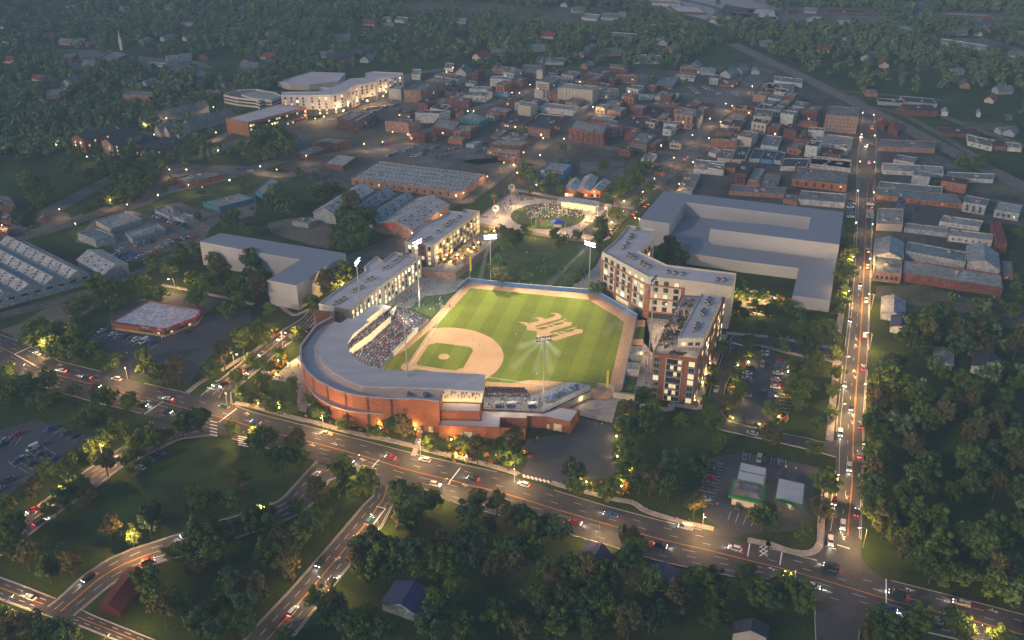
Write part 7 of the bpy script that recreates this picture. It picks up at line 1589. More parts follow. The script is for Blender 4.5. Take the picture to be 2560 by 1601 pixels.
crowd_line('02', '1080,205 1095,210 1160,335 1185,330 1200,325 1490,210 1530,180 2300,330 2130,450 1910,590', .2, 'around the red brick store', 'people around the red brick store')
crowd_line('J', '575,250 615,290 390,930 410,940 1700,240 1880,270', .2, 'in the small store lot', 'people in the small store lot')
crowd_line('F', ' '.join('%d,%d' % (rng.uniform(165, 700), rng.uniform(245, 345)) for _ in range(34)), 8.6, 'on the open lit concourse', 'people on the lit concourse', tops=(0, 0, 1, 3))
crowd_line('F', ' '.join('%d,%d' % (rng.uniform(790, 1600), rng.uniform(330, 460)) for _ in range(90)), DZ, 'standing about on the party deck', 'people on the party deck', tops=(0, 2, 2, 1, 6))
crowd_line('F', ' '.join('%d,%d' % (1650+k*9+rng.uniform(-60, 90), 370-k*3.6+rng.uniform(-60, 20)) for k in range(45)), DZ, 'near the blue parasols', 'people near the blue parasols')
crowd_line('21', '140,765 180,800 210,850 335,815 400,845 225,750 145,885 280,940 380,930 310,950 40,995 210,990 15,1060 130,890 385,920 300,960 70,1165 145,1170 180,1170 365,1190 455,1195', .15, 'on the sloping park lawn', 'people on the park lawn', pose='sitting', tops=(2, 2, 3, 6))
crowd_line('21', '655,1140 685,1130 690,1090 760,1065 790,1060 835,930 580,1190 600,1195', .2, 'on the path by the right-centre fence', 'people by the right-centre fence')
crowd_line('E', ' '.join('%d,%d' % (rng.uniform(1800, 2330), rng.uniform(280, 470)) for _ in range(34)), .25, 'on the outfield berm', 'people on the berm', pose='sitting', tops=(0, 0, 1, 4, 3))
crowd_line('31', '118,1300 105,1345 125,1360 160,1440', .2, 'on the small lit park path', 'people on the small park path')
LB = []
for q in ' '.join('%d,%d' % (rng.gauss(1730, 150), 0) for _ in range(70)).split():
    x = float(q.split(',')[0]); y = 420-(x-1450)*.62+rng.uniform(-50, 60); LB.append('%d,%d' % (x, y))
crowd_line('E', ' '.join(LB), .2, 'crowding the left-field concourse', 'people on the left-field concourse', tops=(0, 1, 2, 2, 4))
# ball players
pl = [('12', 1850, 160, 'standing'), ('12', 2115, 250, 'standing'), ('12', 2165, 405, 'standing'), ('12', 1780, 348, 'walking'), ('12', 1630, 195, 'standing'), ('12', 1975, 505, 'walking'), ('12', 1452, 455, 'sitting'), ('12', 1425, 468, 'standing'), ('12', 1470, 436, 'batting'), ('22', 40, 160, 'standing'), ('22', 235, 530, 'standing'), ('11', 1875, 1410, 'standing')]
pl.sort(key=lambda q: px(*q[:3])[0])
for i, (t, x, y, ps) in enumerate(pl):
    p = G(px(t, x, y)); p.z = .36; person(p, rng.uniform(0, 6), ps, 2, 2 if ps != 'standing' or i % 2 else 4, 0, 'ball player in a white shirt %s on the field, %s from the left' % (ps, nth(i+1)), 'players on the field')
# masses of spectators
def mass(name, P_, label, seated=True, pal=None, cat='crowd'):
    n = len(P_); V0 = []; F0 = []; M0_ = []
    def bx(c, d, m):
        k = len(V0); x, y, z = d[0]/2, d[1]/2, d[2]/2
        for s_, zz in ((1, -z), (.8, z)):
            for a_, b__ in ((-1, -1), (1, -1), (1, 1), (-1, 1)): V0.append((c[0]+a_*x*s_, c[1]+b__*y*s_, c[2]+zz))
        for f in ((4, 5, 6, 7), (0, 1, 5, 4), (1, 2, 6, 5), (2, 3, 7, 6), (3, 0, 4, 7)): F0.append(tuple(i+k for i in f)); M0_.append(m)
    h = .45 if seated else .85
    bx((0, 0, h*.5), (.34, .3 if not seated else .5, h), 1); bx((0, 0, h+.3), (.46, .3, .6), 0); bx((0, 0, h+.74), (.22, .24, .28), 2); bx((0, .03, h+.88), (.24, .24, .1), 3)
    V0 = np.array(V0); F0 = np.array(F0); M0_ = np.array(M0_); nv = len(V0)
    A_ = NR.uniform(0, 6.28, n); sc_ = NR.uniform(.9, 1.1, n); PP = np.array([tuple(p) for p in P_]); c, s = np.cos(A_), np.sin(A_)
    X = (V0[None, :, 0]*c[:, None]-V0[None, :, 1]*s[:, None])*sc_[:, None]+PP[:, 0:1]; Y = (V0[None, :, 0]*s[:, None]+V0[None, :, 1]*c[:, None])*sc_[:, None]+PP[:, 1:2]; Z = V0[None, :, 2]*sc_[:, None]+PP[:, 2:3]
    co = np.stack([X, Y, Z], -1).reshape(-1, 3); Fa = (F0[None]+(np.arange(n)*nv)[:, None, None]).reshape(-1, 4)
    pal = pal or [0, 1, 1, 2, 3, 5, 7, 3, 2, 6]; tops = NR.choice(pal, n); bots = NR.choice([0, 1, 5, 4], n); sk = NR.choice([8, 8, 9], n)
    MI = np.where(M0_[None] == 0, tops[:, None], np.where(M0_[None] == 1, bots[:, None], np.where(M0_[None] == 2, sk[:, None], 10))).reshape(-1)
    o = npmesh(name, co, Fa, CL+[SKIN, SKIN2, HAIR], MI); tag(o, label, cat, kind='stuff'); return o
def npmesh(name, co, Fa, mats, MI=None, smooth_=False):
    me = bpy.data.meshes.new(name); k = Fa.shape[1]; me.vertices.add(len(co)); me.vertices.foreach_set('co', co.astype(np.float32).ravel()); me.loops.add(Fa.size); me.loops.foreach_set('vertex_index', Fa.astype(np.int32).ravel())
    me.polygons.add(len(Fa)); me.polygons.foreach_set('loop_start', np.arange(0, Fa.size, k, dtype=np.int32)); me.polygons.foreach_set('loop_total', np.full(len(Fa), k, dtype=np.int32))
    for m_ in mats: me.materials.append(m_)
    if MI is not None: me.polygons.foreach_set('material_index', MI.astype(np.int32))
    me.update(calc_edges=True); o = bpy.data.objects.new(name, me); COL.objects.link(o); return o
SP_ = []
for i in range(nF):
    a, c = FR[i], FR[i+1]; L = ((FR[i]-FR[i+1]).length+(BK[i]-BK[i+1]).length)/2
    for r in range(rows):
        n_ = max(1, int(((FR[i].lerp(BK[i], r/rows)-FR[i+1].lerp(BK[i+1], r/rows)).length)/.62))
        for k in range(n_):
            if rng.random() < .12: continue
            t_ = (k+rng.random()*.6)/n_; f = (r+.45+rng.random()*.3)/rows
            p = bowl(i, f).lerp(bowl(i+1, f), t_); p.z = bowl(i, (r+1)/rows).z; SP_.append(p)
mass('spectators', SP_, 'dense crowd filling the lower seating bowl')
SP_ = []
for i in range(30):
    for f in (.15, .45, .75):
        for k in range(4):
            p = a0[i].lerp(a1[i], f+rng.uniform(-.1, .1)).lerp(a0[i+1].lerp(a1[i+1], f), k/4+rng.random()*.2); p.z = 11.6+2*f+.05
            if rng.random() < .75: SP_.append(p)
mass('spectators', SP_, 'guests in the shaded upper tier under the canopy', pal=[0, 0, 1, 4])
SP_ = []
for i in range(8):
    for r in range(7):
        for k in range(10):
            if rng.random() < .04: continue
            u = (r+.5)/7; t_ = (i+(k+.5)/10)/8; a, c = f0[min(8, int(t_*8))], f1[min(8, int(t_*8))]; p = f0[0].lerp(f0[8], t_).lerp(f1[0].lerp(f1[8], t_), u); p.z = f0[0].lerp(f1[0], (r+1)/7).z+.02; SP_.append(p)
mass('spectators', SP_, 'spectators in the tiered seats below the party deck')
fan = [G(px('E', 1480, 1110), .3), G(px('E', 1290, 1335), .3)]
# the lit park: paving, oval lawn, crowd, canopy, tent, wind sculptures
area('park_paving', 'G', '120,540 130,470 560,150 1290,240 1920,330 2180,350 2418,380 2080,830 1870,900 1400,850 700,740 110,640', .06, parkpave)
for s in ('120,480 550,160 580,165 140,500', '110,600 700,700 1400,810 1860,850 1850,890 1400,850 700,740 110,640', '560,150 1290,240 1290,262 560,170', '300,500 420,500 400,540 280,535', '570,295 690,300 670,330 550,322', '840,215 950,220 930,248 820,240', '1990,485 2130,490 2110,520 1980,512', '1780,710 1890,715 1880,755 1770,745', '2080,380 2180,385 2170,410 2075,405', '140,490 250,495 230,520 130,515', '1700,570 1830,580 1815,610 1700,600'):
    area('brick_paving', 'G', s, .09, brick3, keep=False)
b = MB(concrete)
el = [G(px('G', 1145+560*math.cos(a), 495+195*math.sin(a))) for a in np.linspace(0, 2*math.pi, 48, endpoint=False)]
sheet('lawn', el, .30, lawn); FOOT.append([(v.x, v.y) for v in el])
SP_ = []
for k in range(620):
    a, r = rng.uniform(0, 6.283), math.sqrt(rng.random()); x, y = 1180+500*r*math.cos(a), 455+160*r*math.sin(a)
    if x < 900 and y > 400 and rng.random() < .8: continue
    if y > 520 and rng.random() < .85: continue
    p = G(px('G', x, y)); p.z = .3; SP_.append(p)
mass('spectators', SP_, 'audience sitting all over the oval lawn', pal=[0, 1, 2, 2, 3, 4, 7, 6])
crowd_line('G', ' '.join('%d,%d' % (rng.gauss(480, 90), rng.gauss(330, 60)) for _ in range(40)), .2, 'on the lit paving left of the oval', 'people on the lit paving')
crowd_line('G', ' '.join('%d,%d' % (rng.gauss(740, 50), rng.gauss(220, 20)) for _ in range(22)), .2, 'at the top corner of the lit paving', 'people on the lit paving')
crowd_line('G', ' '.join('%d,%d' % (rng.uniform(1380, 1900), rng.uniform(640, 790)) for _ in range(34)), .2, 'on the lit paving below the oval', 'people on the lit paving')
crowd_line('G', ' '.join('%d,%d' % (rng.uniform(1700, 2100), rng.uniform(400, 600)) for _ in range(26)), .2, 'on the lit paving right of the oval', 'people on the lit paving')
for x, y, e_ in ((420, 400, 900), (700, 240, 900), (1150, 280, 500), (1350, 330, 900), (1750, 420, 900), (1950, 560, 700), (1650, 720, 700), (300, 560, 600), (950, 680, 600), (1300, 640, 600), (1150, 480, 900), (1960, 380, 700)):
    p = G(px('G', x, y), 6); pointlamp(None, p, e_*2.6, WARM, .5, 'park_light')
p = [G(q, 5.5) for q in pts('G', '1285,262 1340,205 1540,205 1930,270 1910,350 1600,300')]; Pz = ccw([(v.x, v.y) for v in p]); c = Vector((sum(q[0] for q in Pz)/6, sum(q[1] for q in Pz)/6, 0))
e = empty('stage_canopy', c, label='long white stage canopy lit from beneath at the back of the oval lawn', cat='stage canopy'); b = MB(offwhite, c); b.prism(Pz, 5.3, 5.6, bottom=True); b.build('roof', e, (0, 0, 0)); b = MB(warmint, c); b.prism(inset(Pz, 2.2), 0, 4.2); b.build('back_wall', e, (0, 0, 0))
b = MB(steel, c)
for q in Pz: b.tube((q[0]*.97+c.x*.03, q[1]*.97+c.y*.03, 0), (q[0]*.97+c.x*.03, q[1]*.97+c.y*.03, 5.3), .15, .15, 6)
b.build('column', e, (0, 0, 0))
p = [G(q, 3.6) for q in pts('G', '1225,608 1410,590 1345,540 1205,545')]; Pz = ccw([(v.x, v.y) for v in p]); c = sum((Vector(q) for q in Pz), Vector((0, 0)))/4; c = Vector((c.x, c.y, 0))
e = empty('event_tent', c, label='square tent with a bright blue pitched top on the oval lawn', cat='tent'); b = MB(tentblue, c)
for i in range(4): b.quad((*Pz[i], 3.6), (*Pz[(i+1) % 4], 3.6), (c.x, c.y, 5.4)); b.quad((*Pz[i], 3.2), (*Pz[(i+1) % 4], 3.2), (*Pz[(i+1) % 4], 3.6), (*Pz[i], 3.6))
b.build('tent_top', e, (0, 0, 0)); b = MB(offwhite, c)
for q in Pz: b.tube((*q, 0), (*q, 3.5), .12, .12, 6)
b.build('leg', e, (0, 0, 0)); b = MB(offwhite, c); b.box((c.x, c.y, .5), (5, 3, 1.0)); b.build('stage', e, (0, 0, 0))
HEART = [(16*math.sin(t)**3/16*1.0, (13*math.cos(t)-5*math.cos(2*t)-2*math.cos(3*t)-math.cos(4*t))/16*1.0) for t in np.linspace(0, 2*math.pi, 20, endpoint=False)]
def whirl(t, x, y, yb, rad, red, lab):
    g = G(px(t, x, yb)); k = hsolve(px(t, x, yb), px(t, x, y)[1]); k = max(5, min(18, k)); e = empty('wind_sculpture', g, label=lab, cat='wind sculpture', group='wheel-topped wind sculptures')
    b = MB([offwhite if not red else redp, offwhite]); n_ = 8
    for i in range(n_): b.tube((0, 0, (k-rad)*i/n_), (0, 0, (k-rad)*(i+1)/n_), .14, .14, 6, m=i % 2)
    b.tube((0, 0, k-rad), (0, 0, k), .1, .1, 6); b.build('pole', e, (0, 0, 0))
    b = MB([greenp if red else offwhite])
    for rr_ in (rad, rad*.72):
        for i in range(20): a_, c_ = i/20*6.283, (i+1)/20*6.283; b.tube((rr_*math.cos(a_), -.2, k+rr_*math.sin(a_)), (rr_*math.cos(c_), -.2, k+rr_*math.sin(c_)), .07, .07, 5)
    for i in range(12): a_ = i/12*6.283; b.tube((rad*.35*math.cos(a_), -.2, k+rad*.35*math.sin(a_)), (rad*math.cos(a_), -.2, k+rad*math.sin(a_)), .04, .04, 5); b.box((rad*1.0*math.cos(a_), -.2, k+rad*math.sin(a_)), (.5, .08, .5))
    b.build('wheel', e, (0, 0, 0))
    if red:
        b = MB(redp); s_ = rad*.42; P2_ = [(hx*s_, hz*s_) for hx, hz in HEART]; fa = [(q[0], -.35, k+q[1]) for q in P2_]; ba = [(q[0], -.1, k+q[1]) for q in P2_]; n2 = len(fa); b.add(fa+ba, [tuple(range(n2)), tuple(reversed(range(n2, 2*n2)))]+[(i, (i+1) % n2, n2+(i+1) % n2, n2+i) for i in range(n2)]); b.build('heart', e, (0, 0, 0))
whirl('G', 622, 112, 290, 2.2, True, 'wind sculpture with a red heart at the top left corner of the lit park')
whirl('G', 335, 185, 330, 2.2, True, 'wind sculpture with a red heart by the left street trees')
whirl('G', 665, 505, 640, 2.2, True, 'wind sculpture with a red heart at the left tip of the oval lawn')
whirl('G', 1058, 565, 690, 2.4, True, 'wind sculpture with a red heart at the bottom of the oval lawn')
whirl('G', 2150, 190, 345, 2.6, True, 'wind sculpture with a red heart against the dark trees')
whirl('G', 1858, 500, 700, 2.0, True, 'wind sculpture with a red heart on the right-hand paving')
whirl('G', 355, 370, 505, 1.9, False, 'plain white wheel sculpture on the left paving')
whirl('G', 893, 460, 610, 2.6, False, 'tallest white wheel sculpture standing on the oval lawn')
whirl('G', 2045, 350, 500, 2.0, False, 'plain white wheel sculpture on the far right paving')
whirl('G', 1780, 440, 575, 2.0, False, 'plain white wheel sculpture beside the right end of the oval')
whirl('G', 965, 470, 660, 1.6, False, 'smaller white wheel sculpture right of the tallest one')
whirl('G', 600, 50, 200, 2.0, False, 'white wheel sculpture behind the top left heart')

# ============================================================ TREES
def leafcloud(n, rx, rz_, z0, sz, lumps, seed):
    r = np.random.RandomState(seed); C = []
    for i in range(lumps):
        d = r.normal(size=3); d /= np.linalg.norm(d); k = r.uniform(.3, .95); C.append((d[0]*rx*k, d[1]*rx*k, z0+d[2]*rz_*k))
    C = np.array(C); idx = r.randint(0, lumps, n); d = r.normal(size=(n, 3)); d /= np.linalg.norm(d, axis=1)[:, None]
    lr = r.uniform(.17, .40, lumps)[idx]*rx; rr_ = r.uniform(.75, 1.05, n)*lr
    P = C[idx]+d*rr_[:, None]*np.array([1, 1, .8]); P[:, 2] = np.maximum(P[:, 2], z0-rz_*.95)
    nrm = d+r.normal(size=(n, 3))*.45; nrm /= np.linalg.norm(nrm, axis=1)[:, None]
    u = np.cross(nrm, r.normal(size=(n, 3))); u /= np.linalg.norm(u, axis=1)[:, None]; v = np.cross(nrm, u); s = r.uniform(.6, 1.3, n)[:, None]*sz
    co = np.stack([P-u*s*.5-v*s*.35, P+u*s*.5-v*s*.25, P+u*s*.35+v*s*.5, P-u*s*.45+v*s*.35], 1); return co.reshape(-1, 3)
TRV = []
for v in range(8):
    ov = v % 4; rx, rz_, z0 = ((5.0, 4.0, 7.2), (4.3, 4.6, 7.6), (5.4, 3.7, 6.6), (4.0, 4.2, 6.6))[ov]
    co = leafcloud(2100, rx, rz_, z0, .66, 30, 100+v); Fa = np.arange(len(co)).reshape(-1, 4)
    o = npmesh('crown', co, Fa, [(leaf, leaf_b, leaf_o, leaf)[(v+v//4) % 4]]); cm_ = o.data; bpy.data.objects.remove(o)
    b = MB(barkm); b.tube((0, 0, 0), (.1, 0, z0*.55), .26, .16, 7); r = random.Random(v)
    for k in range(5): a = k*1.26+r.random(); b.tube((.08, 0, z0*(.38+.05*k)), (math.cos(a)*rx*.5, math.sin(a)*rx*.5, z0+r.uniform(-.5, 1)), .11, .04, 5)
    TRV.append((cm_, b.mesh('trunk'), rx))
TL_ = {}
def trees(region, t, s, r=4.6, z=6.5):
    for w in s.split():
        if w[-1] == ':': t = w[:-1]; continue
        q = w.split(','); TL_.setdefault(region, []).append((px(t, float(q[0]), float(q[1])), float(q[2]) if len(q) > 2 else r))
trees('in the belt left of the red brick store', '02', '260,60 400,130 360,30 540,50 700,80 620,200 520,180 750,200 470,280 700,300 880,270 960,330 1050,400 600,270 250,150 430,210')
trees('below the red brick store lot', '02', '1350,330 1400,430 1480,500 1560,520 1680,520 1980,430 2110,370 2290,200 2400,150 2020,480')
trees('above the left car park', '02', '60,480,5.4 150,560,5.6 260,550,5.6 450,580,5.6 330,640,5.4 100,700,5 300,740,5 480,680,5 400,780,5 0,640,5 200,650,5.4 700,630,5.2 900,740,5.4 1020,700,5.4 870,870,5 1000,830,5 1220,760,5.4 740,920,5 1080,970,5 1000,1060,5 1140,1000,5')
trees('around the short lower-left street', '02', '1240,1120,5.2 1330,1060,5.2 1420,1050,5.2 1540,1060,5.2 1720,1010,5 1890,970,5 2190,1010,5.4 2400,1100,5.4 700,1250,5.2 820,1230,5.2 450,1420,5 1000,1380,5 1210,1270,5.2 1300,1200,5 1490,1120,5 950,1130,5 640,1330,4.8')
trees('beside the side street left of the ball park', '12', '60,150,4.6 20,40,4.6 400,120,4 210,270,4 -180,520,4 30,400,4 -60,350,4 -20,150,4.6 120,60,4.6')
trees('in the garden strip along the ball park wall', '12', '200,730 130,780 60,640 330,590 60,560 330,810 560,790 600,850 520,740 830,940,4.2 1110,1010,4.4 1250,960,4 1390,1050,4.2 1340,960,4 1640,1140,4.4 1850,1010,3.6 1960,1140 2090,1260,4.6 2290,1170,4.4 2380,1310,4.6 -130,700,4.2', 3.9)
trees('in the forecourt edge planting', '22', '20,1190,4.4 600,1470 -20,1320,4.4', 4.2)
trees('on the grass below the boulevard junction', '12', '60,1080,5.6 140,1050,5.6 370,1180,5.6 330,1280,5.6 220,1370,5.2 820,1450,4.8 1020,1420,5 420,1300,5 30,1200,5.2 800,1290,2.2')
trees('beside the brick wing and the gate plaza', '22', '1240,730 1100,830 1220,910,5.6 1350,950,5.6 1260,1020,5.6 1050,940 1060,1150,5 1100,1260,5 1590,950,5.2 1850,880,5 1900,960,5 1320,860,5.2 1080,1040,4.6', 4.8)
trees('on the grass between the plaza and the small store', '22', '1500,1320,5.4 1480,1430,5.4 1740,1410,5 1950,1150,5 1040,1420,5 1250,1410,5 1150,1330,5 1560,1400,5')
trees('around the tree-lined lot', '22', '2250,170 2110,340 2260,290 2110,510 2170,610 1890,550,3.6 1970,260,3.4 2060,780,4.4 2150,680 1990,230,3 1920,470,3 1840,730,3.6', 4.2)
trees('right of the tree-lined lot', '32', '150,220,4 360,290 450,350 220,410,4 270,560 380,610 300,690 220,640,4.4 330,500 400,450 300,760 30,830,4 460,950 440,1180 30,1090 500,1490,4.4', 5)
trees('along the pavement of the straight road', '32', '640,320 650,470 620,640 610,840 600,60 660,180 33: 540,50,4.6 510,280,4.8', 3.8)
trees('at the corner by the small store', '33', '340,460 40,390 23: 2370,360 1720,260 2300,340,4', 4.4)
trees('in the dark wood edge along the straight road', '32', '1100,480,6 1050,560,6 1250,620,6 1050,700,6 1000,790,6 1150,780,6 1380,700,6 980,880,5.6 1000,1000,6 1060,1090,5.6 1000,1230,6 1050,1340,6 990,1430,5.6 1180,560,6 1300,500,6 33: 980,90,6 1000,240,6 1050,340,6 1100,420,6 960,160,5.6 1180,330,5.6')
trees('in the dark wood right of the straight road', '32', '1200,380,6 1500,690,6 1650,470,6 1850,540,6 1950,620,6 2250,680,6 2350,560,6 1700,800,6 1380,970,6 1500,890,6 1650,970,6 1800,890,6 1900,840,6 1380,1090,6 1500,980,6 1950,1140,6 2100,1050,6 2250,990,6 2300,1180,6 2100,1290,6 1900,1340,6 1550,1290,6 1480,1430,6 2000,1430,6 2350,1390,6 1350,1200,5.5 2200,850,6 1750,650,6 2400,1050,6')
trees('in the lower right wood', '33', '1430,90,6 1300,170,6 1500,60,6 1750,80,6 1950,50,6 2150,60,6 2380,100,6 1350,320,6 1500,380,6 1600,420,6 1290,600,6 1400,550,6 1880,560,6 2080,530,6 2200,620,6 2050,670,6 1450,720,6 1600,700,6 1750,790,6 1650,870,6 1550,840,6 1850,870,6 2180,870,6 2120,990,6 2300,940,6 2380,1040,6 1200,480,5.4 2350,480,6')
trees('at the bottom right edge', '33', '1050,1320,5.4 950,1390,5.4 1100,1420,5.4 1430,1340,5.4 1750,1320,5.6 1850,1390,5.4 2200,1440,5.4 130,990,5.4 300,1080,5.6 50,1140,5.6 350,1160,5.4 1300,1430,5')
trees('on the meadow between the lower left roads', '03', '300,50,5.4 700,60,5.4 620,100,5.4 800,120,5.4 460,250,5.2 600,190,5.4 1040,480,4.6 1240,500,4.2 1400,410,4.6 1850,220,5.2 2000,160,5.2 2200,140,5.2 2280,60,5')
trees('at the lower left corner', '03', '30,220,5.4 120,490,5.2 60,610,5.4 150,640,5.2 250,750,5.4 430,750,5.4 560,720,5.4 650,790,5.4 450,860,5.4 100,1330,5.4 250,1320,5.4 550,1390,5.4 400,1440,5.4 20,1250,5.4 650,1470,5.4')
trees('between the curved and the diagonal street', '03', '1750,610,5.6 1900,550,5.6 2000,690,5.6 2050,500,5.6 2200,470,5.4 2350,420,5.4 1620,630,5.4 1850,790,5.2 1380,970,5.4 1560,1130,5.6 1550,1270,5.6 2180,930,5.6 2380,960,5.6 1950,1190,5.6 1850,1340,5.6 2150,1340,5.6 2000,1410,5.6 1420,1080,5.4 2100,1050,5.2 2300,1180,5.6 2330,1350,5.4 1700,1200,5')
trees('left of the diagonal street', '13', '100,390,5.4 60,320,5.4 380,210,5.4 580,150,5.4 620,280,5.4 560,410,5.4 420,550,5.4 300,690,5.4 250,810,5.2 330,840,5.2 120,720,5.4 800,80,5 900,90,5 1030,40,4.8 40,1040,5.4 480,330,5.4 180,600,5.4')
trees('right of the diagonal street', '13', '1350,190,5.6 1480,110,5.8 1380,350,5.6 1650,170,5.8 1450,390,5.6 1080,610,5.8 960,770,5.6 1050,870,5.4 1180,710,5.6 1350,750,5.6 1480,730,5.6 1530,820,5.4 1250,840,5.4 570,1120,5.2 720,1170,5.6 630,1280,5.6 850,1340,5.6 1030,1270,5.6 950,1420,5.6 1200,1410,5.6 250,1460,5 1560,220,5.6 1000,680,5.6')
trees('in the lower middle wood', '13', '2080,170,5.6 2270,220,5.8 2000,340,5.6 2050,510,5.6 1750,610,5.6 1900,610,5.6 2100,630,5.6 1720,820,5.6 1850,890,5.6 1980,810,5.6 2350,690,5.6 1680,1140,5.8 1800,1240,5.8 1950,1370,5.8 1650,1420,5.8 2280,1320,5.6 2180,400,5.6 1830,700,5.6 2200,760,5.6 1850,1050,5.4')
trees('in the wood below the boulevard', '23', '0,330,5.8 120,370,5.8 290,430,5.6 460,480,5.8 80,610,5.8 200,690,5.8 330,840,5.8 400,910,5.6 560,810,5.6 640,900,5.6 740,870,5.6 820,940,5.6 1130,550,5.8 1150,690,5.6 1090,790,5.4 1180,1010,5.6 1330,1040,5.6 1730,890,5.8 1750,970,5.6 1600,1120,5.6 1560,1170,5.6 2200,890,5.8 2240,970,5.6 1940,940,5.6 1950,1140,5.8 2300,1080,5.6 280,1120,5.8 320,1220,5.8 520,1190,5.6 640,1160,5.6 680,1290,5.6 800,1090,5.6 880,1240,5.8 100,1170,5.6 1060,1260,5.8 1100,1380,5.8 1300,1310,5.8 80,1460,5.6 1400,1240,5 1900,1290,5.4 180,480,5.6 20,850,5.6 450,1050,5.6 750,1400,5.6 420,1380,5.6')
trees('beside the lower pavement', '23', '600,60 900,110 1480,80,5 1300,40,5 1200,20,4.4', 3.9)
trees('around the grey L-shaped block', '01', '1200,1130 1050,1150 920,1220 780,1320 1080,1300 1380,1220 1430,940 1590,990 1700,840 1830,840 2000,940 1800,1090 1950,1140 2080,1120 2200,1210 2330,1170 2370,990 1850,1280 1490,1230 700,1410 2150,1390 2250,1300 1650,920 1300,1090 11: 100,990 60,1130 180,990 130,1390 20,1250', 4.8)
trees('behind the white apartments', '11', '680,1220,4.4 820,1110,4.4 530,1330,4.2 900,1050,4 760,1160,4')
trees('in the shadowy copse of the old yard', '11', '900,430,9 900,590,8 1050,540,7 760,700,7 1060,680,6 850,800,5 700,250,5 540,260,6 620,300,6 800,280,4.4 220,400,6 330,430,6 120,380,6 630,480,5 400,100,3.4 550,140,3 980,480,7 820,520,7 980,760,5.4')
trees('on the sloping park lawn', '21', '20,730,5 150,630,3.4 400,700,3.4 480,740,3.4 620,700,3.2 850,690,4.6 820,730,4.2 290,1020,3.8 130,1070,3.6 500,1000,3.6 550,1060,3.6 450,780,3 790,1180,4.2 -90,640,3.6 -50,780,5 -120,1000,4.8 -100,1100,4.4 620,1050,3.6 850,600,4')
trees('near the market hall and the park', '21', '100,80,4 260,190,4.2 390,170,4.2 150,60,4 460,260,4 1080,230,5 1150,80,5 1250,50,5 1020,500,3.6 950,480,3.6 1180,180,5 1000,270,4.4 1180,380,3.6 1290,230,4.4 630,340,3 900,330,3.6 760,130,3.4 300,270,2.6 180,270,2.6 860,40,3.6')
trees('in the court of the plain grey blocks', '21', '1500,860,4.6 1450,820,4.6 1590,890,4.4 1540,930,4.4 1440,900,4')
trees('in the small lit park', '21', '2150,1200 2230,1240 2350,1270 2300,1380 2130,1360 2400,1420 2200,1430 31: 60,1330 200,1330 320,1440,4.4 20,1420 22: 2350,20,4.4 32: 300,70,4.6 450,60,4.6 580,50,4.4 60,120,4', 3.8)
trees('by the grey blocks along the straight road', '31', '790,650 750,750 790,830 740,960 770,1050 740,1200 720,1300 700,1390 760,880 700,1100', 3.6)
trees('by the old road and the playing field', '01', '1060,60,6 1180,30,6 1320,20,6 1080,130,6 1280,230,5.6 1170,300,5.4 1010,330,5 1450,150,5 900,380,4.6 300,220,9 420,270,8 640,60,5 820,90,5.4 240,560,6.4 880,430,4 1000,250,5 1120,100,6 1250,150,6 1400,80,5.6 1500,50,5 1200,220,5.4 1750,30,3.4 2170,540,5.4 2330,620,5 350,330,7 1060,330,4.4 800,450,4 1330,230,5 1550,250,2.4 1900,300,2.6 2280,210,2.8 10: 60,1330,6 200,1340,6 280,1400,6 120,1420,6 00: 2300,1330,6 2380,1420,6 1900,1350,5 1750,1400,4.6 700,1420,5 900,1380,5 1200,1430,5')
trees('beside the ruined blocks far right', '31', '2320,1380,6 1550,1470,5 1750,1480,5 1950,1500,4.6 2100,1490,4.6 2400,1200,6 2380,650,4 1050,150,2.6 1590,190,2.6 1850,10,5 2000,20,5 32: 1400,60,6.5 1500,150,6.5 1600,40,6.5 1750,60,6.5 1900,130,6.5 1300,170,5.5 1450,260,6 1600,230,6 1800,250,5.5 2050,220,6 2200,330,6 2350,250,5.5 2000,380,5 2250,450,5')
allT = []
for reg, L in TL_.items():
    for (q, r) in L:
        r *= (.84 if r >= 5 and q[1] > 900 else 1.2 if 'copse' not in reg and r < 7 and q[1] < 760 else 1); g = G(q, r*1.35)
        r *= rng.uniform(.82, 1.15)
        if not any(inside(g.x, g.y, Pf) for Pf in BFOOT): allT.append([reg, g.x, g.y, r, r/max(1, math.hypot(g.x, g.y, CAM_H))])
def clear(x, y, m=0): return not any(inside(x, y, P) for P in FOOT)
allT.sort(key=lambda q: -q[4]); near, rest = allT[:300], allT[300:]
byreg = {}
for q in near: byreg.setdefault(q[0], []).append(q)
for reg, L in byreg.items():
    L.sort(key=lambda q: proj((q[1], q[2], 0))[0])
    for i, q in enumerate(L):
        v = rng.randrange(8); s = q[3]/TRV[v][2]*1.06
        e = empty('tree', (q[1], q[2], 0), rng.uniform(0, 6.28), label='%s tree from the left %s' % (nth(i+1), reg), cat='tree', group='trees '+reg); e.scale = (s, s, s*rng.uniform(.92, 1.1))
        add_child('crown', TRV[v][0], e, (0, 0, 0)); add_child('trunk', TRV[v][1], e, (0, 0, 0))
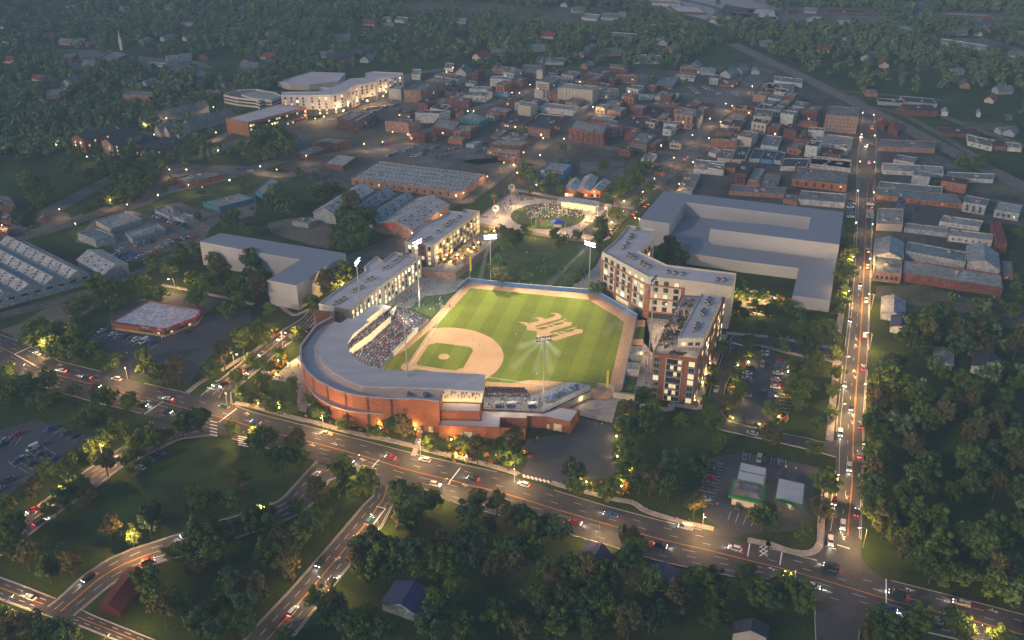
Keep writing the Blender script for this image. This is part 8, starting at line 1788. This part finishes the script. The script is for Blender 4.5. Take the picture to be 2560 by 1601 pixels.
# the rest of the trees and the far woods: too many to count, merged
FV = [leafcloud(230, 5.2, 4.8, 6.2, 1.8, 13, 300+k) for k in range(6)]
FVn = [leafcloud(1200, 5.2, 4.4, 6.2, .85, 26, 400+k) for k in range(4)]
def merged(name, PL, label, variants, m_):
    co = []
    for (x, y, r) in PL:
        V = variants[rng.randrange(len(variants))]; a = rng.uniform(0, 6.28); c, s = math.cos(a), math.sin(a); k = r/5.2
        Q = np.empty_like(V); Q[:, 0] = (V[:, 0]*c-V[:, 1]*s)*k+x; Q[:, 1] = (V[:, 0]*s+V[:, 1]*c)*k+y; Q[:, 2] = V[:, 2]*k*rng.uniform(.85, 1.15); co.append(Q)
    co = np.concatenate(co); o = npmesh(name, co, np.arange(len(co)).reshape(-1, 4), [m_]); tag(o, label, 'trees', kind='stuff'); return o
FOOT_far = [(min(p[0] for p in P), min(p[1] for p in P), max(p[0] for p in P), max(p[1] for p in P), P) for P in FOOT]
def clear(x, y, m=0): return not any(b_[0]-2 < x < b_[2]+2 and b_[1]-2 < y < b_[3]+2 and inside(x, y, b_[4]) for b_ in FOOT_far)
def segd(x, y, a, b_):
    dx, dy = b_.x-a.x, b_.y-a.y; t = max(0, min(1, ((x-a.x)*dx+(y-a.y)*dy)/(dx*dx+dy*dy+1e-9))); return math.hypot(x-a.x-dx*t, y-a.y-dy*t)
roadsegs = [(G(a), G(b_), 13) for r_ in (rw, rw2) for a, b_ in zip(r_, r_[1:])]
PL = [(q[1], q[2], q[3]) for q in rest]
merged('small_woods', PL, 'smaller and farther trees scattered through the old town and the right-hand wood', FVn, leaf)
WOODS = [('S', '-80,-60 2640,-60 2640,60 2560,300 2450,260 2300,250 2200,235 2060,220 1900,150 1780,110 1700,170 1600,165 1450,160 1330,165 1200,175 1060,165 900,178 790,190 700,215 640,240 560,250 480,290 420,300 330,320 250,360 150,370 60,400 -80,400', 9.6, .92, 4.9),
         ('S', '-80,330 240,360 170,395 60,420 -80,420', 13, .75, 5.4), ('S', '2330,270 2640,270 2640,420 2560,400 2440,350', 14, .7, 5.4),
         ('S', '1270,200 1420,190 1560,195 1700,190 1900,185 2000,240 1800,230 1500,215 1300,230', 26, .5, 4), ('S', '1180,300 1900,240 2100,420 1700,470 1450,520 1200,420', 34, .4, 3.2), ('S', '2290,860 2640,800 2640,1600 2400,1480 2230,1400 2230,1000', 17, .45, 5.6), ('S', '2260,720 2560,760 2560,900 2250,900', 20, .5, 5)]
WOODS.append(('S', '300,330 430,300 540,330 520,350 560,400 470,420 430,440 330,430 250,450 230,420', 15, .7, 5.6)); WOODS.append(('S', '560,390 600,370 730,360 740,390 650,400', 13, .8, 5.4)); WOODS.append(('S', '440,560 560,500 740,470 760,560 640,590 520,580', 22, .5, 4.6)); WOODS.append(('S', '1190,440 1290,420 1560,400 1560,470 1480,500 1290,455', 15, .5, 4.2))
PLW = []
OPEN = [[G(p) for p in pts(t, s)] for t, s in (('10', '1250,30 1900,20 2418,50 2418,170 1800,160 1300,120'), ('20', '-100,90 300,80 850,100 1100,230 900,290 500,260 0,200'), ('20', '1450,0 2418,-20 2418,240 1850,220 1500,100 1300,20'), ('30', '-20,100 560,80 980,80 1100,250 800,260 200,260 0,290'), ('30', '1600,120 2250,130 2250,240 1650,220'), ('30', '1500,360 2060,380 2418,480 2418,620 2280,600 1500,400'), ('00', '500,480 1200,470 1950,600 1900,680 1400,700 1200,640 600,640'), ('30', '1000,920 1700,900 2250,1140 2418,1500 1900,1500 1300,1200'), ('20', '1650,130 1950,230 2100,420 2418,560 2418,650 2050,470 1750,240'), ('S', '560,120 620,150 640,190 520,200 480,170'))]
for t, s, sp, pr, rad in WOODS:
    poly = [G(p) for p in pts(t, s)]; xs = [p.x for p in poly]; ys = [p.y for p in poly]
    y = min(ys)
    while y < max(ys):
        x = min(xs)+rng.random()*sp; spx = sp*(1 if y < 1100 else 1+min(.7, (y-1100)/1800))
        while x < max(xs):
            X, Y = x+rng.uniform(-.45, .45)*spx, y+rng.uniform(-.45, .45)*spx
            dens = pr*(1 if math.sin(X*.013)+math.sin(Y*.011+X*.004) > -1.25 else .35)
            if rng.random() < dens and inside(X, Y, poly) and clear(X, Y):
                if not (any(inside(X, Y, q) for q in OPEN) and rng.random() < .975) and all(segd(X, Y, a, b_) > w_ for a, b_, w_ in roadsegs): PLW.append((X, Y, rad*rng.uniform(.6, 1.25)*(1 if Y < 1200 else 1.15)))
            x += spx
        y += spx*.9
print('woods', len(PLW), 'trees near', len(near), 'rest', len(rest))
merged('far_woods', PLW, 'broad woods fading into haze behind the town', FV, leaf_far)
# flowering shrubs round the garden lights
def shrubs(name, PL, m_, label):
    V = [leafcloud(60, 1.0, .7, .7, .5, 4, 500+k) for k in range(4)]; co = []
    for (x, y, z, r) in PL:
        Q = V[rng.randrange(4)]*r; Q = Q+np.array([x, y, z]); co.append(Q)
    co = np.concatenate(co); o = npmesh(name, co, np.arange(len(co)).reshape(-1, 4), [m_]); tag(o, label, 'shrubs', kind='stuff')
for m_, lab, pr in ((flower_y, 'yellow and orange flowering shrubs around the garden lights', .5), (flower_r, 'rust red flowering shrubs around the garden lights', .3), (leaf, 'low green shrubs in the lit planting beds', .6)):
    Q = []
    for g in GPOS:
        for k in range(9):
            if rng.random() < pr:
                a, d = rng.uniform(0, 6.28), rng.uniform(.8, 5); x, y = g.x+math.cos(a)*d, g.y+math.sin(a)*d
                if clear(x, y) or g.z > 1: Q.append((x, y, g.z, rng.uniform(.7, 1.5)))
    shrubs('flowering_shrubs', Q, m_, lab)
Q = []
for k in range(120):
    t_ = rng.random(); x, y = px('I', 1290+(1-t_)*0, 0); 
for s, n_ in (('1000,1350 1100,1050 1250,850 1400,650 1560,660 1450,900 1300,1200 1150,1400', 90), ('1180,1440 1400,1450 1390,1490 1180,1480', 16)):
    poly = [px('I', *map(float, w.split(','))) for w in s.split()]
    for k in range(n_*4):
        x, y = rng.uniform(min(p[0] for p in poly), max(p[0] for p in poly)), rng.uniform(min(p[1] for p in poly), max(p[1] for p in poly))
        if inside(x, y, poly) and n_ > 0: g = G((x, y), TH+.4); Q.append((g.x, g.y, TH-.4, rng.uniform(.6, 1.2))); n_ -= 1
shrubs('roof_planting', Q, leaf_o, 'planters and low shrubs on the brick wing roof terrace')
crowd_line('I', ' '.join('%d,%d' % (lambda t_: (1010+t_*380+rng.uniform(0, 130), 1380-t_*720))(rng.random()) for _ in range(44)), TH-.3, 'on the brick wing roof terrace', 'people on the roof terrace', tops=(0, 1, 2, 3))
for x, y in ((1100, 1280), (1250, 1000), (1400, 760), (1450, 1400)): p = G(px('I', x, y), TH+3); pointlamp(None, p, 260, WARM, .4, 'terrace_light')
flush_people()
# low hedge rows in the old town car parks and round the field
# ============================================================ HAZE
hz = MB([]) ; hz.mats = []
m = bpy.data.materials.new('haze'); m.use_nodes = True; n = m.node_tree.nodes; l = m.node_tree.links; n.remove(n['Principled BSDF'])
pv = n.new('ShaderNodeVolumePrincipled'); pv.inputs['Color'].default_value = (.62, .86, 1.0, 1); pv.inputs['Density'].default_value = HAZE_D; pv.inputs['Anisotropy'].default_value = .0
l.new(pv.outputs[0], n['Material Output'].inputs['Volume'])
hz = MB(m); hz.box((0, 3750, 139), (12600, 11000, 280)); hz.build('haze', kind='stuff', label='thin blue evening haze over the town', cat='haze')
bad = [k for k, v in LABELS.items() if v > 1]; print([k for k in LABELS if len(k.split()) > 16][:12]); print('duplicate labels', len(bad), bad[:6]); print('objects', len(COL.objects))
